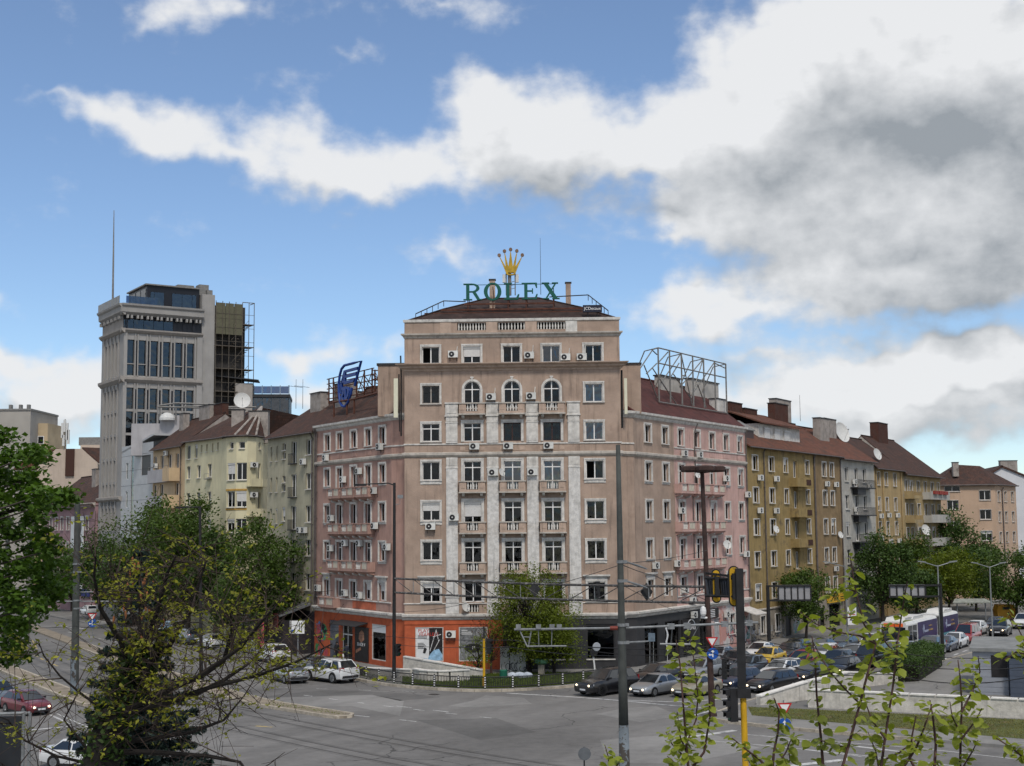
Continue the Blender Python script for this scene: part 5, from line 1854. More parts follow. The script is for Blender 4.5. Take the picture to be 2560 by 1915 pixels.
facade(o_,F_,L_,0,19.3,row_windows([(1.6,1.2),(4.0,1.3),(7.6,1.5),(11.2,1.4),(14.9,1.6),(18.2,1.2)],rws,dict(cas=.04)),OCB)
for z in (15.6,12.3,9.0):
 for (a,c,mm) in ((.8,5.4,OCB),(9.6,19.7,GWM)):
  b=MB()
  b.box(a,c,-1.3,0,z-.15,z)
  b.box(a,c,-1.3,-1.2,z,z+(1.0 if a>5 else.3))
  for sx in (a,c-.1):
   b.box(sx,sx+.1,-1.2,0,z,z+.9)
  b.build('balcony',mm,o_,F_)
PLR=mat('flower_red',(.25,.04,.03),.8,.5,6)
for k in range(3):
 MB().box(10.5+k*2.6,12.6+k*2.6,-1.6,-1.32,16.2,16.7).build('planter',PLR,o_,F_)
shell(o_,F_,L_,11,19.3,OCB)
gable_roof(o_,F_,L_,11,19.3,24.2,.7,TILE,hip1=4.0,gm=TRIMD)
chimney(o_,F_@T(7.4,5.2,23),4.6,1.2,3.4,BRICK)
ac(F_,1.3,15.9,'upper part','ochre balcony block')
ac(F_,1.3,12.5,'lower part','ochre balcony block')
dish(F_,8.6,11.1,.8,'white satellite dish between windows of the ochre balcony block',-.5,.5)
# beige block across the side street, white gable behind
BEG=mat('stucco_tan',(0.44,0.315,0.225),.92,.08,.4,.3,8,streak=.2)
o_=empty('tan_block',(72,215,0),0,'smooth tan plaster block with hipped tile roof near the right edge','building')
P0_=Vector((67.0,215.3))
P1_=Vector((75.4,214.2))
P2_=Vector((81.5,222.0))
Fb=frame2(P0_,P1_-P0_)
Lb=(P1_-P0_).length
wv=[(2.0,17.0,2.4,.9,dict(cas=0,cols=2)),(6.9,15.6,1.7,1.5,dict(cas=.03)),(2.0,14.2,1.7,1.4,dict(cas=.03)),(6.9,12.6,1.7,1.5,dict(cas=.03)),(6.9,9.3,1.7,1.5,dict(cas=.03,blind=.2)),(6.9,6.2,1.7,1.5,dict(cas=.03)),(2.0,10.9,1.7,1.4,dict(cas=.03)),(2.0,7.6,1.7,1.4,dict(cas=.03))]
facade(o_,Fb,Lb,0,18.0,wv,BEG)
Fb2=frame2(P1_,P2_-P1_)
Lb2=(P2_-P1_).length
facade(o_,Fb2,Lb2,0,18.0,row_windows([(1.6,1.2),(4.6,1.2),(8.0,1.3)],[(15.4,1.6),(12.2,1.6),(9.0,1.6),(5.8,1.6)],dict(cas=.03)),BEG)
downpipe(o_,Fb2,3.0,0,17.6,.1)
b=MB()
ft=[P0_+Vector((-6,1)),P0_,P1_,P2_,P2_+Vector((-4,8)),P0_+Vector((-4,12))]
b.prism([(q.x,q.y,0) for q in [P0_,P0_+Vector((1,12)),P2_+Vector((-4,6)),P2_]],(0,0,18.0))
b2=MB()
cen=Vector((73.5,220.5))
ins=[q.lerp(cen,.28) for q in (P0_,P1_,P2_,P2_+Vector((-5,7)),P0_+Vector((1,13)))]
b2.prism([(q.x,q.y,.1) for q in ins],(0,0,17.5))
b2.build('interior_core',ROOM_SHADE,o_,I4)
b3=MB()
q3,q4=P2_+Vector((-5,7)),P0_+Vector((1,13))
for a_,c_ in ((P2_,q3),(q3,q4),(q4,P0_)):
 b3.poly([(a_.x,a_.y,0),(c_.x,c_.y,0),(c_.x,c_.y,18),(a_.x,a_.y,18)])
b3.build('rear_wall',BEG,o_,I4)
b4=MB()
ring=[(q+(q-cen).normalized()*.6) for q in (P0_,P1_,P2_,q3,q4)]
a0,a1=Vector((71.0,219.5,21.4)),Vector((75.5,221,21.2))
R3=[Vector((q.x,q.y,17.95)) for q in ring]
b4.poly([R3[0],R3[1],a1,a0])
b4.poly([R3[1],R3[2],a1])
b4.poly([R3[2],R3[3],a1])
b4.poly([R3[3],R3[4],a0,a1])
b4.poly([R3[4],R3[0],a0])
ro=b4.build('roof',TILE,o_,I4)
uv_planar(ro.data)
MB().tube(R3,.1,6).build('gutter',PIPE,ro,I4)
chimney(o_,T(70.3,217.2,19.4),.9,.7,2.2,CHIM)
o_=empty('white_gable_block',(86,240,0),0,'white windowless gable block at the right edge behind the tan block','building')
WG=mat('stucco_white_far',(.55,.56,.58),.9,.06,.4,.2,8,streak=.15)
Y_=240
pr_=[at(2466,1420,Y_),at(2466,1192,Y_),at(2504,1168,Y_),at(2600,1208,Y_),at(2600,1420,Y_)]
b=MB()
b.prism([(q.x,q.y,max(0,q.z) if i not in (0,4) else 0) for i,q in enumerate(pr_)],(3,20,0))
b.build('wall',WG,o_,I4)
b=MB()
for i,j in ((1,2),(2,3)):
 q,w_=pr_[i],pr_[j]
 b.prism([(q.x-.1,Y_-.3,q.z),(w_.x+.1,Y_-.3,w_.z),(w_.x+3,Y_+20,w_.z),(q.x+3,Y_+20,q.z)],(0,0,.35))
uv_planar(b.build('roof',TILE,o_,I4).data)
q=at(2520,1165,Y_+4)
chimney(o_,T(q.x,q.y,q.z-1),3,1,1.9,CHIM)
q=at(2550,1328,Y_)
MB().box(q.x-4.4,q.x-2.4,Y_-.06,Y_,q.z-.8,q.z+.9).build('window',STEELD,o_,I4)
# ------------------------------------------------------------------ roof signs and frames
GREEN=mat('sign_green',(0.006,0.085,0.062),.45,.1,3)
GREENE=mat('sign_edge',(0.008,0.07,0.10),.45,.1,3)
YS_=118.9
def stroke(b,pts,y,th,mi=0):
 b.prism([(x,y,z) for x,z in pts],(0,th,0),mi)
def ring_letter(b,cx,cz,rx,rz,ix,iz,y,th,a0=0,a1=360,n=28):
 for i in range(n):
  p,q=R(a0+(a1-a0)*i/n),R(a0+(a1-a0)*(i+1)/n)
  stroke(b,[(cx+rx*math.cos(p),cz+rz*math.sin(p)),(cx+rx*math.cos(q),cz+rz*math.sin(q)),(cx+ix*math.cos(q),cz+iz*math.sin(q)),(cx+ix*math.cos(p),cz+iz*math.sin(p))],y,th)
rl=at(1158,750.5,YS_)
rtop=at(1158,709,YS_)
LH=rtop.z-rl.z
pm=(at(1398,750,YS_).x-rl.x)/825.0
SG=empty('letter_sign',(0,YS_,rl.z),0,'green serif letter sign standing on the dark roof of the corner block','sign')
FS=T(rl.x,YS_,rl.z)@RZ(R(-1.85))
zq=lambda y:(588-y)*LH/143.0
xq=lambda x:(x-615)*pm
Lh=LH
def letter(fn):
 b=MB()
 fn(b)
 return b.build('letter',GREEN,SG,FS)
def serif(b,x0,x1,top=False,bot=True):
 if bot:
  stroke(b,[(x0,0),(x1,0),(x1,.1),(x0,.1)],-.02,.29)
 if top:
  stroke(b,[(x0,Lh-.1),(x1,Lh-.1),(x1,Lh),(x0,Lh)],-.02,.29)
def lt_R(b):
 stroke(b,[(xq(640),.09),(xq(668),.09),(xq(668),Lh-.09),(xq(640),Lh-.09)],0,.25)
 serif(b,xq(617),xq(692),True)
 ring_letter(b,xq(690),Lh*.735,xq(755)-xq(690),Lh*.265,xq(728)-xq(690),Lh*.19,0,.25,-90,90,14)
 stroke(b,[(xq(660),Lh-.11),(xq(692),Lh-.11),(xq(692),Lh),(xq(660),Lh)],.003,.244)
 stroke(b,[(xq(660),Lh*.47),(xq(692),Lh*.47),(xq(692),Lh*.545),(xq(660),Lh*.545)],.003,.244)
 stroke(b,[(xq(690),Lh*.5),(xq(722),Lh*.5),(xq(765),.0),(xq(736),.0)],.006,.238)
 stroke(b,[(xq(736),0),(xq(778),0),(xq(778),.1),(xq(736),.1)],-.02,.29)
def lt_O(b):
 cx=xq(868)
 ring_letter(b,cx,Lh*.5,xq(944)-cx,Lh*.54,xq(912)-cx,Lh*.44,0,.25)
def lt_L(b):
 stroke(b,[(xq(985),.09),(xq(1013),.09),(xq(1013),Lh-.09),(xq(985),Lh-.09)],0,.25)
 serif(b,xq(965),xq(1035),True,False)
 stroke(b,[(xq(965),0),(xq(1088),0),(xq(1098),Lh*.32),(xq(1086),Lh*.32),(xq(1068),.11),(xq(965),.1)],-.01,.27)
def lt_E(b):
 stroke(b,[(xq(1140),.09),(xq(1168),.09),(xq(1168),Lh-.09),(xq(1140),Lh-.09)],0,.25)
 stroke(b,[(xq(1118),0),(xq(1245),0),(xq(1256),Lh*.32),(xq(1246),Lh*.32),(xq(1228),.11),(xq(1118),.1)],-.01,.27)
 stroke(b,[(xq(1118),Lh),(xq(1118),Lh-.1),(xq(1230),Lh-.11),(xq(1242),Lh*.70),(xq(1252),Lh*.70),(xq(1250),Lh)],-.01,.27)
 stroke(b,[(xq(1165),Lh*.47),(xq(1215),Lh*.47),(xq(1215),Lh*.55),(xq(1165),Lh*.55)],.004,.24)
 stroke(b,[(xq(1206),Lh*.36),(xq(1216),Lh*.36),(xq(1216),Lh*.66),(xq(1206),Lh*.66)],.0,.25)
def lt_X(b):
 stroke(b,[(xq(1303),Lh-.05),(xq(1340),Lh-.05),(xq(1430),.05),(xq(1392),.05)],0,.25)
 stroke(b,[(xq(1404),Lh-.05),(xq(1418),Lh-.05),(xq(1334),.05),(xq(1320),.05)],.004,.24)
 for (a,c,t_) in ((1290,1356,1),(1378,1432,1),(1300,1354,0),(1380,1444,0)):
  serif(b,xq(a),xq(c),bool(t_), not t_)
for f_ in (lt_R,lt_O,lt_L,lt_E,lt_X):
 letter(f_)
b=MB()
b.tube([(xq(640),.12,Lh-.12),(xq(1410),.12,Lh-.12)],.03,5)
b.build('tie_rod',GREENE,SG,FS)
for x in (655,870,1000,1155,1390):
 b=MB()
 b.tube([(xq(x),.12,.02),(xq(x),.12,-1.0)],.05,5)
 b.tube([(xq(x),.12,Lh*.8),(xq(x)+.1,1.6,-.4)],.035,5)
 b.build('strut',RUST,SG,FS)
for (x0,x1,z) in ((420,1640,-.85),(280,1640,-1.15),(620,1400,-.35)):
 b=MB()
 b.box(xq(x0),xq(x1),.05,.2,z-.07,z+.07)
 b.build('rail',RUST,SG,FS)
# crown
CROWN=mat('crown_yellow',(.42,.27,.025),.4,.25,2.5)
BRNZ=mat('crown_ball',(.17,.105,.07),.45,.2,4)
kc=empty('crown_emblem',at(1277,690,YS_+1),0,'yellow five-pointed crown emblem with ball tips above the green letters','sign')
FK=T(at(1277,689,YS_+1).x,YS_+1,at(1277,689,YS_+1).z)
k=.29*(YS_+2.5)/FPX
cx=lambda x:(x-1026)*k
cz=lambda y:(377-y)*k
tips=[(927,196),(973,160),(1026,146),(1080,159),(1127,196)]
val=[(1001,300),(1012,302),(1045,302),(1060,300)]
b=MB()
out=[(990,350)]
bx=[(975,318),(992,296),(1022,292),(1050,296),(1078,318)]
pts=[(985,352),(965,300),(930,215),(934,213),(982,296),(972,180),(978,180),(1006,296),(1023,168),(1029,168),(1045,296),(1075,180),(1081,180),(1068,296),(1120,213),(1124,215),(1088,300),(1068,352)]
b.prism([(cx(x),0,cz(y)) for x,y in pts],(0,.22,0))
b.build('spikes',CROWN,kc,FK)
b=MB()
n=24
for i in range(n):
 p,q=2*math.pi*i/n,2*math.pi*(i+1)/n
 b.prism([(cx(1027+42*math.cos(p)),-.03,cz(356-18*math.sin(p))),(cx(1027+42*math.cos(q)),-.03,cz(356-18*math.sin(q))),(cx(1027+28*math.cos(q)),-.03,cz(354-9*math.sin(q))),(cx(1027+28*math.cos(p)),-.03,cz(354-9*math.sin(p)))],(0,.28,0))
b.build('base_ring',CROWN,kc,FK)
for (x,y) in tips:
 M=FK@T(cx(x),.25,cz(y))@Matrix.Rotation(math.pi/2,4,'X')
 b=MB()
 b.lathe([(15*k,0),(15.5*k,.1),(15*k,.25),(0,.25)],16,M)
 b.build('ball',BRNZ,kc,I4)
b=MB()
for (x,r_) in ((1015,.16),(986,.05),(1063,.05)):
 b.tube([(cx(x),.3,cz(350)),(cx(x),.3,cz(545))],r_,8)
for y in (440,470,500):
 b.tube([(cx(986),.3,cz(y)),(cx(1063),.3,cz(y-20))],.025,4)
b.build('mast',STEEL,kc,FK)
for x in (967,1081):
 MB().box(cx(x)-.13,cx(x)+.13,.2,.42,cz(432),cz(362)).build('antenna_panel',DISHM,kc,FK)
# small dark advertiser board on the right hip
p=at(1481,772,117.4)
jo=MB().box(-.83,.83,-.12,.12,-.3,.32).build('advertiser_board',mat('board_navy',(.012,.014,.03),.5,.1,3),None,T(p.x,117.4,p.z)@RZ(R(-1.9)))
tag(jo,'small dark board with white lettering on the right hip of the corner block roof','sign')
put('lettering',text_mesh('JCDecaux',.36,WHTT,.005),jo,WM[jo.name]@T(0,-.13,-.1))
b=MB()
b.tube([(-.4,0,-.26),(-.4,.2,-1.2)],.04,5)
b.build('post',STEELD,jo,WM[jo.name])
b=MB()
b.tube([(.4,0,-.26),(.4,.2,-1.2)],.04,5)
b.build('post',STEELD,jo,WM[jo.name])
# blue emblem sign and lattice on the rose block roof (in the plane of that street front)
BLUE=mat('sign_blue',(.012,.045,.22),.4,.15,2)
PLs=PL(15.93)+nL*(-1.0)
def onL(x,y):
 s_,z_=on_line(680+x*.2296,860+y*.2296,(PLs.x,PLs.y),(-dL.x,-dL.y))
 return (s_,0.0,z_)
FB=frame2(PLs,-dL)
eo=empty('blue_emblem_sign',(FB@Vector(onL(790,680))),0,'blue shield-shaped outline emblem sign leaning over the rose block roof','sign')
WMi=FB
b=MB()
onE=lambda x,y:onL((820+x*.147-680)/.2296,(890+y*.147-860)/.2296)
outl=[(455,505),(565,85),(430,122),(280,160),(230,220),(200,330),(183,480),(188,640),(205,780),(235,845),(265,860),(300,850),(345,780),(390,640),(405,540)]
b.tube([onE(*q) for q in outl],.13,8)
b.build('outline',BLUE,eo,FB)
for pl in ([(285,240),(500,180),(490,230),(290,280)],[(290,330),(480,270),(465,325),(290,370)],[(290,430),(445,385),(425,440),(290,475)],[(200,650),(205,470),(265,245),(285,245),(285,480),(262,480),(262,330),(228,470),(225,640)],[(215,430),(264,415),(264,450),(212,470)],[(220,540),(270,520),(275,560),(265,640),(240,700),(262,720),(262,780),(215,700),(235,630),(240,580),(220,590)],[(275,520),(299,515),(299,700),(275,780)],[(301,520),(340,530),(352,590),(345,660),(315,740),(280,785),(290,730),(318,660),(325,600),(318,560),(301,555)]):
 b=MB()
 b.prism([onE(*q) for q in pl],(0,.2,0))
 b.build('emblem_bar',BLUE,eo,FB)
for (x,y0,y1) in ((675,640,800),(815,660,770),(895,610,760),(1160,530,710)):
 b=MB()
 b.tube([onL(x,y0),(onL(x,y0)[0],0.0,onL(x,y1)[2])],.09,5)
 b.build('post',RUST,eo,FB)
b=MB()
b.tube([onL(640,640),onL(900,600),onL(1350,480)],.1,5)
b.build('beam',RUST,eo,FB)
lo=empty('roof_lattice',FB@Vector((5,3,24)),0,'rusty steel lattice of an old billboard behind the blue emblem sign','frame')
PLb=PL(15.93)+nL*(-3.6)
def onL2(x,y):
 s_,z_=on_line(680+x*.2296,860+y*.2296,(PLb.x,PLb.y),(-dL.x,-dL.y))
 return (s_,0.0,z_)
FB2=frame2(PLb,-dL)
posts=[(620,380,650),(668,372,640),(920,300,600),(1005,285,560),(1090,260,540),(1120,280,520),(1185,290,520),(1300,295,480)]
for (x,y0,y1) in posts:
 b=MB()
 b.tube([onL2(x,y0),onL2(x,y1)],.085,5)
 b.tube([onL2(x,y0+60),(onL2(x,y1)[0],2.2,onL2(x,y1)[2]-.5)],.05,4)
 b.build('post',RUST,lo,FB2)
for k_ in range(5):
 b=MB()
 f_=k_/4
 y0a,y0b=385+215*f_,262+260*f_
 b.tube([onL2(600,y0a),onL2(1110,y0b)],.055,5)
 b.build('rail',RUST,lo,FB2)
for k_ in range(3):
 b=MB()
 b.tube([onL2(1100,285+100*k_),onL2(1300,298+90*k_)],.055,5)
 b.build('rail',RUST,lo,FB2)
for (a,c) in (((920,320),(1005,560)),((1005,300),(920,590)),((1005,380),(1090,520)),((1090,300),(1005,540)),((1120,300),(1185,420)),((1185,300),(1120,420)),((1185,310),(1300,430)),((1300,310),(1185,430)),((668,380),(720,600)),((1120,420),(1300,480))):
 b=MB()
 b.tube([onL2(*a),onL2(*c)],.045,4)
 b.build('brace',RUST,lo,FB2)
# dormer, wall stub, antenna strip on the rose block roof
o_=MB().box(10.6,15.4,2.0,5.5,22.6,24.6).build('dormer',ROSE,LW,FLW)
window(LW,FLW@T(0,2.0,0),11.6,23.0,.9,1.2,cas=0,cols=2,deep=-.1,sill=False)
MB().prism([(10.3,1.7,24.6),(15.9,1.7,24.6),(15.9,5.6,25.2),(10.3,5.6,25.2)],(0,0,.15)).build('dormer_roof',ROOFBROWN,LW,FLW)
MB().box(-2.6,-.05,2.2,5.0,21.9,26.4).build('firewall',STUCCO,CB,FM)
MB().box(-2.7,-.02,2.1,5.1,26.4,26.6).build('firewall_coping',STEELD,CB,FM)
for (s,z0,z1,d) in ((-.75,21.6,25.0,-.1),):
 o_=MB().box(s-.18,s+.18,-.12,.12,z0,z1).build('antenna_panel',mat('panel_cream',(.62,.60,.46),.5,.06,3),None,FM@T(0,d+.2,0))
 tag(o_,'tall cream antenna panel on the left edge of the brown corner block','antenna')
o_=MB().box(LM+.35,LM+.6,-.1,.1,21.7,24.8).build('antenna_panel',mat('panel_cream',(.62,.60,.46),.5,.06,3),None,FM@T(0,.3,0))
tag(o_,'tall cream antenna panel on the right edge of the brown corner block','antenna')
b=MB()
b.tube([(-.35,.2,27),(-.3,.15,25.2),(-.3,.15,20)],.07,5)
b.tube([(-.5,.2,25.4),(-.45,.2,20.4)],.05,5)
b.build('cable_run',CABLE,CB,FM)
b=MB()
b.tube([(LM+.15,.2,25.5),(LM+.12,.2,20.5)],.09,5)
b.build('cable_run',CABLE,CB,FM)
# firewalls on the right wing roof and the grey billboard frame
MB().box(LM+.1,LM+1.9,2.0,4.5,21.9,26.2).build('firewall',STUCCO,CB,FM)
MB().box(LM+.05,LM+2.0,1.9,4.6,26.2,26.35).build('firewall_coping',STEELD,CB,FM)
for (s,y,w,d,z0,h,mm) in ((3.2,4.2,1.3,1.2,23.8,3.0,STUCCO),(24.6,2.6,2.4,.9,22.8,2.2,TRIMW)):
 chimney(RW_,FRW@T(s,y,z0),w,d,h,mm)
PALE=mat('firewall_pale',(.40,.38,.35),.95,.15,1,.4,8,streak=.4)
PR4=PR(0)-nR*4.2
for (u0,u1,v0) in ((1652,1701,949),(1728,1796,961)):
 (s0_,_z),(s1_,z1_)=on_line(u0,v0,PR4,dR),on_line(u1,v0,PR4,dR)
 MB().box(s0_,s1_,4.2,4.9,23.0,z1_).build('firewall',PALE,RW_,FRW)
 MB().box(s0_-.1,s1_+.1,4.1,5.0,z1_,z1_+.12).build('firewall_coping',STEELD,RW_,FRW)
bf=empty('billboard_frame',FRW@Vector((13,2,24)),0,'bare grey steel billboard frame leaning over the red sheet roof of the pink block','frame')
PRs=PR(0)-nR*1.6
def onR(x,y):
 s_,z_=on_line(1500+x*.2417,840+y*.2417,(PRs.x,PRs.y),(dR.x,dR.y))
 return (s_,0.0,z_)
FBr=frame2(PRs,dR)
top={600:122,718:152,840:185,957:205,1070:235,1185:268,1300:290}
bot={600:682,718:692,840:715,957:728,1070:742,1185:760,1300:790}
for x in top:
 b=MB()
 b.tube([onR(x,top[x]),onR(x+12,bot[x])],.085,6)
 b.build('post',STEEL,bf,FBr)
for (a,c) in (((600,122),(1300,290)),((610,282),(1300,432)),((610,682),(1320,800)),((535,140),(600,122))):
 b=MB()
 b.tube([onR(*a),onR(*c)],.07,5)
 b.build('rail',STEEL,bf,FBr)
for (a,c) in (((545,140),(400,375)),((545,150),(600,190)),((600,280),(715,165)),((480,390),(600,282)),((455,300),(605,640)),((545,335),(800,700)),((830,190),(615,530)),((840,190),(965,720)),((740,410),(830,280)),((760,395),(840,490)),((1065,240),(845,520)),((1065,240),(955,640)),((850,410),(890,410)),((1180,275),(960,610)),((850,520),(950,640)),((1185,280),(1300,330)),((1010,500),(1110,740)),((1020,455),(1070,460))):
 b=MB()
 p,q=onR(*a),onR(*c)
 b.tube([p,(q[0],.12,q[2])],.06,5)
 b.build('brace',STEEL,bf,FBr)
for (a) in (600,840,1070,1300):
 b=MB()
 p,q=onR(a,top[a]),onR(a,bot[a])
 b.tube([(p[0],0,p[2]),(p[0],1.4,p[2]-.2)],.05,4)
 b.tube([(p[0],1.4,p[2]-.2),(q[0],3.4,q[2]+.6)],.06,5)
 b.build('back_strut',STEEL,bf,FBr)
# big white dish on the cream roof, aerials
p=at(606,1003,157)
dish(T(p.x,p.y,0),0,p.z,.95,'big white satellite dish on a chimney of the cream block roof',.25,.2)
for (u,v,Y,lab) in ((757,985,146,'thin television aerial on the olive-grey block chimneys'),(740,985,147,'bare thin rod aerial beside the television aerial'),(2000,1020,166,'thin rod aerial on the mustard block roof')):
 p=at(u,v,Y)
 b=MB()
 b.cyl((0,0,-1.6),(0,0,1.6),.03,.02,5)
 if 'television' in lab:
  b.tube([(-.9,0,.9),(.7,0,.7)],.02,4)
  for k_ in range(5):
   b.tube([(-.8+k_*.33,-.3,.9-k_*.04),(-.8+k_*.33,.3,.9-k_*.04)],.012,4)
 tag(b.build('roof_aerial',STEELD,None,T(*p)),lab,'aerial')
# ------------------------------------------------------------------ ground
def asphalt(name,col,crack=True):
 m=bpy.data.materials.new(name)
 m.use_nodes=True
 t=NT(m.node_tree)
 b=m.node_tree.nodes['Principled BSDF']
 b.inputs['Roughness'].default_value=.85
 b.inputs['Specular IOR Level'].default_value=.35
 g=t.n('ShaderNodeNewGeometry')
 n1=t.n('ShaderNodeTexNoise',i_Scale=.07,i_Detail=7.0,i_Roughness=.6)
 n2=t.n('ShaderNodeTexNoise',i_Scale=1.4,i_Detail=6.0,i_Roughness=.7)
 n3=t.n('ShaderNodeTexNoise',i_Scale=40.0,i_Detail=2.0)
 sc=t.n('ShaderNodeVectorMath',operation='MULTIPLY')
 sc.inputs[1].default_value=(.05,.35,1)
 rot=t.n('ShaderNodeVectorRotate',rotation_type='Z_AXIS')
 rot.inputs['Angle'].default_value=-1.0
 t.l(g.outputs['Position'],rot.inputs[0])
 t.l(rot.outputs[0],sc.inputs[0])
 n4=t.n('ShaderNodeTexNoise',i_Scale=1.0,i_Detail=5.0)
 t.l(sc.outputs[0],n4.inputs['Vector'])
 for n in (n1,n2,n3):
  t.l(g.outputs['Position'],n.inputs['Vector'])
 v=t.math('ADD',t.ramp(n1.outputs[0],.3,.7,.80,1.18),t.ramp(n2.outputs[0],.3,.7,-.10,.10))
 v=t.math('ADD',v,t.ramp(n3.outputs[0],.3,.7,-.06,.06))
 v=t.math('ADD',v,t.ramp(n4.outputs[0],.38,.62,-.10,.08))
 if crack:
  wn=t.n('ShaderNodeTexNoise',i_Scale=.5,i_Detail=4.0)
  t.l(g.outputs['Position'],wn.inputs['Vector'])
  ad=t.n('ShaderNodeVectorMath',operation='MULTIPLY_ADD')
  t.l(wn.outputs['Color'],ad.inputs[0])
  ad.inputs[1].default_value=(2.2,2.2,0)
  t.l(g.outputs['Position'],ad.inputs[2])
  vo=t.n('ShaderNodeTexVoronoi',feature='DISTANCE_TO_EDGE',voronoi_dimensions='2D',i_Scale=.16)
  t.l(ad.outputs[0],vo.inputs['Vector'])
  cm=t.n('ShaderNodeTexNoise',i_Scale=.09,i_Detail=2.0)
  t.l(g.outputs['Position'],cm.inputs['Vector'])
  line=t.math('MULTIPLY',t.ramp(vo.outputs['Distance'],.004,.013,1,0),t.ramp(cm.outputs[0],.48,.6))
  v=t.math('MULTIPLY',v,t.math('SUBTRACT',1.0,t.math('MULTIPLY',line,.6)))
 mx=t.mix(1.0,(*col,1),(1,1,1),'MULTIPLY')
 vm=t.n('ShaderNodeVectorMath',operation='SCALE')
 vm.inputs[0].default_value=col
 t.l(v,vm.inputs['Scale'])
 t.l(vm.outputs[0],b.inputs['Base Color'])
 bp=t.n('ShaderNodeBump',i_Strength=.4,i_Distance=.01)
 t.l(n3.outputs[0],bp.inputs['Height'])
 t.l(bp.outputs[0],b.inputs['Normal'])
 MATS[name]=m
 return m
ASPH=asphalt('asphalt',(.155,.150,.144))
ASPHL=asphalt('asphalt_light',(.205,.20,.192),False)
ASPHD=asphalt('asphalt_dark',(.115,.112,.108),False)
PAVE=asphalt('pavement',(.20,.195,.185))
CONC=mat('kerb_concrete',(.36,.32,.26),.9,.25,3,.3,20,streak=0,vrand=.15)
DIRT=mat('median_dirt',(.235,.20,.155),.95,.25,1.5,.6,10)
PAINT=mat('road_paint',(.50,.50,.49),.8,.25,5,col2=(.22,.22,.22),c2lo=.5,c2hi=.62,c2scale=2.5)
PAINTY=mat('road_paint_yellow',(.45,.34,.12),.8,.3,4,col2=(.2,.2,.19),c2lo=.48,c2hi=.6,c2scale=2.0)
SOIL=mat('lawn_soil',(.085,.10,.035),.95,.35,.8,.6,12,col2=(.17,.12,.07),c2lo=.55,c2hi=.68,c2scale=.5)
RAILM=mat('rail_groove',(.035,.033,.032),.5,.3,3)
STONEW=mat('parapet_stone',(.50,.475,.425),.95,.2,2.5,.8,9,streak=.7)
COPE=mat('parapet_coping',(.68,.66,.62),.9,.12,2,.3,20,streak=.3)
b=MB()
S_=700
b.poly([(-S_,-60,0),(S_,-60,0),(S_,1200,0),(-S_,1200,0)])
tag(b.build('ground',ASPH),'grey asphalt ground of the whole crossing and both streets',kind='structure')
def resample(pts,step):
 pts=[Vector(p) for p in pts]
 out=[pts[0].copy()]
 acc=0.0
 for i in range(len(pts)-1):
  a,c=pts[i],pts[i+1]
  L=(c-a).length
  d=step-acc
  while d<=L:
   out.append(a.lerp(c,d/L))
   d+=step
  acc=L-(d-step)
 return out
def smooth(pts,it=3):
 pts=[Vector(p) for p in pts]
 for _ in range(it):
  q=[pts[0]]
  for i in range(len(pts)-1):
   q+=[pts[i].lerp(pts[i+1],.25),pts[i].lerp(pts[i+1],.75)]
  q.append(pts[-1])
  pts=q
 return pts
def offset(pts,d):
 """shift a ground polyline to its left by d"""
 out=[]
 n=len(pts)
 for i in range(n):
  t=(pts[min(i+1,n-1)]-pts[max(i-1,0)])
  t.z=0
  t.normalize()
  out.append(pts[i]+Vector((-t.y,t.x,0))*d)
 return out
def ribbon(name,pts,w,z,m,parent=None):
 a,c=offset(pts,w/2),offset(pts,-w/2)
 b=MB()
 for i in range(len(pts)-1):
  b.poly([(c[i].x,c[i].y,z),(c[i+1].x,c[i+1].y,z),(a[i+1].x,a[i+1].y,z),(a[i].x,a[i].y,z)])
# one strip: merge shared corners
 me=b.mesh(name,m)
 import bmesh as _bm
 q=_bm.new()
 q.from_mesh(me)
 _bm.ops.remove_doubles(q,verts=q.verts,dist=1e-4)
 q.to_mesh(me)
 q.free()
 return put(name,me,parent,I4)
KST=MB()
KST.prism([(-.49,-.11,-.05),(.49,-.11,-.05),(.49,-.11,.165),(.47,-.11,.185),(-.47,-.11,.185),(-.49,-.11,.165)],(0,.22,0))
KSTM=KST.mesh('kerb_stone',CONC)
KSTY=KST.mesh('kerb_stone',mat('kerb_yellow',(.36,.28,.12),.9,.3,3,.3,20))
def kerb(parent,pts,limit=300,me=None):
 q=resample(pts,1.0)
 for i in range(min(len(q)-1,limit)):
  d=q[i+1]-q[i]
  c=(q[i]+q[i+1])/2
  M=T(c.x,c.y,random.uniform(-.008,.008))@RZ(math.atan2(d.y,d.x)+random.uniform(-.012,.012))@Matrix.Diagonal((d.length,1,1,1))
  put('kerb_stone',me or KSTM,parent,M)
def raised(name,pts,z,m,label):
 b=MB()
 b.prism([(p.x,p.y,-.3) for p in pts],(0,0,z+.3))
# make sure the top looks up
 o=b.build(name,m)
 return tag(o,label,kind='structure')
# pavement round the corner block
kp=[(PL(118)+nL*5.5).to_3d(),(PL(60)+nL*5.2).to_3d(),(PL(20)+nL*5.2).to_3d()]+[gp(u,v) for u,v in ((848,1684),(882,1700),(980,1717),(1092,1726),(1210,1731),(1316,1727),(1442,1718),(1545,1703),(1620,1688))]+[(PR(14)+nR*4.6).to_3d(),(PR(50)+nR*4.6).to_3d(),(PR(125)+nR*4.8).to_3d()]
kp=smooth(kp,3)
SW=raised('pavement',kp+[Vector((110,260,0)),Vector((-110,260,0))],.165,PAVE,'grey pavement round the corner block and along both house rows')
near_k=[p for p in kp if -26<p.x<30 and p.y<150]
kerb(SW,near_k)
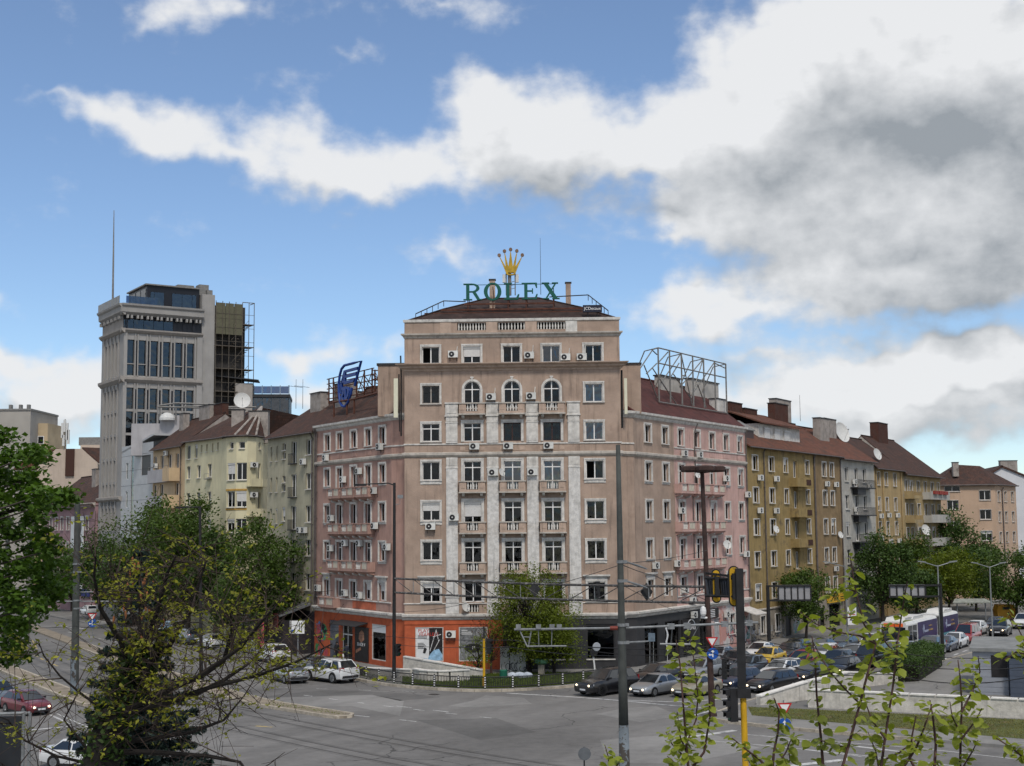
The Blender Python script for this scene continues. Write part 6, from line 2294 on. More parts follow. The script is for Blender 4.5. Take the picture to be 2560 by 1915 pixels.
# lawn corner behind the railing
lk=offset([p for p in kp if -9.6<p.x<8.5 and p.y<112],.7)
lawn=[Vector((p.x,p.y,0)) for p in lk]+[Vector((8.3,113.5,0)),Vector((1.0,114.4,0)),Vector((-3,113,0)),Vector((-9.0,112,0))]
LAWN=raised('lawn_bed',lawn,.175,SOIL,'worn grass bed behind the railing at the foot of the corner block')
# gore island at right with grass strip and parapet walls
isl_f=[gp(u,v) for u,v in ((1768,1799),(1800,1806),(1960,1824),(2200,1845),(2560,1874))]
isl_f+=[isl_f[-1]+(isl_f[-1]-isl_f[-2])*6]
isl_b=[gp(u,v) for u,v in ((1772,1792),(1830,1772),(1885,1752),(2000,1722),(2150,1697),(2310,1672),(2400,1643),(2480,1622),(2640,1592))]
isl=smooth(isl_b[::-1],2)+smooth(isl_f,2)
GI=raised('traffic_island',isl+[Vector((150,60,0)),Vector((150,160,0))],.165,PAVE,'raised pavement island with the parapet walls at right')
kerb(GI,smooth(isl_f,2)[:-8])
kerb(GI,smooth(isl_b,2),60)
gr_=[gp(u,v,.15) for u,v in ((1870,1768),(1880,1789),(2010,1800),(2300,1826),(2560,1848),(2800,1870),(2800,1808),(2560,1800),(2019,1774))]
GRS=raised('grass_strip',gr_,.175,SOIL,'thin grass strip between parapet wall and pavement')
def grass_blades(name,pts_fn,n,h,mats,label):
 v=np.empty((n*3,3))
 P=pts_fn(n)
 a=rng.uniform(0,2*np.pi,n)
 hh=h*rng.uniform(.4,1.3,n)
 w=.035
 le=rng.normal(0,.5,(n,2))*hh[:,None]
 v[0::3]=P+np.c_[np.cos(a)*w,np.sin(a)*w,np.zeros(n)]
 v[1::3]=P-np.c_[np.cos(a)*w,np.sin(a)*w,np.zeros(n)]
 v[2::3]=P+np.c_[le,hh]
 me=fast_mesh(name,v,np.arange(n*3).reshape(n,3),mats)
 o=put(name,me,None,I4)
 return tag(o,label,'grass',kind='stuff')
GRASSM=leaf_mat('grass_blade',(.085,.125,.025),.4,.3,.7)
GRASSD=leaf_mat('grass_blade_dry',(.15,.15,.05),.35,.2,.8)
def in_poly(poly):
 from mathutils.geometry import intersect_point_quad_2d
 xs=np.array([p.x for p in poly])
 ys=np.array([p.y for p in poly])
 def fn(n):
  out=np.empty((0,3))
  while len(out)<n:
   x=rng.uniform(xs.min(),xs.max(),n)
   y=rng.uniform(ys.min(),ys.max(),n)
   ins=np.zeros(n,bool)
   j=len(xs)-1
   for i in range(len(xs)):
    c=((ys[i]>y)!=(ys[j]>y))&(x<(xs[j]-xs[i])*(y-ys[i])/(ys[j]-ys[i]+1e-12)+xs[i])
    ins^=c
    j=i
   out=np.r_[out,np.c_[x[ins],y[ins],np.full(ins.sum(),.15)]]
  return out[:n]
 return fn
grass_blades('grass',in_poly(lawn),26000,.16,GRASSM,'green unmown grass at the foot of the corner block')
grass_blades('grass',in_poly(gr_),30000,.07,GRASSD,'short dry grass in front of the long parapet wall')
# medians and islands of the left street
i2=smooth([gp(u,v) for u,v in ((20,1545),(75,1568),(285,1645),(460,1704),(630,1757),(760,1777),(852,1792))],2)
def strip_island(name,pts,w,m,label,tip=True,yel=0):
 a,c=offset(pts,w/2),offset(pts,-w/2)
 poly=a[::-1]+c
 if tip:
  d=(pts[-1]-pts[-2]).normalized()
  ca=[pts[-1]+d*(w/2*math.sin(q))+(c[-1]-pts[-1])*math.cos(q) for q in (R(25),R(50),R(75),R(90),R(105),R(130),R(155))]
  poly+=ca
 o=raised(name,poly,.165,m,label)
 near=[i for i in range(len(pts)) if pts[i].y<150]
 side1=[c[i] for i in near]
 side2=[a[i] for i in near]
 k1=side1+(ca if tip else [])+side2[::-1]
 kerb(o,k1,160)
 return o
strip_island('tram_island',i2,1.7,DIRT,'long narrow dusty tram island ending in a yellowed kerb tip')
i1=smooth([gp(u,v) for u,v in ((-120,1615),(-40,1652),(60,1692),(160,1733),(235,1762))],2)
strip_island('median_strip',i1,1.6,DIRT,'dusty median strip with concrete kerb at the left edge')
# paler and darker asphalt patches
for k,(uvs,mm,z) in enumerate((([(650,1745),(930,1737),(1010,1752),(1000,1790),(880,1765),(720,1768)],ASPHL,.004),([(1180,1752),(1215,1738),(1310,1745),(1330,1760),(1180,1768),(1120,1765)],ASPHL,.004),([(1490,1785),(1560,1770),(1640,1765),(1700,1790),(1600,1805)],ASPHL,.005),([(700,1735),(820,1725),(1000,1732),(1100,1742),(1000,1752),(930,1737),(650,1745)],ASPHD,.004),([(75,1575),(150,1590),(330,1655),(285,1650)],ASPHL,.004),([(1040,1800),(1240,1795),(1340,1830),(1200,1850)],ASPHD,.004),([(1500,1850),(1760,1830),(1900,1870),(1700,1910),(1520,1905)],ASPHL,.004))):
 b=MB()
 b.poly([gp(u,v,z) for u,v in uvs])
 tag(b.build('asphalt_patch',mm),'patch of differently toned asphalt on the crossing',kind='structure')
# tram rails
TT=link('tram_track',None)
tag(TT,'two tram tracks sunk in the asphalt',kind='structure')
tcl=[[(-30,1572),(75,1612),(180,1660),(300,1700),(450,1744),(655,1791),(1000,1857),(1300,1907),(1600,1950)],[(-30,1600),(40,1632),(140,1680),(260,1730),(420,1782),(644,1834),(860,1880),(1100,1925),(1400,1970)]]
for tr_ in tcl:
 c_=smooth([gp(u,v) for u,v in tr_],2)
 for s_ in (-.505,.505):
  ribbon('rail',offset(c_,s_),.085,.009,RAILM,TT)
 for s_ in (-.75,.75):
  ribbon('rail_joint',offset(c_,s_),.05,.007,ASPHD,TT)
# painted markings
MK=link('road_markings',None)
tag(MK,'worn white and yellow road markings on the crossing',kind='structure')
def line(uvs,w,m=PAINT,dash=None,z=.006):
 pts=smooth([gp(u,v) for u,v in uvs],2) if len(uvs)>2 else [gp(u,v) for u,v in uvs]
 if dash:
  q=resample(pts,.5)
  on,offn=int(dash[0]/.5),int(dash[1]/.5)
  i=0
  while i+on<len(q):
   ribbon('dash',q[i:i+on+1],w,z,m,MK)
   i+=on+offn
 else:
  ribbon('line',resample(pts,1.0) if len(pts)>2 else pts,w,z,m,MK)
line([(1268,1733),(1445,1743),(1560,1752),(1660,1762),(1760,1770)],.3)
line([(1560,1750),(1700,1756),(1850,1744)],.25)
line([(760,1738),(900,1757),(1020,1772),(1270,1800)],.14,dash=(1,2))
line([(990,1765),(1090,1776),(1180,1788)],.14,dash=(1.5,2))
line([(880,1788),(1010,1800),(1100,1812)],.14,dash=(1.5,2.5))
line([(690,1718),(800,1722),(1100,1731)],.12,dash=(1,2.5))
line([(70,1826),(180,1815)],.35)
line([(126,1787),(175,1810)],.2)
line([(140,1783),(200,1810),(300,1850)],.12)
line([(30,1880),(170,1862),(330,1900)],.12,dash=(1.5,2))
line([(1684,1847),(1760,1838),(1862,1822)],.45)
line([(1775,1852),(1900,1862),(2100,1884),(2560,1945)],.13)
line([(1850,1835),(2050,1852),(2300,1870),(2560,1900)],.13)
line([(1960,1850),(2110,1862),(2300,1885)],.3)
line([(1975,1915),(2060,1905),(2150,1895)],.5)
line([(1980,1870),(2170,1890),(2560,1935)],.13)
line([(2360,1648),(2430,1620),(2520,1596)],.2,dash=(2,2))
line([(1690,1800),(1730,1790),(1800,1770)],.25)
line([(155,1565),(210,1572)],.4)
line([(170,1580),(240,1595),(300,1606)],.14,dash=(2,2))
for (a,c) in (((50,1602),(80,1600)),((56,1614),(96,1610)),((50,1602),(60,1618)),((80,1600),(92,1622))):
 line([a,c],.18,PAINTY)
line([(86,1638),(120,1655),(160,1672)],.2,PAINTY,dash=(2,1.5))
line([(640,1815),(680,1818)],.25,PAINTY)
# manhole
p=gp(1085,1736)
b=MB()
b.lathe([(.42,0),(.42,.008),(0.0,.009)],20,T(p.x,p.y,.002))
tag(b.build('manhole_cover',RAILM),'round iron manhole cover in the road in front of the railing','manhole cover')
# parapet walls
def parapet(name,pts,label,th=.35,cap=.09):
 """pts: [(x, y, top z)] along the wall"""
 o=empty(name,(pts[0][0],pts[0][1],0),0,label,'wall')
 g_=[Vector((p[0],p[1],0)) for p in pts]
 a,c=offset(g_,th/2),offset(g_,-th/2)
 a2,c2=offset(g_,th/2+.07),offset(g_,-th/2-.07)
 for i in range(len(pts)-1):
  z0,z1=pts[i][2],pts[i+1][2]
  b=MB()
  b.prism([(a[i].x,a[i].y,0),(a[i].x,a[i].y,z0),(a[i+1].x,a[i+1].y,z1),(a[i+1].x,a[i+1].y,0)],(c[i]-a[i]))
  b.build('stone_face',STONEW,o,I4)
  L=(g_[i+1]-g_[i]).length
  n=max(1,int(L/1.6))
  for k in range(n):
   f0,f1=k/n+.004,(k+1)/n-.004
   P=[a2[i].lerp(a2[i+1],f0),a2[i].lerp(a2[i+1],f1),c2[i].lerp(c2[i+1],f1),c2[i].lerp(c2[i+1],f0)]
   zz=[z0+(z1-z0)*f0,z0+(z1-z0)*f1]
   b=MB()
   b.prism([(P[0].x,P[0].y,zz[0]),(P[1].x,P[1].y,zz[1]),(P[2].x,P[2].y,zz[1]),(P[3].x,P[3].y,zz[0])],(0,0,cap))
   b.build('coping_stone',COPE,o,I4)
 return o
p,q=gp(2022,1774),gp(2620,1806)
parapet('parapet_wall',[(p.x,p.y,1.28),(q.x,q.y,1.28)],'long whitewashed stone parapet wall behind the grass strip at right')
p,q=gp(1896,1769),gp(2016,1755)
parapet('parapet_wall',[(p.x,p.y,.72),(q.x,q.y,1.35)],'wedge shaped stone parapet rising to the right, behind the yellow signal mast')
p,q,r_=gp(2022,1752),gp(2120,1728),gp(2240,1712)
parapet('parapet_wall',[(p.x,p.y,1.3),(q.x,q.y,1.35),(r_.x,r_.y,.8)],'stone parapet in front of the hedge, behind the long wall')
p,q=gp(1010,1690),gp(1210,1697)
parapet('parapet_wall',[(p.x,p.y,1.55),(q.x,q.y,.65)],'stone parapet sloping down to the right below the posters')
pts=[gp(u,v) for u,v in ((1036,1703),(1060,1708),(1110,1710),(1172,1706))]
parapet('parapet_wall',[(x.x,x.y,.95) for x in smooth(pts,1)],'low curved stone parapet behind the railing')
p,q=gp(885,1686),gp(1030,1699)
parapet('parapet_wall',[(p.x,p.y,.55),(q.x,q.y,.75)],'low white parapet behind the railing near the white car',.3)
# black railing with spotted posts along the corner
RLP=[p for p in offset(kp,.45) if -13.4<p.x<8.8 and p.y<113]
rail_o=empty('street_railing',RLP[0],0,'black iron railing with white spotted posts along the corner kerb','railing')
STP=MB()
STP.box(-.05,.05,-.05,.05,.1,1.13,0)
for k in range(5):
 STP.box(-.055,.055,-.055,.055,.28+k*.17,.34+k*.17,1)
STPM=STP.mesh('post',[STEELD,WHTT])
q=resample(RLP,2.1)
for i,p in enumerate(q):
 put('post',STPM,rail_o,T(p.x,p.y,0))
for i in range(len(q)-1):
 d=q[i+1]-q[i]
 b=MB()
 L=d.length
 b.tube([(.06,0,.32),(L-.06,0,.32)],.038,4)
 b.tube([(.06,0,1.02),(L-.06,0,1.02)],.038,4)
 n=15
 for k in range(n):
  x=.1+(L-.2)*k/(n-1)
  b.tube([(x,0,.32),(x,0,1.02)],.027,4)
 tag(b.build('railing_panel',STEELD,rail_o,T(q[i].x,q[i].y,0)@RZ(math.atan2(d.y,d.x))),kind='stuff')
# grey corrugated kiosk behind the long wall
SID=mat('kiosk_siding',(.27,.285,.315),.5,.07,1.5,metal=.2)
SIDD=mat('kiosk_siding_blue',(.07,.085,.115),.5,.1,1.5,metal=.2)
kk=empty('grey_kiosk',(34,98,0),0,'flat roofed grey metal clad kiosk behind the long parapet at the right edge','kiosk')
Fk=frame2(gp(2436,1742).to_2d(),(1,-.36))
Fk2=frame2(Fk@Vector((2.2,0,0)).to_3d() if False else (Fk@Vector((2.4,-.0,0))).to_2d(),(1,-.12))
MB().box(0,14,.1,10,0,3.15).build('core_wall',SIDD,kk,Fk)
for i in range(9):
 MB().box(0,2.3,0,.1,i*.35,i*.35+.335).build('siding_board',SID,kk,Fk)
 MB().box(-.02,.08,.1,10,i*.35,i*.35+.335).build('siding_board',SID,kk,Fk)
for i in range(7):
 MB().box(2.4,4.4,-.85,-.02,i*.4,i*.4+.385).build('siding_board',SIDD,kk,Fk)
 MB().box(4.42,14,-.6,-.02,.9+i*.3,.9+i*.3+.285).build('siding_board',SID,kk,Fk)
MB().box(4.42,14,-.5,-.03,0,.9).build('shop_front',POSTB,kk,Fk)
MB().box(-.2,14.2,-.25,10.2,3.16,3.4).build('roof_slab',mat('kiosk_roof',(.2,.205,.2),.8,.2,1),kk,Fk)
MB().box(2.2,14.2,-1.0,-.26,3.0,3.2).build('roof_edge',SIDD,kk,Fk)
MB().box(4,14,2.5,2.7,3.41,3.75).build('roof_kerb',STEELD,kk,Fk)
MB().box(1.2,2.28,-.03,0.0,1.4,2.9).build('dark_window',POSTK,kk,Fk)
# ------------------------------------------------------------------ poles, gantries, signs, wires
POLEG=mat('pole_grey',(.055,.06,.056),.75,.25,2,.2,20)
POLEK=mat('pole_black',(.016,.016,.017),.6,.3,3)
POLEBR=mat('pole_brown',(.045,.026,.022),.75,.35,2,.2,20)
POLEBL=mat('pole_blue_peel',(.13,.155,.175),.8,.3,1.5,.2,15,col2=(.05,.045,.04),c2lo=.5,c2hi=.54,c2scale=2)
POLEL=mat('pole_light',(.22,.235,.235),.55,.1,3,metal=.3)
YEL=mat('mast_yellow',(.52,.30,.012),.55,.12,2.5,col2=(.25,.16,.03),c2lo=.62,c2hi=.7,c2scale=2)
GALV=mat('galvanised',(.20,.21,.215),.55,.25,5,metal=.3)
TRUSS=mat('truss_flaking',(.075,.072,.07),.8,.5,5,.3,25,col2=(.24,.23,.22),c2lo=.56,c2hi=.6,c2scale=4)
SIGR=mat('sign_red',(.42,.018,.02),.45,.05,3)
SIGW=mat('sign_white',(.66,.66,.65),.45,.05,3)
SIGB=mat('sign_blue_traffic',(.012,.075,.32),.45,.05,3)
SIGBACK=mat('sign_back',(.13,.14,.15),.55,.15,3,metal=.3)
LENSG=mat('lens_green',(.01,.10,.06),.3,0)
LENSD=mat('lens_dark',(.02,.012,.01),.25,0)
def pole(name,label,base,top,r0,r1,m,n=10,cat='pole',segs=None):
 o=empty(name,base,0,label,cat)
 b=MB()
 b.tube([base,top],[r0,r1],n)
 b.build('shaft',m,o,I4)
 b=MB()
 b.cyl(base,base+Vector((0,0,.35)),r0*1.5,r0*1.4,n)
 b.build('base_collar',m,o,I4)
 return o
def clamp(o,p,r,h=.12,m=None):
 b=MB()
 b.cyl(p,p+Vector((0,0,h)),r,r,12)
 b.box(p.x+r*.8,p.x+r+.12,p.y-.06,p.y+.06,p.z,p.z+h)
 b.build('clamp',m or GALV,o,I4)
# black pole by the corner, with lamp arm
pb=gp(985,1700)
pt=at(986,1207,pb.y)
P1=pole('lamp_post','tall black tram pole with lamp arm in front of the rose block',Vector((pb.x,pb.y,0)),pt,.16,.11,POLEK)
b=MB()
e0=at(900,1211,pb.y)
b.tube([pt-Vector((0,0,.2)),pt+Vector((-.5,0,-.02)),e0],[.07,.06,.05],6)
b.build('lamp_arm',POLEK,P1,I4)
MB().box(e0.x-.45,e0.x+.5,e0.y-.17,e0.y+.17,e0.z-.12,e0.z+.04).build('lamp_head',POLEK,P1,I4)
q=at(1000,1246,pb.y)
b=MB()
b.tube([Vector((pb.x,pb.y,at(985,1262,pb.y).z)),Vector((q.x,pb.y,at(985,1260,pb.y).z)),q],.03,5)
b.box(q.x-.2,q.x+.25,q.y-.12,q.y+.12,q.z,q.z+.28)
b.build('camera',GALV,P1,I4)
# brown pole
pb2=gp(1781,1797)
pt2=at(1755,1178,pb2.y)
P2=pole('lamp_post','rusty brown lamp pole with three flat drum lamps on top',Vector((pb2.x,pb2.y,0)),pt2,.21,.13,POLEBR)
for (dx,dy) in ((-.75,0.1),(.15,-.5),(.95,.3)):
 c=pt2+Vector((dx,dy,0))
 b=MB()
 b.lathe([(.25,-.06),(.55,-.04),(.62,.05),(.62,.26),(.5,.34),(.1,.36)],8,T(*c))
 b.build('drum_lamp',POLEBR,P2,I4)
 b=MB()
 b.tube([pt2-Vector((0,0,.1)),c+Vector((0,0,.02))],.05,5)
 b.build('lamp_bracket',POLEBR,P2,I4)
for v in (1545,1560):
 c=at(1760 if v<1550 else 1795,v,pb2.y-.2)
 b=MB()
 b.cyl(c+Vector((-.2,0,.05)),c+Vector((.2,0,0)),.08,.07,8)
 b.tube([c,Vector((c.x,pb2.y,c.z+.1))],.03,4)
 b.build('camera',SIGW,P2,I4)
c=at(1758,1531,pb2.y-.3)
b=MB()
b.lathe([(.05,.4),(.16,.3),(.2,.1),(.19,-.1),(.12,-.22),(0,-.25)],12,T(*c))
b.build('dome_camera',SIGW,P2,I4)
# truss gantry between them
TG=empty('signal_gantry',Vector((pb.x,pb.y,7)),0,'flaking steel pipe truss spanning the crossing between black and brown poles','gantry')
a_u,a_l=at(985,1446,pb.y),at(985,1481,pb.y)
b_u,b_l=at(1768,1467,pb2.y),at(1770,1507,pb2.y)
for nm,p,q in (('upper_chord',a_u,b_u),('lower_chord',a_l,b_l)):
 b=MB()
 n=24
 pts=[p.lerp(q,i/n)+Vector((0,0,-.12*math.sin(math.pi*i/n))) for i in range(n+1)]
 b.tube(pts,.085,7)
 b.build(nm,TRUSS,TG,I4)
n=13
sag=lambda f:Vector((0,0,-.12*math.sin(math.pi*f)))
for i in range(n):
 f0,f1=i/n,(i+1)/n
 b=MB()
 if i<n/2:
  b.tube([a_u.lerp(b_u,f0)+sag(f0),a_l.lerp(b_l,f1)+sag(f1)],.035,5)
 else:
  b.tube([a_l.lerp(b_l,f0)+sag(f0),a_u.lerp(b_u,f1)+sag(f1)],.035,5)
 b.build('diagonal',TRUSS,TG,I4)
 b=MB()
 b.tube([a_u.lerp(b_u,f1)+sag(f1),a_l.lerp(b_l,f1)+sag(f1)],.03,5)
 b.build('upright',GALV,TG,I4)
def signal_head(parent,M,n=3,face=-1,back=None,lens=LENSD):
 """black signal head facing local -y with visored lenses"""
 b=MB()
 h=.32*n
 b.box(-.16,.16,-.1,.12,0,h)
 for i in range(n):
  b.box(-.15,.15,-.28,-.1,.32*i+.27,.32*i+.29)
  for sx in (-.15,.13):
   b.box(sx,sx+.02,-.24,-.1,.32*i+.12,.32*i+.27)
 o=b.build('signal_housing',POLEK,parent,M)
 for i in range(n):
  c=MB()
  c.lathe([(.11,0),(.11,.02),(0,.025)],12,T(0,-.1,.32*i+.15)@Matrix.Rotation(math.pi/2,4,'X'))
  c.build('lens',lens if i else LENSG,o,M)
 return o
def signal_thing(name,label,M,n=3,lens=LENSD):
 o=empty(name,M.to_translation(),0,label,'traffic light','traffic lights')
 signal_head(o,M,n,lens=lens)
 return o
q=at(1494,1500,97)
signal_thing('traffic_light','black traffic light hung on the truss before a first-storey window',T(q.x,q.y,q.z)@RZ(R(-60)),4)
q=at(995,1640,pb.y-.4)
signal_thing('traffic_light','black traffic light on the black lamp pole with dim green lens',T(q.x,q.y,q.z)@RZ(R(40)))
q=at(1800,1698,pb2.y-.3)
signal_thing('traffic_light','black traffic light low on the brown pole among the queued cars',T(q.x+.3,q.y,q.z)@RZ(R(60)),4)
for u,v,Y,lab in ((1337,1473,104,'dark diamond plate on the truss above the corner tree'),(1617,1480,92,'dark diamond plate on the truss right of the grey pole')):
 c=at(u,v,Y)
 b=MB()
 r_=.62
 b.prism([(c.x-r_*.7,c.y,c.z),(c.x,c.y,c.z-r_),(c.x+r_*.7,c.y+.3,c.z),(c.x,c.y+.2,c.z+r_)],(0,.05,0))
 o=b.build('diamond_plate',POLEK)
 tag(o,lab,'sign')
# tall grey tram pole in the middle, near
YC=55.0
c0,c1=at(1563,2010,YC),at(1545,1112,YC)
P3=empty('tram_pole',Vector((c0.x,YC,0)),0,'thick grey tapering tram pole rising in front of the corner block, peeling blue foot','pole')
zsp=at(1560,1812,YC).z
dirp=(c1-c0)
ax=lambda z:Vector((c0.x+dirp.x*(z-c0.z)/dirp.z,YC,z))
b=MB()
zv=lambda v:at(1555,v,YC).z
b.tube([ax(zsp),ax(zv(1700)),ax(zv(1500)),ax(zv(1300)),c1],[.195,.172,.132,.112,.09],16)
b.build('shaft',POLEG,P3,I4,True)
b=MB()
b.tube([Vector((c0.x,YC,0)),ax(zsp)],[.24,.198],16)
b.build('painted_foot',POLEBL,P3,I4,True)
for v in (1408,1456,1566,1610):
 p=ax(at(1555,v,YC).z)
 clamp(P3,p,.15 if v<1500 else.17)
 if v<1500 or v==1610:
  b=MB()
  b.tube([p+Vector((.2,0,.06)),p+Vector((.75,.3,-.12 if v<1500 else.05)),p+Vector((1.1,.5,-.25 if v<1500 else.06))],[.035,.05,.03],6)
  b.build('insulator',GALV,P3,I4)
za=at(1550,1570,YC).z
arm=empty('tram_wire_arm',ax(za),0,'horizontal grey tube arm with hangers left of the grey tram pole','wire arm')
b=MB()
p0,p1=ax(za)-Vector((.16,0,0)),at(1286,1574,YC+1.0)
b.tube([p0,p1],.048,8)
b.build('tube',GALV,arm,I4)
b=MB()
b.cyl(p0,p0-Vector((.3,0,0)),.085,.085,10)
b.build('insulator',mat('insulator_red',(.16,.03,.02),.5,.1,3),arm,I4)
lo_=[at(1318,1616,YC+.9),at(1416,1615,YC+.6)]
for (pA,pB,r_) in ((at(1300,1578,YC+1),lo_[0],.03),(at(1328,1578,YC+.9),lo_[0]+Vector((.05,0,0)),.03),(lo_[0],lo_[1],.035),(at(1346,1576,YC+.8),lo_[0].lerp(lo_[1],.3),.018),(at(1380,1574,YC+.7),lo_[0].lerp(lo_[1],.62),.018),(at(1306,1592,YC+1),at(1324,1593,YC+.9),.02)):
 b=MB()
 b.tube([pA,pB],r_,6)
 b.build('hanger',GALV,arm,I4)
for u in (1296,1346,1380,1398):
 b=MB()
 p=at(u,1566,YC+.7)
 b.box(p.x-.1,p.x+.1,p.y-.05,p.y+.05,p.z-.1,p.z+.08)
 b.build('clip',GALV,arm,I4)
arm=empty('tram_wire_arm',ax(za),0,'long horizontal grey tube arm right of the grey tram pole','wire arm')
b=MB()
p0,p1=ax(za)+Vector((.16,0,0)),at(1895,1556,YC+1.2)
b.tube([p0,p1],.048,8)
b.build('tube',GALV,arm,I4)
for u in (1675,1715,1810,1872):
 f_=(u-1563)/(1895-1563)
 p=p0.lerp(p1,f_)
 b=MB()
 b.box(p.x-.14,p.x+.14,p.y-.06,p.y+.06,p.z-.12,p.z+.1)
 b.build('clip',GALV,arm,I4)
b=MB()
q0,q1=at(1650,1610,YC+.8),at(1740,1611,YC+.8)
b.tube([q0,q1],.045,6)
b.tube([q0.lerp(q1,.3),p0.lerp(p1,.35)],.018,5)
b.tube([q0.lerp(q1,.8),p0.lerp(p1,.55)],.018,5)
b.build('hanger',GALV,arm,I4)
# black and yellow signal mast, near right
YM=45.0
ym=at(1858,1740,YM)
mb_=Vector((at(1865,2200,YM).x,YM,0))
SMT=empty('signal_mast',mb_,0,'signal mast black above and yellow below, with louvred rack of signals on top','signal mast')
zt_=at(1857,1421,YM).z
b=MB()
b.box(-.12,.12,-.12,.12,ym.z,zt_)
b.build('upper_shaft',POLEK,SMT,T(ym.x-.03,YM,0))
b=MB()
b.cyl(Vector((ym.x+.05,YM,0)),Vector((ym.x,YM,ym.z)),.11,.1,14)
b.build('lower_shaft',YEL,SMT,I4)
for v in (1448,1492):
 b=MB()
 pA,pB=at(1852,v,YM),at(1764,v-3,YM+.9)
 b.tube([pA,pB],.05,6)
 b.build('rack_bar',POLEK,SMT,I4)
for k in range(15):
 f_=k/14
 t0,t1=at(1848,1450,YM).lerp(at(1766,1440,YM+.9),f_),at(1850,1493,YM).lerp(at(1772,1488,YM+.9),f_)
 b=MB()
 d=Vector((-.012,0,0))
 b.prism([t0,t1,t1+Vector((-.04,.16,0)),t0+Vector((-.04,.16,0))],(.012,0,0))
 b.build('louvre',mat('louvre_dark',(.05,.056,.07),.4,.2,3),SMT,I4)
 b=MB()
 b.cyl(t0+Vector((0,0,.05)),t0+Vector((0,0,.13)),.05,.05,6)
 b.build('bolt',POLEK,SMT,I4)
for (u,v0,v1,hw) in ((1793,1426,1505,.11),(1838,1418,1514,.14)):
 Yq=YM+(.6 if u<1800 else.1)
 a,c=at(u,v1,Yq),at(u,v0,Yq)
 for k,(m_,g,dy) in enumerate(((POLEK,.045,.03),(YEL,0.0,0.0))):
  b=MB()
  pts=[]
  rr=hw
  zc0,zc1=a.z+hw,c.z-hw
  for i in range(9):
   an=math.pi*i/8
   pts.append((a.x+(rr+g)*math.cos(an),Yq+.1+dy,zc1+(rr+g)*math.sin(an)))
  for i in range(9):
   an=math.pi+math.pi*i/8
   pts.append((a.x+(rr+g)*math.cos(an),Yq+.1+dy,zc0+(rr+g)*math.sin(an)))
  b.prism(pts,(0,.03,0))
  b.build('backboard' if k else 'backboard_edge',m_,SMT,I4)
 b=MB()
 b.box(a.x-hw*.55,a.x+hw*.55,Yq-.12,Yq+.09,a.z+.2,c.z-.2)
 b.build('signal_housing',POLEK,SMT,I4)
q=at(1832,1803,YM)
signal_thing('traffic_light','black traffic light low on the black and yellow signal mast',T(q.x,YM,q.z)@RZ(R(-80))@Matrix.Scale(1.1,4))
b=MB()
b.tube([at(1835,1735,YM),at(1860,1733,YM)],.05,5)
b.tube([at(1835,1796,YM),at(1860,1798,YM)],.05,5)
b.box(ym.x-.22,ym.x+.22,YM-.2,YM+.2,ym.z-.05,ym.z+.25)
b.build('signal_bracket',POLEK,SMT,I4)
# yellow signal post on the corner
yb=gp(1210,1724)
o=empty('signal_post',yb,0,'thin yellow signal post with black top before the orange shop','signal post')
MB().cyl(Vector((yb.x,yb.y,0)),at(1210,1597,yb.y),.11,.085,10).build('shaft',YEL,o,I4)
MB().cyl(at(1210,1597,yb.y),at(1210,1566,yb.y),.06,.06,8).build('black_top',POLEK,o,I4)
q=at(1222,1634,yb.y)
signal_thing('traffic_light','black traffic light on the thin yellow post before the orange shop',T(q.x,q.y,q.z)@RZ(R(70))@Matrix.Scale(1.15,4))
# signs
def sign_plate(parent,M,kind,r=.35):
 def disc(rad,m,y,n=28,name='sign_face',sides=None):
  b=MB()
  b.prism([(rad*math.cos(2*math.pi*i/n),y,rad*math.sin(2*math.pi*i/n)) for i in range(n)][::-1],(0,.008,0))
  return b.build(name,m,parent,M)
 def tri(rad,m,y,name='sign_face'):
  b=MB()
  b.prism([(rad*math.cos(a),y,rad*math.sin(a)) for a in (R(-90),R(30),R(150))],(0,.008,0))
  return b.build(name,m,parent,M)
 if kind=='yield':
  tri(r*1.25,SIGR,0)
  tri(r*.82,SIGW,-.01)
 elif kind in ('blue','blue_right'):
  disc(r,SIGB,0)
  b=MB()
  b.box(-.035,.035,-.012,-.002,-r*.6,r*.3)
  b.prism([(-.12,-.012,r*.3),(.12,-.012,r*.3),(0,-.012,r*.68)],(0,.01,0))
  b.box(-r*.5,-.035,-.012,-.002,-r*.3,-r*.12)
  b.prism([(-r*.5,-.012,-r*.45),(-r*.5,-.012,r*.03),(-r*.78,-.012,-r*.21)][::-1],(0,.01,0))
  b.build('sign_arrow',SIGW,parent,M)
 elif kind=='no_truck':
  disc(r,SIGR,0)
  disc(r*.8,SIGW,-.01)
  b=MB()
  b.box(-r*.45,r*.2,-.02,-.012,-r*.15,r*.25)
  b.box(r*.22,r*.45,-.02,-.012,-r*.15,r*.12)
  b.build('sign_symbol',BLKT,parent,M)
  b=MB()
  b.prism([(-r*.6,-.024,r*.5),(-r*.5,-.024,r*.6),(r*.6,-.024,-r*.5),(r*.5,-.024,-r*.6)],(0,.003,0))
  b.build('sign_bar',SIGR,parent,M)
 elif kind=='back':
  disc(r,SIGBACK,0)
def sign_post(name,label,u,vb,plates,r=.04,m=None,h=None,yaw=0.0,Y=None):
 base=gp(u,vb) if Y is None else Vector((at(u,vb,Y).x,Y,0))
 top=max(at(u,v,base.y).z+rr for (v,k,rr) in plates)
 o=empty(name,base,0,label,'sign')
 MB().cyl(base,Vector((base.x,base.y,top)),r,r,8).build('post',m or GALV,o,I4)
 for (v,k,rr) in plates:
  p=at(u,v,base.y)
  sign_plate(o,T(p.x,p.y-.07,p.z)@RZ(yaw),k,rr)
 return o
o=empty('yield_sign',at(1780,1605,pb2.y),0,'red and white yield triangle above blue arrow disc on the brown pole','sign')
p=at(1780,1602,pb2.y-.35)
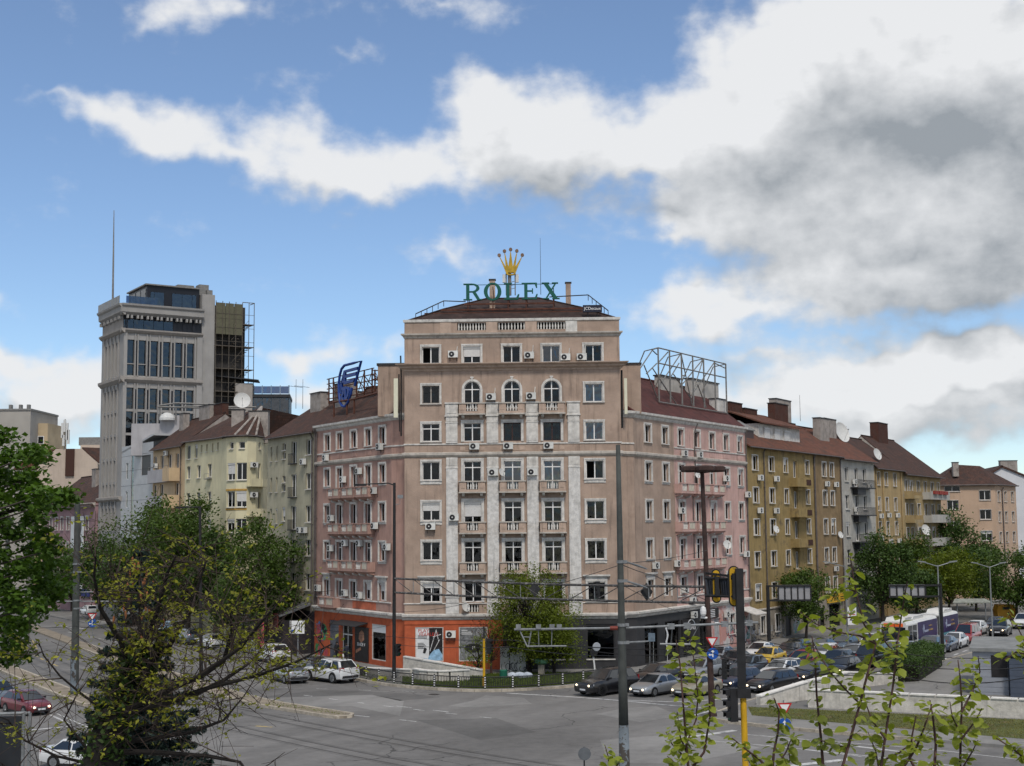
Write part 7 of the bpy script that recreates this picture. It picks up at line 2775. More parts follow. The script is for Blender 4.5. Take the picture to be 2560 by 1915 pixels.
sign_plate(o,T(*p),'yield',.36)
p=at(1782,1634,pb2.y-.35)
sign_plate(o,T(*p),'blue',.36)
sign_post('yield_sign','yield triangle and blue arrow disc on a thin post beside the yellow mast',1961,1838,[(1768,'yield',.4),(1812,'blue',.4)])
sign_post('yield_sign','small far yield triangle with blue disc behind the left tree',231,1590,[(1540,'yield',.5),(1557,'blue',.5)])
sign_post('round_sign','grey back of a round sign on a post at the bottom edge',1461,1935,[(1884,'back',.31)],.035,POLEK,Y=67)
# parking board and no-lorry sign by the shop
base=gp(886,1648)
o=empty('parking_zone_board',base,0,'tall white parking zone board with blue disc beside the orange shop entrance','sign')
MB().cyl(base,at(886,1560,base.y),.04,.04,8).build('post',GALV,o,I4)
p=at(886,1614,base.y-.1)
M=T(*p)@RZ(R(-12))
MB().box(-.36,.36,-.02,.02,-.0,2.15).build('board',SIGW,o,M)
MB().box(-.36,.36,-.026,-.02,.98,1.15).build('blue_band',SIGB,o,M)
b=MB()
b.prism([(.28*math.cos(a),-.026,1.55+.28*math.sin(a)) for a in [2*math.pi*i/20 for i in range(20)]][::-1],(0,.005,0))
b.build('blue_disc',SIGB,o,M)
put('lettering',text_mesh('ЗОНА',.24,BLKT,.003),o,M@T(0,-.024,1.9))
for i in range(5):
 MB().box(-.28,.28,-.024,-.02,.12+i*.16,.17+i*.16).build('text_line',mat('print_grey',(.3,.3,.32),.6,0),o,M)
sign_post('no_lorry_sign','round red-ringed no lorry sign on a post before the shop poster',921,1652,[(1574,'no_truck',.38)])
p=at(921,1590,gp(921,1652).y-.08)
base=gp(745,1680)
o=empty('lane_board',base,0,'white lane direction board with black arrows above the parked cars','sign')
MB().cyl(base,at(745,1575,base.y),.05,.05,8).build('post',GALV,o,I4)
p=at(743,1568,base.y-.1)
MB().box(-.62,.62,-.02,.02,-.55,.55).build('board',SIGW,o,T(*p))
b=MB()
b.box(.16,.22,-.026,-.02,-.4,.4)
b.build('arrow',BLKT,o,T(*p))
b=MB()
b.box(.36,.42,-.026,-.02,-.4,.4)
b.build('arrow',BLKT,o,T(*p))
b=MB()
b.prism([(-.35+.13*math.cos(a),-.026,-.32+.13*math.sin(a)) for a in [2*math.pi*i/16 for i in range(16)]][::-1],(0,.005,0))
b.build('blue_symbol',SIGB,o,T(*p))
# twin round mirrors on a bent white post
base=gp(1488,1690)
o=empty('traffic_mirror',base,0,'two round plates on a bent white post behind the black SUV','mirror')
b=MB()
q=at(1483,1640,base.y)
b.tube([base,at(1486,1665,base.y),q],.07,7)
b.build('post',SIGW,o,I4)
for (u,v,m_) in ((1491,1617,SIGBACK),(1484,1631,POLEK)):
 c=at(u,v,base.y-.15)
 b=MB()
 b.lathe([(.33,0),(.36,.03),(.33,.06),(0,.08)],18,T(*c)@RZ(.4)@Matrix.Rotation(math.pi/2,4,'X'))
 b.build('mirror_plate',m_ if m_ is POLEK else mat('mirror_pale',(.3,.32,.35),.3,.1,3),o,I4)
base=gp(1629,1680)
o=empty('info_board',base,0,'small grey-blue board on twin posts before the dark shop','sign')
for dx in (-.15,.15):
 MB().cyl(base+Vector((dx,0,0)),at(1629,1590,base.y)+Vector((dx,0,0)),.03,.03,6).build('post',GALV,o,I4)
p=at(1629,1593,base.y)
MB().box(-.28,.28,-.06,-.02,-.35,.35).build('board',mat('board_greyblue',(.12,.16,.2),.5,.2,3),o,T(*p))
# gantry boards over the right street, seen from behind
PANELG=mat('panel_back',(.26,.26,.27),.6,.12,2)
for (ub,vb,utop,vtop,ul,ur,v0,v1,lab) in ((1924,1636,1919,1463,1946,2026,1462,1503,'message gantry with framed grey back panel in front of the mustard block'),(2357,1652,2350,1459,2224,2312,1461,1494,'message gantry with framed grey back panel over the bus lanes')):
 base=gp(ub,vb)
 o=empty('message_gantry',base,0,lab,'gantry','message gantries over the right street')
 top=at(utop,vtop,base.y)
 MB().tube([base,top],[.19,.16],8).build('post',POLEK,o,I4)
 a,c=at(ul,v1,base.y),at(ur,v0,base.y)
 zz0,zz1=a.z,c.z
 MB().box(a.x,c.x,base.y-.05,base.y+.15,zz0,zz1).build('panel',PANELG,o,I4)
 for z in (zz0,zz1-.16):
  xe=min(a.x,top.x) if top.x<a.x else a.x
  MB().box(min(a.x,top.x),max(c.x,top.x),base.y-.18,base.y-.05,z,z+.16).build('beam',POLEK,o,I4)
 n=5
 for i in range(n+1):
  x=a.x+(c.x-a.x)*i/n
  MB().box(x-.06,x+.06,base.y-.14,base.y-.052,zz0+.16,zz1-.16).build('stiffener',POLEK,o,I4)
# modern street lamps
def street_lamp(ub,vb,vtop,arms,label,ut=None,m=None):
 base=gp(ub,vb)
 top=at(ut or ub,vtop,base.y)
 o=empty('street_lamp',base,0,label,'street lamp','street lamps on the right street')
 MB().tube([base,top],[.1,.06],8).build('shaft',m or POLEL,o,I4)
 for du in arms:
  e=at((ut or ub)+du,vtop-9,base.y)
  MB().tube([top-Vector((0,0,.1)),e],.045,5).build('arm',m or POLEL,o,I4)
  s_=1 if du>0 else -1
  M=T(*e)
  MB().box(-.35,.35,-.12,.12,-.05,.05).build('lamp_head',POLEL,o,M@Matrix.Rotation(-s_*.12,4,'Y'))
 return o
street_lamp(2121,1632,1414,[-46],'light grey street lamp with one arm beside the shop sign',2113)
street_lamp(2354,1652,1413,[-40,38],'light grey two-armed street lamp beside the message gantry',2344)
street_lamp(2482,1606,1416,[-38,32],'light grey two-armed street lamp farther down the right street',2474)
base=gp(2121,1632)
p=at(2130,1540,base.y-.2)
o=MB().box(-.42,.42,-.03,.03,-.82,.82).build('direction_board',SIGW,None,T(*p))
tag(o,'white pharmacy direction board with arrow on the one-armed street lamp','sign')
put('lettering',text_mesh('dm',.55,BLKT,.003),o,T(*p)@T(0,-.035,.28))
MB().box(-.3,.3,-.036,-.03,.1,.18).build('sign_stripe',SIGR,o,T(*p))
b=MB()
b.box(-.25,.1,-.036,-.03,-.42,-.34)
b.prism([(.1,-.036,-.5),(.3,-.036,-.38),(.1,-.036,-.26)],(0,.006,0))
b.build('arrow',BLKT,o,T(*p))
# left side poles
pb3=gp(186,1740)
P4=pole('tram_pole','grey tram pole on the median strip, pale peeling foot',pb3,at(194,1250,pb3.y),.3,.2,POLEG)
MB().tube([pb3,at(186.6,1640,pb3.y)],[.308,.29],10).build('painted_foot',POLEBL,P4,I4)
for v in (1412,1432,1503,1523):
 clamp(P4,at(191,v,pb3.y),.27)
for (v,u0,u1) in ((1503,40,320),(1480,168,232)):
 b=MB()
 b.tube([at(u0,v+1,pb3.y+1),at(u1,v,pb3.y+1)],.05,6)
 b.build('wire_arm',GALV,P4,I4)
pb5=gp(503,1702)
P5=pole('lamp_post','dark lamp post with flat lamp arm among the left street trees',pb5,at(500,1266,pb5.y),.16,.1,POLEK)
e0=at(455,1268,pb5.y)
b=MB()
b.tube([at(500,1268,pb5.y),e0],.06,6)
b.build('lamp_arm',POLEK,P5,I4)
MB().box(e0.x-.5,e0.x+.3,e0.y-.15,e0.y+.15,e0.z-.1,e0.z+.05).build('lamp_head',POLEK,P5,I4)
pb6=gp(14,1668)
pole('tram_pole','grey tram pole on the median at the left edge',pb6,at(20,1290,pb6.y),.25,.18,POLEG)
pb7=at(161,1500,215)
pole('lamp_post','thin dark lamp post far down the left street by the mural',Vector((pb7.x,215,0)),at(163,1330,215),.12,.1,POLEK)
# framed dark board at the lower left edge
bb=at(60,1900,40)
o=empty('shelter_panel',Vector((bb.x,40,0)),0,'dark panel in a grey tube frame at the lower left corner','panel')
x0,x1=at(-90,1900,40).x,at(62,1900,40).x
zt_=at(30,1783,40).z
MB().box(x0,x1-.12,39.98,40.02,1.0,zt_-.08).build('board',mat('shelter_dark',(.02,.022,.026),.35,.2,2),o,I4)
for xx in (x1-.06,x1+.12):
 MB().cyl(Vector((xx,40,0)),Vector((xx,40,zt_)),.05,.05,8).build('frame_post',GALV,o,I4)
MB().tube([Vector((x0,40,zt_-.04)),Vector((x1,40,zt_)),Vector((x1+.12,40,zt_))],.05,8).build('frame_rail',GALV,o,I4)
# small things on the lawn under the corner tree
p=gp(1354,1692)
o=empty('pedestal',p,0,'concrete pedestal with flaking green cap beside the corner tree','pedestal')
MB().lathe([(.36,0),(.33,.9),(.36,1.0)],4,T(*p)@RZ(.6)).build('shaft',CONC,o,I4)
MB().lathe([(.4,1.0),(.75,1.12),(.75,1.42),(.1,1.46)],4,T(*p)@RZ(.75)).build('cap',mat('cap_green',(.07,.17,.10),.8,.4,3,col2=(.3,.3,.28),c2lo=.52,c2hi=.6),o,I4)
for i,(u,w,h,lab) in enumerate(((1262,.75,2.2,'tall pale utility cabinet with graffiti left of the corner tree trunk'),(1285,.6,1.7,'middle of the pale utility cabinets behind the corner tree'),(1304,.7,1.9,'pale utility cabinet right of the corner tree trunk'))):
 p=gp(u,1686)
 b=MB()
 b.box(-w/2,w/2,-.25,.25,0,h)
 b.box(-w/2-.04,w/2+.04,-.29,.29,h,h+.06)
 b.box(-.01,.01,-.255,-.25,.1,h-.1)
 o=b.build('utility_cabinet',mat('cabinet_pale',(.42,.43,.42),.7,.25,2,streak=.5),None,T(*p))
 tag(o,lab,'cabinet')
 M=T(*p)@T(0,-.25,0)
 graffiti(o,M,-w/2,w/2,.3,h-.2,2,40+i,[GRAF[3]],.05)
p=gp(1296,1700)
b=MB()
for (dx,dy,s_) in ((-.5,0,.5),(.1,.1,.6),(.7,0,.5),(.3,-.3,.4)):
 b.lathe([(.05,0),(s_*.8,.05),(s_,.25),(s_*.7,.5),(s_*.25,.6),(.05,.62)],9,T(p.x+dx,p.y+dy,.13)@Matrix.Diagonal((1,.8,.8,1)))
tag(b.build('sack_heap',mat('sack_pale',(.42,.46,.52),.8,.2,4),None,I4,True),'heap of pale sacks lying behind the railing','sacks')
p=gp(1259,1702)
b=MB()
b.lathe([(.3,.13),(.34,.2),(.3,.8),(.33,.85),(.1,.86)],12,T(*p))
tag(b.build('waste_bin',mat('bin_green',(.02,.14,.09),.6,.2,3),None,I4,True),'round green waste bin behind the railing','bin')
# yellow recycling container far right
p=gp(2512,1549)
b=MB()
b.prism([(-1.1,-.8,.15),(1.1,-.8,.15),(1.2,-.8,1.2),(.95,-.8,1.9),(-.95,-.8,1.9),(-1.2,-.8,1.2)],(0,1.6,0))
o=b.build('recycling_container',mat('container_yellow',(.55,.27,.02),.5,.1,2),None,T(p.x,p.y,0))
tag(o,'yellow recycling container by the trees far down the right street','container')
MB().box(-.5,.5,-.82,-.8,1.3,1.6).build('slot',STEELD,o,WM[o.name])
# bus stop canopy far right
p=gp(2430,1560)
o=empty('stop_shelter',p,0,'pale canopy on thin posts under the right street trees','shelter')
for dx in (-1.7,1.7):
 MB().cyl(p+Vector((dx,0,0)),p+Vector((dx,0,2.6)),.07,.07,6).build('post',GALV,o,I4)
b=MB()
b.prism([(-2.4,-.6,2.5),(2.4,-.6,2.5),(1.8,.4,2.9),(-1.8,.4,2.9)],(0,0,.1))
b.build('canopy',mat('canopy_pale',(.22,.23,.20),.6,.2,2),o,T(*p))
# overhead wires: each wire a thing
WIRES=[('upper',[(0,1563,95),(500,1600,85),(1000,1605,75),(1400,1603,70),(2000,1590,78)]),]
def wire(pts,r,label,sagm=.3):
 P=[p if isinstance(p,Vector) else at(*p) for p in pts]
 q=[]
 for i in range(len(P)-1):
  n=8
  for k in range(n):
   f_=k/n
   q.append(P[i].lerp(P[i+1],f_)-Vector((0,0,sagm*4*f_*(1-f_))))
 q.append(P[-1])
 b=MB()
 b.tube(q,r,4)
 tag(b.build('overhead_wire',CABLE),label,'wire','overhead wires')
wire([(2560,1640,60),(2140,1612,62),(1900,1598,62),(1420,1612,58)],.016,'upper of two tram contact wires crossing the right half')
wire([(2560,1668,60),(2140,1640,60),(1800,1622,60),(1420,1618,58)],.016,'lower tram contact wire crossing the right half below its twin')
wire([(2560,1695,48),(2200,1678,50),(1950,1655,52),(1740,1612,56)],.016,'lowest dark wire running to the right edge over the long parapet')
wire([Vector(ax(at(1555,1410,YC).z)),at(1770,1375,pb2.y)],.014,'thin span wire rising from grey pole to brown pole',.1)
wire([Vector(ax(at(1555,1460,YC).z)),at(1700,1530,100),at(1860,1565,120)],.014,'thin stay wire falling right from the grey pole',.1)
wire([Vector(ax(at(1555,1410,YC).z)),at(1640,1440,75),at(1765,1500,pb2.y)],.02,'stay wire from upper clamp of the grey pole to the truss end',.05)
wire([Vector(ax(at(1555,1412,YC).z)),at(1200,1500,90),at(990,1530,pb.y)],.013,'thin span wire from grey pole down to the black pole',.2)
wire([at(985,1592,pb.y),at(1280,1600,70),at(1545,1620,YC)],.014,'contact wire crossing in front of the posters',.1)
wire([at(985,1612,pb.y),at(1280,1618,70),at(1545,1640,YC)],.014,'lower contact wire crossing in front of the posters',.1)
wire([at(320,1500,pb3.y),at(640,1545,108),at(985,1592,pb.y)],.014,'contact wire over the left street towards the black pole',.2)
wire([at(0,1566,90),at(185,1566,92),at(320,1566,95)],.014,'dark contact wire near the left edge over the tram tracks',.1)
wire([at(191,1432,pb3.y),at(300,1500,108),at(420,1560,112)],.014,'stay wire falling right from the left median pole',.1)
wire([at(690,1545,128),at(870,1570,118),at(985,1560,pb.y)],.012,'thin wire along the front of the orange shop',.2)
wire([at(1770,1620,pb2.y),at(1924,1617,120)],.016,'wire between brown pole and message gantry',.1)
# ------------------------------------------------------------------ vehicles
TYRE=mat('tyre',(.012,.012,.012),.85,.2,5)
RIM=mat('alloy',(.33,.34,.35),.35,.1,5,metal=.8)
RIMK=mat('alloy_black',(.02,.02,.022),.35,.1,5,metal=.5)
PLAST=mat('car_plastic',(.018,.018,.02),.6,.15,5)
CARGL=mat('car_glass',(.012,.016,.02),.06,0,spec=.9,coat=.5)
CHROME=mat('car_chrome',(.55,.55,.56),.15,0,metal=1.0)
HEADL=mat('headlamp',(.60,.62,.64),.12,0,spec=.8,coat=1)
HEADON=mat('headlamp_lit',(1.0,.78,.5),.2,0,emit=2.2)
TAIL=mat('tail_lamp',(.22,.012,.015),.2,0,spec=.6,coat=1)
PLATE=mat('number_plate',(.6,.62,.64),.5,.1,8)
def paint(name,col,metal=.25,rough=.32):
 return mat('paint_'+name,col,rough,.04,2,metal=metal,coat=.8,spec=.5)
PT=dict(black=paint('black',(.010,.010,.012)),silver=paint('silver',(.33,.345,.36),.5),beige=paint('beige',(.36,.33,.25),.4),navy=paint('navy',(.018,.028,.06)),darkgrey=paint('darkgrey',(.035,.038,.045),.5),white=paint('white',(.62,.63,.63),0),red=paint('red',(.30,.018,.02)),yellow=paint('yellow',(.55,.36,.02),0),maroon=paint('maroon',(.17,.018,.03),.4),greyblue=paint('greyblue',(.10,.135,.17),.5),grey=paint('grey',(.13,.135,.14),.5))
KINDS={'sedan':(4.65,1.80,2.7,.33,[(-2.32,.80,.42,.90),(-2.25,.92,.28,.99),(-1.7,.98,.2,1.02),(-.6,1,.18,.98),(.6,1,.18,.96),(1.3,.99,.19,.92),(1.95,.95,.2,.80),(2.22,.86,.24,.68),(2.32,.72,.34,.58)],(-1.75,-1.05,.25,1.10,.93,1.45),2),'hatch':(4.15,1.76,2.55,.32,[(-2.07,.82,.38,.95),(-2.0,.95,.26,1.02),(-1.4,1,.19,1.0),(.5,1,.18,.97),(1.15,.99,.19,.93),(1.75,.95,.2,.82),(2.0,.86,.24,.70),(2.07,.72,.34,.60)],(-1.98,-1.45,.2,1.05,.95,1.48),2),'wagon':(4.75,1.82,2.75,.33,[(-2.37,.82,.38,.95),(-2.3,.95,.26,1.02),(-1.6,1,.19,1.0),(.6,1,.18,.97),(1.35,.99,.19,.92),(2.0,.95,.2,.80),(2.27,.86,.24,.68),(2.37,.72,.34,.58)],(-2.28,-1.85,.25,1.15,.94,1.48),3),'suv':(4.7,1.9,2.85,.37,[(-2.35,.84,.48,1.08),(-2.28,.96,.34,1.14),(-1.6,1,.26,1.12),(.6,1,.24,1.10),(1.3,.99,.25,1.07),(1.95,.97,.26,.98),(2.27,.90,.3,.84),(2.35,.78,.4,.72)],(-2.22,-1.7,.15,1.05,1.07,1.68),3),'bigsuv':(5.2,2.0,3.1,.42,[(-2.6,.86,.5,1.15),(-2.52,.97,.34,1.2),(-1.8,1,.26,1.18),(.7,1,.24,1.15),(1.4,1,.25,1.13),(2.1,.98,.26,1.08),(2.52,.92,.3,.95),(2.6,.82,.4,.80)],(-2.45,-1.95,.3,1.15,1.13,1.80),3),'van':(4.8,1.9,2.95,.34,[(-2.4,.88,.42,1.02),(-2.36,.97,.3,1.06),(-1.6,1,.22,1.05),(.8,1,.2,1.05),(1.5,.99,.22,1.02),(2.05,.96,.24,.92),(2.33,.88,.28,.78),(2.4,.76,.38,.66)],(-2.36,-2.2,.65,1.6,1.02,1.88),3),}
def car_proto(kind):
 L,W,wb,r,st,cab,npn=KINDS[kind]
 h=W/2
 P={}
 b=MB()
 rings=[]
 for (x,wf,zb,zt) in st:
  w=h*wf
  hh=zt-zb
  half=[(0,zb),(w*.82,zb),(w*.96,zb+.07),(w,zb+hh*.35),(w*.995,zb+hh*.62),(w*.965,zt-hh*.16),(w*.90,zt-.02),(w*.55,zt+.015),(0,zt+.03)]
  ring=[(x,y,z) for y,z in half]+[(x,-y,z) for y,z in half[-2:0:-1]]
  rings.append(ring)
 n=len(rings[0])
 vs=[p for rg in rings for p in rg]
 fs=[(i*n+k,i*n+(k+1)%n,(i+1)*n+(k+1)%n,(i+1)*n+k) for i in range(len(rings)-1) for k in range(n)]
 fs+=[tuple(range(n))[::-1],tuple((len(rings)-1)*n+k for k in range(n))]
 b.add(vs,[f[::-1] for f in fs])
 me=b.mesh('body',PT['grey'],True)
 me.set_sharp_from_angle(angle=R(38))
 P['body']=me
 x0,x1,x2,x3,zb,zt=cab
 wb_,wt_=h*.90,h*.70
 b=MB()
 S=[(x0,wb_,zb),(x1,wt_*.98,zt-.03),((x1+x2)/2,wt_*1.02,zt),(x2,wt_,zt-.03),(x3,wb_,zb)]
 base=[(x0,wb_),(x1,wb_),((x1+x2)/2,wb_*1.02),(x2,wb_*1.01),(x3,wb_)]
# cabin shell: roof strip plus side walls
 vs=[]
 for (x,w,z),(xb,wbb) in zip(S,base):
  vs+=[(xb,wbb,zb-.03),(x,w,z-(.0 if z==zb else.04)),(x,w*.8,z+(.0 if z==zb else.03)),(x,-w*.8,z+(.0 if z==zb else.03)),(x,-w,z-(.0 if z==zb else.04)),(xb,-wbb,zb-.03)]
 fs=[]
 for i in range(4):
  for k in range(5):
   fs.append((i*6+k,(i+1)*6+k,(i+1)*6+k+1,i*6+k+1))
 b.add(vs,fs)
 me=b.mesh('cabin',PT['grey'],True)
 me.set_sharp_from_angle(angle=R(35))
 P['cabin']=me
 def quad(pts,eps=.012,thick=.01):
  pts=[Vector(p) for p in pts]
  nrm=(pts[1]-pts[0]).cross(pts[2]-pts[0]).normalized()
  bb=MB()
  bb.prism([p+nrm*eps for p in pts],-nrm*thick)
  return bb
 def lerp3(a,c,f):
  return tuple(a[i]+(c[i]-a[i])*f for i in range(3))
 def inset(pts,m):
  c=tuple(sum(p[i] for p in pts)/len(pts) for i in range(3))
  return [lerp3(p,c,m) for p in pts]
 fw=[(x3,-wb_*.93,zb),(x3,wb_*.93,zb),(x2,wt_*.9,zt-.035),(x2,-wt_*.9,zt-.035)]
 P['windscreen']=quad(inset(fw,.05),.03,.03).mesh('windscreen',CARGL)
 rw=[(x0,wb_*.9,zb+.02),(x0,-wb_*.9,zb+.02),(x1,-wt_*.86,zt-.05),(x1,wt_*.86,zt-.05)]
 P['rear_window']=quad(inset(rw,.08),.03,.03).mesh('rear_window',CARGL)
 P['side']=[]
 for s in (1,-1):
  lo0,lo1=(x0+.12,s*wb_,zb+.03),(x3-.22,s*wb_,zb+.03)
  hi0,hi1=(x1+.05,s*wt_*.99,zt-.09),(x2-.02,s*wt_*1.0,zt-.09)
  for i in range(npn):
   f0,f1=i/npn+.02,(i+1)/npn-.02
   pts=[lerp3(lo0,lo1,f0),lerp3(lo0,lo1,f1),lerp3(hi0,hi1,f1),lerp3(hi0,hi1,f0)]
   if s>0:
    pts=pts[::-1]
   P['side'].append(quad(pts,.022,.02).mesh('side_window',CARGL))
# wheels
 b=MB()
 b.lathe([(r*.62,-.1),(r*.93,-.105),(r,-.07),(r,.07),(r*.93,.105),(r*.62,.1)],18,Matrix.Rotation(math.pi/2,4,'X'))
 P['wheel']=b.mesh('wheel',TYRE)
 for nm,mm in (('rim',RIM),('rimk',RIMK)):
  b=MB()
  M=Matrix.Rotation(math.pi/2,4,'X')
  b.lathe([(r*.15,.106),(r*.64,.106),(r*.66,.112),(r*.6,.112),(r*.57,.108),(r*.15,.109)],18,M)
  for k in range(5):
   a=2*math.pi*k/5
   b.box(-.045,.045,-.135,-.108,.02,r*.58,0,Matrix.Rotation(a,4,'Y'))
  P[nm]=b.mesh('rim',mm)
 b=MB()
 for s in (1,-1):
  for x in (-wb/2,wb/2):
   N=12
   pts=[(x+r*1.13*math.cos(math.pi*i/N),s*(h+.004),r+r*1.13*math.sin(math.pi*i/N)) for i in range(N+1)]+[(x-r*1.13,s*(h+.004),.2),(x+r*1.13,s*(h+.004),.2)]
   b.prism(pts if s>0 else pts[::-1],(0,-s*.12,0))
 P['wheel_arch']=b.mesh('wheel_arch',PLAST)
 xf,xr=st[-1][0],st[0][0]
 zl=st[-1][3]
 b=MB()
 b.box(xf-.12,xf+.015,-h*.62,h*.62,st[-1][2]-.08,st[-1][2]+.06)
 b.box(-wb/2+r*1.2,wb/2-r*1.2,-h*1.0,h*1.0,st[3][2]-.02,st[3][2]+.1)
 P['sill']=b.mesh('sill_trim',PLAST)
 b=MB()
 zg0,zg1=st[-1][2]+.1,zl-.02
 b.box(xf-.06,xf+.02,-h*.42,h*.42,zg0,zg1)
 P['grille']=b.mesh('grille',PLAST)
 b=MB()
 for k in range(3):
  z=zg0+(zg1-zg0)*(k+.6)/3.2
  b.box(xf+.02,xf+.028,-h*.40,h*.40,z,z+.012)
 P['grille_bar']=b.mesh('grille_bar',CHROME)
 P['lamp']=[]
 x1_,w1_,zA,zB=st[-2][0],h*st[-2][1],st[-2][2],st[-2][3]
 for s in (1,-1):
  b=MB()
  zc=(zl+zB)/2-.07
  pts=[(xf+.012,s*h*.45,zc-.07),(xf+.012,s*h*.45,zc+.04),(x1_-.1,s*(w1_+.012),zc+.10),(x1_-.1,s*(w1_+.012),zc-.02),(xf-.02,s*h*st[-1][1]*1.06,zc-.08)]
  b.prism(pts if s>0 else pts[::-1],(-.12,-s*.06,0))
  P['lamp'].append(b.mesh('headlight',HEADL))
 P['lit']=[]
 for s in (1,-1):
  b=MB()
  b.lathe([(.075,0),(.07,.03),(0,.04)],10,T(xf+.0,s*h*.60,(zl+zB)/2-.08)@Matrix.Rotation(math.pi/2,4,'Y'))
  P['lit'].append(b.mesh('bulb',HEADON))
 P['tail']=[]
 tall=kind in ('suv','wagon','van','bigsuv')
 for s in (1,-1):
  b=MB()
  zt0,zt1=(st[1][3]-.3,st[1][3]+(.05 if tall else -.05))
  x0_,w0_=st[0][0],h*st[0][1]
  pts=[(x0_-.012,s*w0_*.72,zt0+.06),(x0_-.012,s*w0_*.72,zt1),(st[1][0]+.05,s*(h*st[1][1]+.01),zt1),(st[1][0]+.05,s*(h*st[1][1]+.01),zt0)]
  b.prism(pts[::-1] if s>0 else pts,(.1,-s*.05,0))
  P['tail'].append(b.mesh('tail_light',TAIL))
 P['plate_f']=MB().box(xf+.022,xf+.034,-.26,.26,st[-1][2]+.04,st[-1][2]+.15).mesh('number_plate',PLATE)
 P['plate_r']=MB().box(xr-.022,xr-.006,-.26,.26,.62,.74).mesh('number_plate',PLATE)
 b=MB()
 b.box(xr-.03,xr+.15,-h*.78,h*.78,st[0][2]-.06,st[0][2]+.12)
 P['bumper_r']=b.mesh('rear_bumper',PLAST)
 P['mirror']=[]
 for s in (1,-1):
  b=MB()
  b.box(x3-.45,x3-.32,min(s*h*.93,s*h*1.14),max(s*h*.93,s*h*1.14),zb+.02,zb+.15)
  P['mirror'].append(b.mesh('mirror',PLAST))
 b=MB()
 for s in (1,-1):
  b.tube([(x1+.1,s*wt_*.88,zt+.045),(x2-.15,s*wt_*.88,zt+.045)],.02,5)
 P['rails']=b.mesh('roof_rail',PLAST)
 return P
PROTO={}
def car(kind,col,pos,heading,label,lit=False,black_rim=False,rails=False,front=True,group='cars queueing on the right street',cat='car',roofm=None):
 if kind not in PROTO:
  PROTO[kind]=car_proto(kind)
 P=PROTO[kind]
 L,W,wb,r=KINDS[kind][:4]
 M=T(pos.x,pos.y,.0)@RZ(math.atan2(heading[1],heading[0]))
 o=link('car',None,None,M)
 tag(o,label,cat,group)
 def part(nm,me,parent=o,MM=None):
  return put(nm,me,parent,M if MM is None else MM)
 def painted(nm,me,pm):
  q=part(nm,me)
  q.material_slots[0].link='OBJECT'
  q.material_slots[0].material=pm
  return q
 painted('body',P['body'],PT[col])
 c_=painted('cabin',P['cabin'],roofm or PT[col])
 part('windscreen',P['windscreen'])
 part('rear_window',P['rear_window'])
 for me in P['side']:
  part('side_window',me)
 for s in (1,-1):
  for x in (-wb/2,wb/2):
   MM=M@T(x,s*(W/2-.09),r)@(RZ(math.pi) if s>0 else I4)
   w_=put('wheel',P['wheel'],o,MM)
   put('rim',P['rimk' if black_rim else 'rim'],w_,MM)
 part('wheel_arch',P['wheel_arch'])
 part('sill_trim',P['sill'])
 g_=part('grille',P['grille'])
 put('grille_bar',P['grille_bar'],g_,M)
 for k in (0,1):
  hl=part('headlight',P['lamp'][k])
  if lit:
   put('bulb',P['lit'][k],hl,M)
  part('tail_light',P['tail'][k])
  part('mirror',P['mirror'][k])
 part('number_plate',P['plate_f'])
 part('number_plate',P['plate_r'])
 part('rear_bumper',P['bumper_r'])
 if rails:
  part('roof_rail',P['rails'])
 return o
H_R=Vector((-.529,-.849))
H_L=Vector((-.538,.843))
def spot(u,v,back=1.1):
 p=gp(u,v)
 d=Vector((p.x,p.y,0)).normalized()
 return p+d*back
def hd(base,deg):
 a=math.atan2(base.y,base.x)+R(deg)
 return (math.cos(a),math.sin(a))
car('bigsuv','black',spot(1518,1738),hd(H_R,-14),'large black SUV with grey bonnet entering the crossing, first of the queue',True,True,True)
car('sedan','black',spot(1640,1712),hd(H_R,-14),'old black saloon half hidden behind the silver car, beside the black SUV',False)
car('sedan','silver',spot(1640,1740),hd(H_R,-10),'silver saloon with lit headlights right of the grey tram pole',True)
car('sedan','beige',spot(1742,1742),hd(H_R,-8),'beige saloon with lit headlights behind the leafy shoot',True)
car('wagon','silver',spot(1755,1697),hd(H_R,-5),'silver estate car behind the beige saloon',True,rails=True)
car('hatch','navy',spot(1850,1724),hd(H_R,-10),'dark blue hatchback with lit headlights left of the signal mast',True)
car('wagon','black',spot(1930,1731),hd(H_R,-12),'black estate car with orange indicator behind the signal mast',True)
car('sedan','darkgrey',spot(1838,1673),hd(H_R,-3),'dark taxi with yellow bonnet stripe behind the silver estate',False)
car('hatch','greyblue',spot(1872,1688),hd(H_R,-4),'grey hatchback between dark taxi and dark blue hatchback',False)
car('wagon','white',spot(1955,1699),hd(H_R,-8),'white estate car with black roof rails behind the black estate',True,rails=True)
t_=car('sedan','yellow',spot(1922,1663),hd(H_R,0),'bright yellow taxi near the pavement of the mustard block',False)
Mt=WM[t_.name]
o=MB().box(-.15,.15,-.3,.3,1.47,1.6).build('taxi_sign',SIGW,t_,Mt)
car('wagon','darkgrey',spot(1975,1650),hd(H_R,0),'dark estate car behind the yellow taxi',False)
car('suv','red',spot(2008,1681),hd(H_R,-4),'red SUV in the middle of the queue behind the white estate',True)
car('sedan','black',spot(2030,1706),hd(H_R,-8),'black saloon at the near edge of the queue beside the parapet',True)
car('suv','darkgrey',spot(2092,1679),hd(H_R,-3),'dark grey SUV behind the red SUV',True)
car('hatch','black',spot(1990,1640),hd(H_R,0),'black hatchback parked along the mustard block pavement',False)
car('sedan','darkgrey',spot(2055,1638),hd(H_R,0),'dark saloon in the far lane near the mustard block',False)
car('wagon','white',spot(2060,1655),hd(H_R,0),'white estate car in the far lane left of the white van',False)
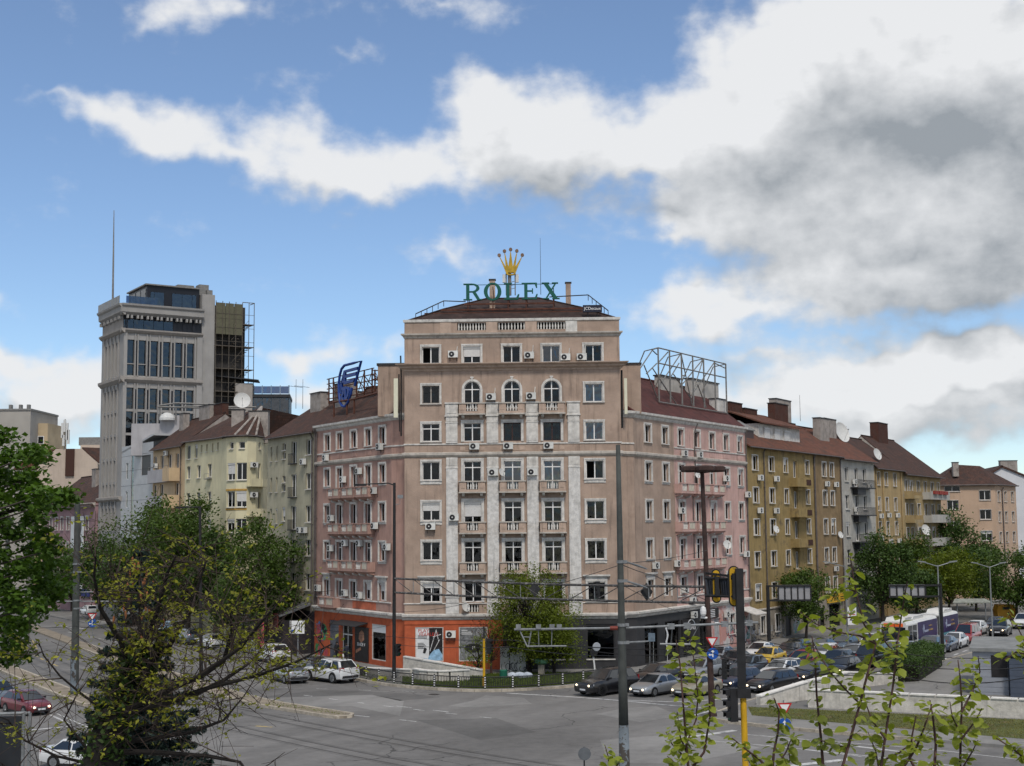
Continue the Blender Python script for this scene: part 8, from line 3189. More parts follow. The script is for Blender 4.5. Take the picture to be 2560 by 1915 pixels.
car('hatch','greyblue',spot(2110,1630),hd(H_R,0),'grey-blue hatchback in the far lane by the one-armed lamp',False)
car('van','black',spot(2178,1668),hd(H_R,-3),'black van with lit headlights beside the hedge',True,cat='van')
car('van','white',spot(2185,1636),hd(H_R,0),'white van directly behind the black van',False,cat='van')
car('suv','white',spot(2238,1653),hd(H_R,-2),'white SUV next to the bus behind the hedge',True)
car('sedan','silver',spot(2280,1647),hd(H_R,-2),'silver saloon right of the white SUV by the hedge',True)
car('suv','darkgrey',spot(2326,1639),hd(H_R,-2),'dark grey car with lit headlights left of the two-armed lamp',True)
car('sedan','navy',spot(2362,1630),hd(H_R,0),'navy saloon half hidden behind the gantry post',False)
car('sedan','white',spot(2388,1621),hd(H_R,0),'white saloon between navy saloon and red van',True)
car('van','red',spot(2418,1608),hd(H_R,0),'dark red van at the tail of the queue',True,cat='van')
car('suv','black',spot(2502,1590),hd(H_R,4),'black SUV approaching alone far down the right street',True)
car('hatch','darkgrey',spot(2490,1577),hd(H_R,2),'dark hatchback close behind the lone black SUV',True)
car('suv','white',spot(2560,1572),hd(H_R,2),'white SUV at the right edge far down the street',True)
car('hatch','white',spot(1900,1650),hd(H_R,0),'white hatchback parked nearest the graffiti wall',False)
car('sedan','silver',spot(1800,1660),hd(H_R,0),'silver saloon half hidden behind brown pole in the far lane',False)
car('sedan','silver',spot(2135,1655),hd(H_R,0),'silver saloon left of the black van',True)
car('hatch','black',spot(2110,1692),hd(H_R,-4),'black hatchback beside the parapet end behind the tall branch',True)
car('suv','grey',spot(2270,1622),hd(H_R,0),'grey SUV between bus and silver saloon',False)
car('hatch','white',spot(2440,1588),hd(H_R,0),'small white car behind the dark red van',True)
GL='cars on the left street'
car('bigsuv','white',spot(826,1709,1.8),hd(H_L,12),'white SUV seen from behind beside the corner railing',False,group=GL)
car('sedan','black',spot(782,1690,1.5),hd(H_L,0),'black car just ahead of the white SUV with red tail light',False,group=GL)
car('sedan','silver',spot(722,1709,1.5),hd(H_L,-3),'silver saloon seen from behind left of the white SUV',False,group=GL)
car('suv','white',spot(680,1658,1.5),hd(H_L,0),'white SUV parked below the kiosk sign',False,group=GL)
car('hatch','silver',spot(640,1640,1.5),hd(H_L,0),'silver hatchback parked before the kiosk',False,group=GL)
car('hatch','white',spot(528,1623,1.5),hd(H_L,0),'white hatchback parked beside the dark lamp post',False,group=GL)
car('suv','greyblue',spot(472,1612,1.5),hd(H_L,0),'grey-blue SUV parked behind the white hatchback',False,group=GL)
car('van','white',spot(428,1594,1.5),hd(H_L,0),'white van parked under the left trees',False,group=GL,cat='van')
car('hatch','silver',spot(318,1567,1.5),hd(H_L,0),'silver hatchback parked far down the left street',False,group=GL)
car('hatch','white',spot(222,1540,1.5),hd(H_L,0),'small white car far down the left street by the tram pole',False,group=GL)
car('sedan','black',spot(188,1527,1.5),hd(H_L,0),'black car far down the left street near the mural',False,group=GL)
car('wagon','darkgrey',spot(258,1534,1.5),hd(H_L,0),'dark estate car parked under the far left trees',False,group=GL)
car('suv','white',spot(90,1521,1.5),hd(H_L,0),'white car seen from behind farthest down the left street',False,group=GL)
car('hatch','maroon',spot(128,1514,1.5),hd(H_L,0),'maroon car farthest down the left street beside the white one',False,group=GL)
car('hatch','maroon',spot(66,1790,1.6),hd(-H_L,14),'crimson crossover with lit headlights driving towards the camera at the left edge',True,group=GL)
car('suv','greyblue',spot(-6,1770,1.5),hd(-H_L,10),'grey-blue car cut off by the left edge behind the crimson crossover',False,group=GL)
car('sedan','white',spot(215,1925,1.0),hd(Vector((1,-.28)),0),'white saloon at the bottom edge partly hidden by the budding tree',False,group=GL)
# articulated bus
BUSW=mat('bus_white',(.60,.60,.58),.45,.06,2)
BUSP=mat('bus_purple',(.035,.025,.085),.45,.3,.8,distort=1.5)
BUST=mat('bus_teal',(.10,.30,.36),.45,.4,2)
BUSG=mat('bus_bellows',(.07,.07,.072),.8,.1,3)
pB=gp(2236,1636)-H_R.to_3d()*8.2
Mb=T(pB.x,pB.y,0)@RZ(math.atan2(H_R.y,H_R.x))
bo=link('articulated_bus',None,None,Mb)
tag(bo,'white articulated bus with purple advert sides in the queue','bus')
def bus_body(x0,x1,nm):
 b=MB()
 pr=[(-1.25,.35),(-1.27,1.0),(-1.24,2.7),(-1.1,2.95),(-.6,3.02),(.6,3.02),(1.1,2.95),(1.24,2.7),(1.27,1.0),(1.25,.35)]
 b.prism([(x0,y,z) for y,z in pr],(x1-x0,0,0))
 return b.build(nm,BUSW,bo,Mb)
bus_body(-2.4,8.2,'front_section')
bus_body(-10.6,-3.6,'rear_section')
b=MB()
for i in range(8):
 x=-3.6+i*.15
 b.prism([(x,y,z) for y,z in ((-1.2-.05*(i%2),.5),(-1.2-.05*(i%2),2.85),(1.2+.05*(i%2),2.85),(1.2+.05*(i%2),.5))],(.15,0,0))
b.build('bellows',BUSG,bo,Mb)
for (x0,x1) in ((-2.2,4.6),(-10.4,-3.8)):
 MB().box(x0,x1,1.275,1.285,1.15,2.75).build('advert_side',BUSP,bo,Mb)
 MB().box(x0,x1,1.275,1.286,.75,1.14).build('lower_stripe',BUST,bo,Mb)
GOLD=mat('print_gold',(.30,.2,.08),.6,.2,3)
PALEB=mat('print_pale_blue',(.32,.36,.46),.6,.2,3)
for x in (2.2,-6.2):
 b=MB()
 b.tube([(x+.8-.03*i-.25*math.cos(i*.9),1.29,1.6+.1*i*(i<9)+.3*math.sin(i*.8)) for i in range(12)],.03,4)
 b.tube([(x+.3-.13*i,1.29,1.75+.12*math.sin(i*2.0)) for i in range(12)],.035,4)
 b.build('advert_script',PALEB,bo,Mb)
 b=MB()
 b.tube([(x-1.2-.12*i,1.29,1.8+.09*math.sin(i*2.3)) for i in range(14)],.035,4)
 b.tube([(x-1.3-.12*i,1.29,2.2+.05*math.sin(i*2.9)) for i in range(10)],.03,4)
 b.build('advert_script',GOLD,bo,Mb)
MB().box(8.2,8.26,-1.12,1.12,1.2,2.5).build('windscreen',CARGL,bo,Mb)
MB().box(8.2,8.25,-.9,.9,2.55,2.85).build('destination_display',mat('display_orange',(.35,.06,.01),.5,.3,3,emit=.6),bo,Mb)
for s in (1,-1):
 for i in range(2):
  MB().box(5.0+i*1.5,6.3+i*1.5,min(s*1.27,s*1.285),max(s*1.27,s*1.285),1.2,2.6).build('side_window',CARGL,bo,Mb)
 for x in (5.9,-.8,-8.0):
  MM=Mb@T(x,s*1.16,.48)@(RZ(math.pi) if s>0 else I4)@Matrix.Scale(1.3,4)
  w_=put('wheel',PROTO['suv']['wheel'],bo,MM)
  put('rim',PROTO['suv']['rim'],w_,MM)
 MB().box(8.19,8.27,min(s*.75,s*1.1),max(s*.75,s*1.1),.7,.9).build('headlight',HEADL,bo,Mb)
for (x0,x1,y0,y1,h_) in ((5.4,7.8,-.9,.9,.35),(1.0,4.8,-.8,.8,.3),(-9.6,-6.2,-.85,.85,.35)):
 b=MB()
 b.prism([(x0,y0,3.0),(x1,y0,3.0),(x1-.2,y0+.1,3.0+h_),(x0+.2,y0+.1,3.0+h_)],(0,y1-y0,0))
 b.build('roof_pod',BUSW,bo,Mb)
# ------------------------------------------------------------------ people on the pavement by the orange shop
SKINM=mat('skin',(.40,.24,.17),.6,.1,8)
def person(label,pos,yaw,top,legs,hairm,stride,arm,bag=None):
 """one skinned body; clothing colours by height, hair on the head"""
 J={'pelvis':(0,0,.95),'spine':(0,0,1.18),'chest':(0,.01,1.38),'neck':(0,.0,1.52),'head':(.01,0,1.62),'crown':(.01,0,1.74),'hipL':(0,.10,.92),'kneeL':(stride*.5+.03,.10,.5),'ankL':(stride*.8,.10,.09),'toeL':(stride*.8+.17,.11,.04),'hipR':(0,-.10,.92),'kneeR':(-stride*.3+.04,-.10,.5),'ankR':(-stride*.8,-.10,.10),'toeR':(-stride*.8+.17,-.11,.04),'shL':(0,.18,1.42),'elL':(-arm*.5,.23,1.14),'wrL':(arm*.1,.24,.90),'haL':(arm*.15,.24,.80),'shR':(0,-.18,1.42),'elR':(-.02,-.23,1.14),'wrR':(arm*.7,-.22,.93),'haR':(arm*.8,-.21,.84)}
 rad={'pelvis':.155,'spine':.145,'chest':.165,'neck':.06,'head':.095,'crown':.07,'hipL':.10,'hipR':.10,'kneeL':.068,'kneeR':.068,'ankL':.05,'ankR':.05,'toeL':.04,'toeR':.04,'shL':.075,'shR':.075,'elL':.055,'elR':.055,'wrL':.038,'wrR':.038,'haL':.036,'haR':.036}
 E_=[('pelvis','spine'),('spine','chest'),('chest','neck'),('neck','head'),('head','crown'),('pelvis','hipL'),('hipL','kneeL'),('kneeL','ankL'),('ankL','toeL'),('pelvis','hipR'),('hipR','kneeR'),('kneeR','ankR'),('ankR','toeR'),('chest','shL'),('shL','elL'),('elL','wrL'),('wrL','haL'),('chest','shR'),('shR','elR'),('elR','wrR'),('wrR','haR')]
 names=list(J)
 me=bpy.data.meshes.new('person')
 me.from_pydata([J[n] for n in names],[(names.index(a),names.index(c)) for a,c in E_],[])
 ob=bpy.data.objects.new('person',me)
 COL.objects.link(ob)
 sk=ob.modifiers.new('skin','SKIN')
 sv=me.skin_vertices[0].data
 for i,n in enumerate(names):
  sv[i].radius=(rad[n],rad[n])
  sv[i].use_root=n=='pelvis'
 sb=ob.modifiers.new('sub','SUBSURF')
 sb.levels=sb.render_levels=2
 dg=bpy.context.evaluated_depsgraph_get()
 m2=bpy.data.meshes.new_from_object(ob.evaluated_get(dg))
 bpy.data.objects.remove(ob)
 m2.materials.clear()
 for mm in (top,legs,SKINM,TYRE):
  m2.materials.append(mm)
 for p_ in m2.polygons:
  c=p_.center
  r_=math.hypot(c.x,c.y)
  p_.material_index=3 if c.z<.1 else 1 if c.z<.93 and abs(c.y)<.2 else 2 if (c.z>1.53 or (abs(c.y)>.17 and c.z<.92)) else 0
  p_.use_smooth=True
 M=T(pos.x,pos.y,.165)@RZ(yaw)
 o=put('person',m2,None,M)
 tag(o,label,'person')
 b=MB()
 b.lathe([(.0,-.02),(.085,-.0),(.108,.06),(.105,.12),(.075,.17),(0,.19)],12,T(-.012,0,1.585))
 b.build('hair',hairm,o,M,True)
 b=MB()
 b.lathe([(.0,-.035),(.016,-.02),(.012,.015),(0,.03)],6,T(.105,0,1.635))
 b.build('nose',SKINM,o,M,True)
 if bag:
  q=M@Vector((arm*.15,.26,.5))
  b=MB()
  b.prism([(-.14,-.06,-.18),(.14,-.06,-.18),(.12,-.05,.16),(.04,-.02,.3),(-.04,-.02,.3),(-.12,-.05,.16)],(0,.12,0))
  k=b.build('carrier_bag',bag,None,T(*q)@RZ(yaw))
  tag(k,'pale carrier bag held by the right-hand walker at the orange shop','bag')
 return o
JK=mat('jacket_black',(.012,.012,.014),.8,.2,8)
JN=mat('jacket_navy',(.018,.022,.035),.8,.2,8)
TRO=mat('trousers_dark',(.014,.014,.017),.85,.2,8)
HAIR=mat('hair_dark',(.012,.009,.007),.6,.2,20)
person('person in black jacket and trousers standing by the orange shop shutter',gp(842,1653,.165),R(60),JK,TRO,HAIR,.05,.12)
person('person in dark clothes walking with a pale bag by the orange shop',gp(866,1658,.165),R(95),JN,TRO,HAIR,.2,.15,mat('bag_pale',(.5,.5,.5),.6,.1,5))
person('person in dark coat on the pavement of the mustard block behind the queue',gp(2086,1607,.165),R(-120),JK,TRO,HAIR,.15,.1)
# ------------------------------------------------------------------ trees and plants
BARK=mat('bark_grey',(.055,.045,.037),.95,.35,4,.6,18)
BARKD=mat('bark_dark',(.018,.015,.013),.95,.4,4,.7,14)
TWIG=mat('twig_bark',(.045,.032,.026),.9,.3,6)
TWIGR=mat('twig_red',(.06,.032,.026),.8,.3,10)
LG=leaf_mat('leaf_street',(.055,.098,.020),.45,.3)
LG2=leaf_mat('leaf_dark',(.046,.088,.022),.45,.25)
LGS=leaf_mat('leaf_spring',(.11,.15,.018),.45,.4)
LMAP=leaf_mat('leaf_maple',(.062,.125,.018),.45,.35)
LYEL=leaf_mat('leaf_bud',(.20,.215,.03),.45,.4)
LRED=leaf_mat('leaf_red',(.055,.022,.018),.4,.2)
LSHO=leaf_mat('leaf_shoot',(.21,.255,.04),.32,.42,.45)
NEED=leaf_mat('needle_blue',(.018,.034,.033),.5,.1)
CONE=mat('cone_orange',(.22,.085,.03),.8,.3,10)
def leaf_cloud(name,P,size,m,parent,M=None,up=.3,aspect=.62,jitter=.35,stuff=True):
 """a diamond-shaped leaf at every point, random tilt"""
 n=len(P)
 nr=rng.normal(size=(n,3))
 nr[:,2]=np.abs(nr[:,2])+up
 nr/=np.linalg.norm(nr,axis=1)[:,None]
 t=np.cross(nr,rng.normal(size=(n,3)))
 t/=np.linalg.norm(t,axis=1)[:,None]+1e-9
 s=np.cross(nr,t)
 L=(size*rng.uniform(1-jitter,1+jitter,n))[:,None]
 v=np.empty((n*4,3),np.float32)
 v[0::4]=P-t*L*.5
 v[1::4]=P+s*L*aspect*.5+t*L*.08
 v[2::4]=P+t*L*.5-nr*L*.12
 v[3::4]=P-s*L*aspect*.5+t*L*.08
 me=fast_mesh(name,v,np.arange(n*4).reshape(n,4),m)
 o=put(name,me,parent,M if M is not None else I4)
 if stuff:
  o['kind']='stuff'
 return o
def tree(label,base,h,r,m,nl,ls,seed,trunk=.3,name='street_tree',group=None,cl=46,bark=None,squash=1.0,spread=.34,ctr=None,gap=0.0,cat='tree',low=.12):
 """trunk, limbs to every foliage clump, clumps of leaves through the crown"""
 rs=np.random.default_rng(seed)
 base=Vector((base.x,base.y,base.z if abs(base.z)>.01 else 0))
 o=empty(name,base,0,label,cat,group)
 zc=h*(trunk+(1-trunk)*.5)
 rz_=h*(1-trunk)*.5
 pts=[]
 while len(pts)<cl:
  d=rs.normal(size=3)
  d/=np.linalg.norm(d)
  k=rs.uniform(.25,1.0)**.5
  wob=1+.22*math.sin(3*math.atan2(d[1],d[0])+seed)+.15*rs.normal()
  p=np.array([d[0]*r*k*wob,d[1]*r*k*wob,zc+d[2]*rz_*k*(1+.1*rs.normal())])
  if p[2]>h*low:
   pts.append(p)
 b=MB()
 tw=max(.09,h*.018)
 top=Vector((rs.normal()*.03*h,rs.normal()*.03*h,h*.85))
 spine=[Vector((0,0,0)),Vector((top.x*.2+.05*rs.normal(),top.y*.2,h*.22)),Vector((top.x*.5,top.y*.5,h*.5)),top]
 b.tube(spine,[tw*1.25,tw,tw*.7,tw*.2],8)
 b.build('trunk',bark or BARK,o,T(*base))
 b=MB()
 for p in pts:
  f=min(.95,max(.22,(p[2]-.22*h)/h*.8))
  st=Vector((0,0,0))
  for i in range(3):
   z0,z1=spine[i].z,spine[i+1].z
   if z0<=f*h<=z1:
    st=spine[i].lerp(spine[i+1],(f*h-z0)/(z1-z0))
  P=Vector(p)
  md=st.lerp(P,.5)+Vector((rs.normal()*.08*r,rs.normal()*.08*r,.06*h*rs.uniform(-.2,1)))
  b.tube([st,md,P],[tw*.32,tw*.2,tw*.06],5)
 lb=b.build('limbs',bark or BARK,o,T(*base))
 lb['kind']='stuff'
 per=nl//cl
 A=[]
 for p in pts:
  sc=r*spread*rs.uniform(.6,1.25)
  q=rs.normal(size=(per,3))*sc*np.array([.55,.55,.42*squash])
  A.append(p+q)
 A=np.concatenate(A)
 A=A[A[:,2]>.3]
 leaf_cloud('crown',A,ls,m,o,T(*base))
 return o
GT='trees along the left street'
GR_='trees along the right street'
def tbase(u,Y):
 p=at(u,1500,Y)
 return Vector((p.x,Y,0))
tree('dense green street tree under the grey panelled block',tbase(255,186),12.6,4.6,LG2,9000,.34,1,.22,group=GT)
tree('dark street tree between the tower foot and the mauve house',tbase(180,205),9.5,4.0,LG2,6000,.34,2,.25,group=GT)
tree('tall dense street tree in front of the peach block',tbase(400,160),15.6,4.6,LG,13000,.33,3,.2,group=GT,cl=60)
tree('large street tree before the cream block, left of the rounded bay',tbase(470,150),14.8,4.8,LG,13000,.32,4,.2,group=GT,cl=60)
tree('thin-topped street tree before the middle of the cream block',tbase(540,146),12.6,2.6,LG2,5500,.30,5,.22,group=GT)
tree('broad street tree hiding the foot of the olive-grey block',tbase(655,134),12.6,3.7,LG,13000,.30,6,.16,group=GT,cl=64)
tree('low street tree between broad tree and dark lamp post',tbase(600,142),8.2,3.2,LG2,7000,.30,7,.2,group=GT)
tree('low leafy street tree behind the parked white van',tbase(330,172),10.5,4.4,LG2,9000,.32,8,.2,group=GT)
# tree on the lawn corner
tree('light green spring tree on the grass corner before the dark shop',gp(1325,1690),8.9,3.3,LGS,13000,.17,9,.16,name='corner_tree',cl=70,spread=.3,bark=BARKD,low=.2)
tree('low spreading right-hand half of foliage beside the corner tree',gp(1385,1691),6.8,2.9,LGS,10000,.17,10,.12,name='corner_tree',cl=60,spread=.32,bark=BARKD,low=.16)
tree('sparse budding shrub before the orange shop behind the yellow post',gp(1195,1694),3.3,1.4,LGS,1300,.13,12,.1,name='budding_shrub',cl=40,spread=.3,bark=BARKD,cat='shrub')
tree('thin reddish twiggy shrub left of the corner tree at shop height',gp(1228,1690),5.2,1.5,LRED,700,.12,13,.2,name='budding_shrub',cl=50,spread=.4,bark=TWIGR,cat='shrub')
# right street
tree('small round street tree under the first message gantry',tbase(2012,146),7.2,3.0,LG,8000,.26,14,.3,group=GR_)
tree('big dense street tree right of the yellow shop sign',tbase(2205,166),10.8,3.6,LG2,12000,.30,15,.25,group=GR_,cl=60)
tree('dark tall tree beside the ochre balcony block corner',tbase(2380,204),14.2,4.6,LG2,12000,.36,16,.2,group=GR_,cl=60)
tree('mid green tree in front of the ochre balcony block',tbase(2290,185),10.2,4.4,LG,10000,.34,17,.22,group=GR_)
tree('yellowish green tree beside the two-armed lamp',tbase(2370,176),8.6,4.2,LGS,9000,.30,18,.28,group=GR_)
tree('dark green tree before the tan block',tbase(2440,190),8.8,4.6,LG2,9000,.34,19,.24,group=GR_)
tree('bright green tree at the right edge before the white gable',tbase(2540,172),9.0,4.6,LG,10000,.32,20,.24,group=GR_)
tree('rust-leaved tree between the dark tree and the tan block',tbase(2442,206),9.8,2.2,LRED,2500,.30,21,.3,group=GR_)
tree('low dark green tree under the message gantry over the bus lanes',tbase(2270,172),7.0,3.4,LG2,7000,.30,22,.2,group=GR_)
# clipped hedge behind the parapet
hp=[gp(u,v) for u,v in ((2205,1716),(2300,1712),(2366,1668),(2310,1650),(2215,1680))]
ho=empty('hedge',hp[0],0,'clipped dark green hedge behind the stone parapets','hedge')
fn=in_poly(hp)
P=fn(16000)
P[:,2]=.15+1.75*np.sqrt(rng.uniform(0,1,len(P)))+rng.normal(0,.06,len(P))
leaf_cloud('foliage',P,.16,LG2,ho)
b=MB()
c_=sum(hp,Vector())/len(hp)
b.prism([tuple(p.lerp(c_,.12)) for p in hp],(0,0,1.55))
b.build('branch_mass',BARKD,ho,I4)
# weeds along railing and island
P=np.array([[p.x+rng.normal(0,.3),p.y+rng.normal(0,.25),.15+abs(rng.normal(0,.22))] for p in resample(offset([q for q in kp if -13<q.x<-6 and q.y<113],.7),.02)])
wo_=leaf_cloud('weeds',P,.09,LG,None)
tag(wo_,'dark weeds growing along the railing near the black pole','weeds',kind='stuff')
P=np.array([[p.x+rng.normal(0,.25),p.y+rng.normal(0,.25),.15+abs(rng.normal(0,.05))] for p in resample([q for q in i2 if q.x>-17 and q.y<100],.01)])
tag(leaf_cloud('weeds',P,.06,LGS,None),'thin weeds on the tip of the tram island','weeds',kind='stuff')
# ---------------- near trees at the left: maple branch, blue spruce, budding tree with dark trunk
def maple_near():
 base=Vector((at(-120,1500,30).x-2.4,31,0))
 o=empty('maple_tree',base,0,'dense green maple leaning in from the left edge','tree')
 rs=np.random.default_rng(55)
 b=MB()
 b.tube([(0,0,0),(.1,0,5),(.3,0,9),(.2,0,13)],[.28,.24,.17,.06],9)
 b.build('trunk',BARK,o,T(*base))
# clump centres: outer fringe as in the photo (px on a plane), then filler to the left
 fr=[(10,1110),(30,1150),(80,1140),(120,1142),(60,1190),(20,1200),(100,1200),(10,1250),(70,1250),(110,1225),(30,1300),(90,1290),(130,1270),(60,1340),(120,1330),(150,1250),(185,1250),(10,1380),(50,1400),(110,1375),(140,1370),(20,1440),(90,1430),(130,1410),(60,1470),(120,1460),(10,1490),(150,1460),(160,1480),(50,1510),(100,1525),(130,1500),(30,1560),(70,1560),(40,1610),(60,1640),(20,1640),(-30,1150),(-40,1250),(-50,1350),(-40,1450),(-50,1550),(-90,1200),(-100,1320),(-110,1450),(-150,1250),(-170,1380),(-200,1300),(-90,1100),(-140,1120),(-200,1180),(-240,1300),(-260,1420)]
 A,C=[],[]
 lb=MB()
 for (u,v) in fr:
  p=at(u-14+rs.normal()*6,v+rs.normal()*6,29.5+rs.normal()*1.0)
  C.append(p)
  n=190 if u>0 else 260
  sc=.15 if u>0 else.34
  q=rs.normal(size=(n,3))*np.array([sc,sc*1.4,sc*.75])
  A.append(np.array([p.x,p.y,p.z])+q)
  st=base+Vector((.2,0,min(12,max(5.0,p.z-1.6))))
  lb.tube([st,st.lerp(p,.5)+Vector((0,0,.25)),p],[.07,.035,.012],5)
 lo2=lb.build('limbs',BARK,o,I4)
 lo2['kind']='stuff'
 leaf_cloud('crown',np.concatenate(A),.125,LMAP,o,I4,up=.7,aspect=.85)
maple_near()
def spruce():
 base=Vector((at(352,1500,27).x,27,0))
 o=empty('blue_spruce',base,0,'dark blue-green spruce with orange cones behind the budding tree','tree')
 rs=np.random.default_rng(77)
 top=at(345,1366,27).z
 b=MB()
 b.tube([(0,0,0),(0,0,top*.6),(0,0,top)],[.2,.12,.02],8)
 b.build('trunk',BARKD,o,T(*base))
 br,A=MB(),[]
 z=3.0
 while z<top-.1:
  R_=.12+(top-z)*.31
  nb=7 if z>5 else 6
  a0=rs.uniform(0,6.28)
  for k in range(nb):
   a=a0+2*math.pi*k/nb+rs.normal()*.15
   L=R_*rs.uniform(.75,1.15)
   pts=[]
   for i in range(6):
    f=i/5
    pts.append(Vector((math.cos(a)*L*f,math.sin(a)*L*f,z-.28*L*f+.22*L*f*f)))
   br.tube(pts,[.03,.026,.02,.016,.012,.006],4)
   n=int(420*L)
   f=rs.uniform(.12,1.0,n)
   side=rs.normal(size=n)*.20*L*(1.05-f)
   px=math.cos(a)*L*f-math.sin(a)*side
   py=math.sin(a)*L*f+math.cos(a)*side
   pz=z-.28*L*f+.22*L*f*f+rs.normal(size=n)*.035
   A.append(np.c_[px,py,pz])
  z+=.30
 q=br.build('branches',BARKD,o,T(*base))
 q['kind']='stuff'
 A=np.concatenate(A)
 leaf_cloud('needles',A,.13,NEED,o,T(*base),up=.1,aspect=.32)
 for k in range(34):
  zz=top-.25-abs(rs.normal())*.75
  a=rs.uniform(math.pi,2*math.pi)
  R_=(.1+(top-zz)*.31)*rs.uniform(.6,1.0)
  b=MB()
  b.lathe([(.005,.06),(.022,.03),(.024,-.04),(.008,-.10)],6,T(*base)@T(math.cos(a)*R_,math.sin(a)*R_,zz))
  b.build('cone',CONE,o,I4)
spruce()
def budding_tree():
 """dark leaning trunk with ivy, long bare twigs, small yellow-green leaves"""
 Y0=17.0
 rs=random.Random(31)
 nrs=np.random.default_rng(31)
 k=lambda u,v,dy=0.0:at(u,v,Y0+dy)
 base=Vector((k(225,1915).x,Y0,0))
 o=empty('budding_tree',base,0,'bare dark-trunked tree with small yellow-green new leaves across the lower left','tree')
 trunk=[base,Vector((base.x+.05,Y0,5.5)),k(250,1915),k(285,1790),k(330,1690),k(370,1600)]
 b=MB()
 b.tube(trunk,[.40,.33,.24,.19,.12,.06],12)
 b.build('trunk',BARKD,o,I4)
 limbs=[[(285,1790),(400,1760),(520,1720),(640,1690),(740,1655),(830,1610)],[(285,1790),(390,1740),(500,1690),(600,1620),(650,1560),(700,1500)],[(330,1690),(420,1620),(470,1540),(500,1450),(520,1390)],[(370,1600),(400,1500),(420,1430),(440,1390)],[(330,1690),(300,1600),(250,1520),(235,1440),(240,1390)],[(285,1790),(210,1740),(150,1690),(110,1640),(95,1600)],[(250,1915),(200,1850),(160,1800),(190,1740),(220,1700)],[(270,1850),(360,1850),(480,1830),(560,1800),(610,1740)],[(260,1880),(380,1880),(520,1890),(600,1905),(640,1960)],[(285,1790),(360,1700),(380,1640),(350,1560),(345,1480)],[(400,1760),(480,1740),(560,1700),(620,1660),(660,1620)],[(250,1915),(140,1890),(60,1850),(20,1800),(-30,1780)],[(230,1960),(120,1960),(40,1930),(-10,1900)],[(370,1600),(330,1530),(300,1470),(290,1420)],[(500,1690),(560,1650),(580,1580),(575,1520)]]
 tips,tw=[],MB()
 b=MB()
 def px2(p,dep):
  return k(p[0],p[1],dep)
 for li,l in enumerate(limbs):
  dep=rs.uniform(-.1,.1)
  dstep=rs.uniform(-.35,.35)
  P=[px2(q,dep+dstep*i) for i,q in enumerate(l)]
  n=len(P)
  r0=.042 if li not in (5,6,11,12) else.022
  b.tube(P,[r0*(1-.8*i/(n-1)) for i in range(n)],6)
# side twigs, droop or rise
  for i in range(n-1):
   for _ in range(5 if li in (0,1,2,3,7,9,10,13,14) else 2):
    f=rs.random()
    s=P[i].lerp(P[i+1],f)
    d=Vector((rs.gauss(0,.5),rs.gauss(0,.7),rs.choice([rs.uniform(.1,.9),rs.uniform(.1,.9),rs.uniform(-.9,-.1)])))
    d=d.normalized()*rs.uniform(.3,.95)
    m1=s+d*.5+Vector((0,0,.06))
    e=s+d+Vector((rs.gauss(0,.08),0,rs.uniform(-.15,.15)))
    tw.tube([s,m1,e],[.009,.006,.003],4)
    for _ in range(4):
     f2=rs.uniform(.3,1)
     s2=s.lerp(e,f2)
     d2=Vector((rs.gauss(0,.3),rs.gauss(0,.3),rs.gauss(.05,.25)))
     e2=s2+d2
     tw.tube([s2,e2],[.004,.0025],3)
     if e2.z>k(400,1830).z or rs.random()<.35:
      tips.append(e2)
      tips.append(s2.lerp(e2,.5))
    if e.z>k(400,1830).z or rs.random()<.3:
     tips+=[e,m1]
 q=b.build('limb',BARKD,o,I4)
 q['kind']='stuff'
 q=tw.build('twigs',TWIG,o,I4)
 q['kind']='stuff'
 tp=np.array([[p.x,p.y,p.z] for p in tips])
 zhi=k(400,1560).z
 tp=tp[nrs.uniform(0,1,len(tp))<np.where(tp[:,2]>zhi,.24,.42)]
 A=np.repeat(tp,6,axis=0)+nrs.normal(0,.05,(len(tp)*6,3))*np.array([1.2,1,.6])
 leaf_cloud('leaves',A,.066,LYEL,o,I4,up=.9,aspect=.5)
# ivy on the trunk
 iv=[]
 for i in range(2,len(trunk)-1):
  for _ in range(420):
   f=nrs.uniform()
   c=trunk[i].lerp(trunk[i+1],f)
   a=nrs.uniform(0,6.28)
   r_=.17+nrs.uniform(0,.1)
   iv.append((c.x+r_*math.cos(a),c.y+r_*math.sin(a),c.z+nrs.normal()*.05))
 leaf_cloud('ivy',np.array(iv),.085,LG2,o,I4,up=.2)
budding_tree()
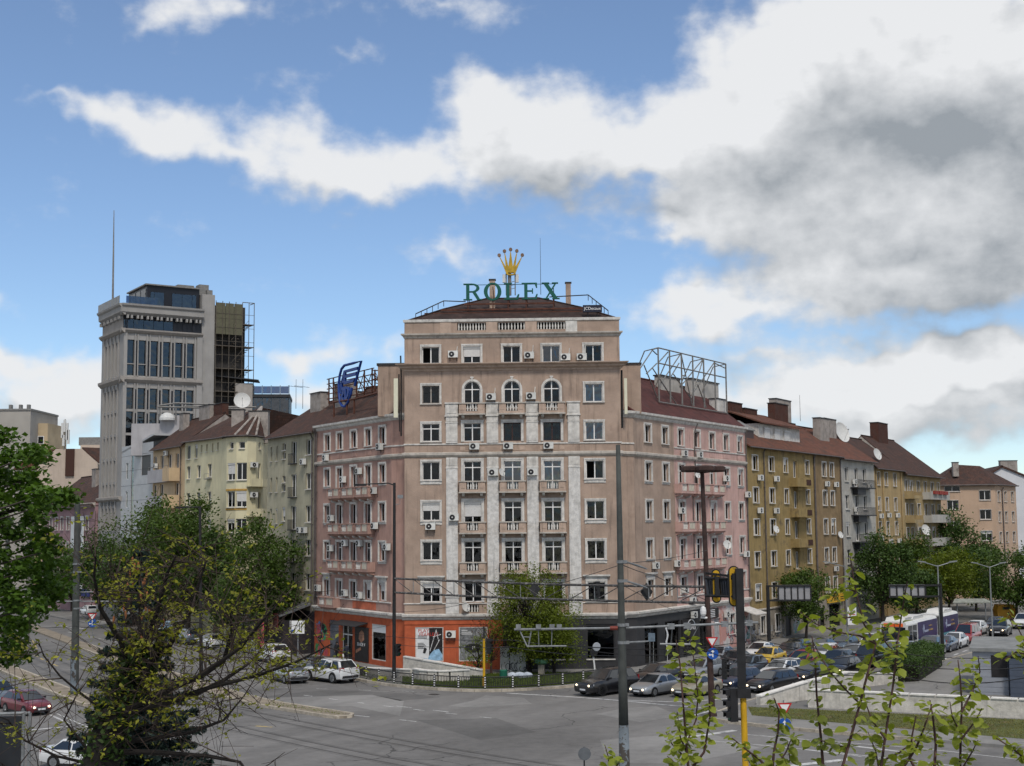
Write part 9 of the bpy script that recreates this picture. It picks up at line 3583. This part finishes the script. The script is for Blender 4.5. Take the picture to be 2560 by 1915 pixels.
# ---------------- leafy shoots close to the camera at the right: every leaf its own part
def big_leaf():
 n=5
 vs,fs=[],[]
 prof=[(0,0),(.22,.30),(.50,.40),(.78,.26),(1.0,0.0)]
 for i,(x,w) in enumerate(prof):
  z=-.16*x*x
  vs+=[(x,-w,z+w*.22),(x,0,z),(x,w,z+w*.22)]
 for i in range(n-1):
  fs+=[(3*i,3*i+3,3*i+4,3*i+1),(3*i+1,3*i+4,3*i+5,3*i+2)]
 me=MB().add(vs,fs).mesh('leaf',LSHO,True)
 return me
LEAF=big_leaf()
def shoots(label,stems,seed,Y0,base_u,lsz=.058,dens=1.0):
 """stems: px polylines from low to high"""
 rs=random.Random(seed)
 bp_=at(base_u,2100,Y0)
 root=Vector((bp_.x,Y0,0))
 o=empty('leafy_shoot_tree',root,0,label,'young tree')
 b=MB()
 fork=Vector((bp_.x,Y0,9.6))
 b.tube([root,Vector((bp_.x+.04,Y0,5)),fork],[.09,.07,.045],8)
 b.build('trunk',TWIGR,o,I4)
 nleaf=0
 for st in stems:
  dep=rs.uniform(-.35,.35)
  P=[at(u,v,Y0+dep+rs.uniform(-.05,.05)) for u,v in st]
  full=([fork]+P) if st is stems[0] else P
  n=len(full)
  b=MB()
  r0=.0075 if st[0][1]>1915 and len(st)>3 else.0045
  b.tube(full,[r0*(1-.72*i/(n-1))+.0006 for i in range(n)],5)
  b.build('stem',TWIGR,o,I4)
  L=sum((P[i+1]-P[i]).length for i in range(len(P)-1))
  cnt=int(L*88*dens)+8
  for j in range(cnt):
   f=(j+rs.random())/cnt
# point along stem
   t_=f*L
   for i in range(len(P)-1):
    l_=(P[i+1]-P[i]).length
    if t_<=l_ or i==len(P)-2:
     c=P[i].lerp(P[i+1],min(1,t_/l_))
     break
    t_-=l_
   if nleaf>=290:
    break
   a=rs.uniform(0,2*math.pi)
   off_=rs.uniform(.0,.03)
   c=c+Vector((math.cos(a)*off_,math.sin(a)*off_,rs.uniform(-.01,.02)))
   s_=lsz*.88*rs.uniform(.5,1.25)*(.75 if f>.93 else 1)
   M=T(*c)@RZ(a)@Matrix.Rotation(rs.uniform(-.5,.75),4,'Y')@Matrix.Rotation(rs.uniform(-.7,.7),4,'X')@Matrix.Scale(s_,4)
   put('leaf',LEAF,o,M)
   nleaf+=1
 return o
shoots('leafy shoot rising in front of the silver and beige cars',[[(1722,1930),(1716,1860),(1708,1760),(1700,1660),(1690,1600)],[(1716,1860),(1740,1800),(1745,1740),(1735,1650),(1722,1580)],[(1718,1900),(1680,1860),(1665,1830)],[(1722,1930),(1760,1880),(1775,1790),(1772,1720)],[(1716,1880),(1700,1840),(1693,1780)],[(1724,1940),(1690,1910),(1668,1890)]],1,6.6,1722,.055)
shoots('small leafy sprig at the bottom edge beside the grey tram pole',[[(1525,1940),(1520,1890),(1512,1862)],[(1525,1940),(1545,1910),(1550,1895)]],2,6.4,1526,.05)
shoots('leafy shoots low around the thin yield sign post',[[(1930,1940),(1935,1880),(1945,1830),(1948,1780),(1935,1745)],[(1930,1940),(1900,1900),(1860,1870),(1830,1845)],[(1932,1930),(1965,1880),(1985,1830)],[(1930,1950),(1890,1930),(1870,1900)],[(1940,1940),(1975,1900),(1968,1850)]],3,6.5,1932,.055)
shoots('tall forked leafy branch across the right, top twig above the gantry',[[(2100,1940),(2120,1870),(2150,1760),(2170,1680),(2190,1610),(2160,1560),(2140,1480),(2125,1390)],[(2150,1760),(2110,1720),(2075,1680),(2050,1640),(2030,1600)],[(2060,1940),(2052,1840),(2042,1740),(2038,1650),(2030,1590)],[(2190,1610),(2150,1590),(2090,1580),(2040,1560),(2000,1530)],[(2120,1870),(2080,1860),(2050,1850),(2030,1865)],[(2170,1690),(2200,1650),(2230,1630)],[(2140,1480),(2120,1470),(2090,1480),(2080,1500)],[(2155,1540),(2110,1545),(2080,1530)]],4,6.3,2105,.060,.72)
shoots('second tall leafy branch right of the forked one, tip beside the gantry panel',[[(2200,1940),(2215,1830),(2232,1720),(2242,1620),(2255,1530),(2268,1455)],[(2215,1850),(2180,1800),(2165,1760),(2160,1740)],[(2232,1720),(2225,1760),(2245,1640),(2235,1560)],[(2240,1640),(2210,1600),(2205,1560)],[(2200,1940),(2190,1880),(2170,1830)],[(2250,1930),(2290,1870),(2310,1820),(2330,1760)],[(2210,1900),(2250,1880),(2290,1850),(2330,1840)]],5,6.5,2205,.057,.72)
shoots('upright leafy shoots before the long parapet and grey kiosk',[[(2400,1940),(2402,1850),(2405,1760),(2400,1690),(2395,1650)],[(2404,1780),(2430,1730),(2450,1680),(2445,1640)],[(2402,1850),(2440,1800),(2455,1770)],[(2400,1930),(2430,1880),(2445,1850)],[(2335,1940),(2340,1860),(2332,1790),(2325,1750)],[(2300,1940),(2275,1900),(2280,1840),(2290,1790)],[(2405,1840),(2380,1790),(2375,1755)]],6,6.4,2380,.055,.8)
shoots('leafy twig drooping in at the right edge',[[(2600,1920),(2560,1895),(2530,1870),(2490,1845)],[(2600,1800),(2570,1620),(2545,1570),(2520,1530)],[(2580,1640),(2540,1630),(2510,1650)]],7,6.3,2640,.055,.9)
label_acs()
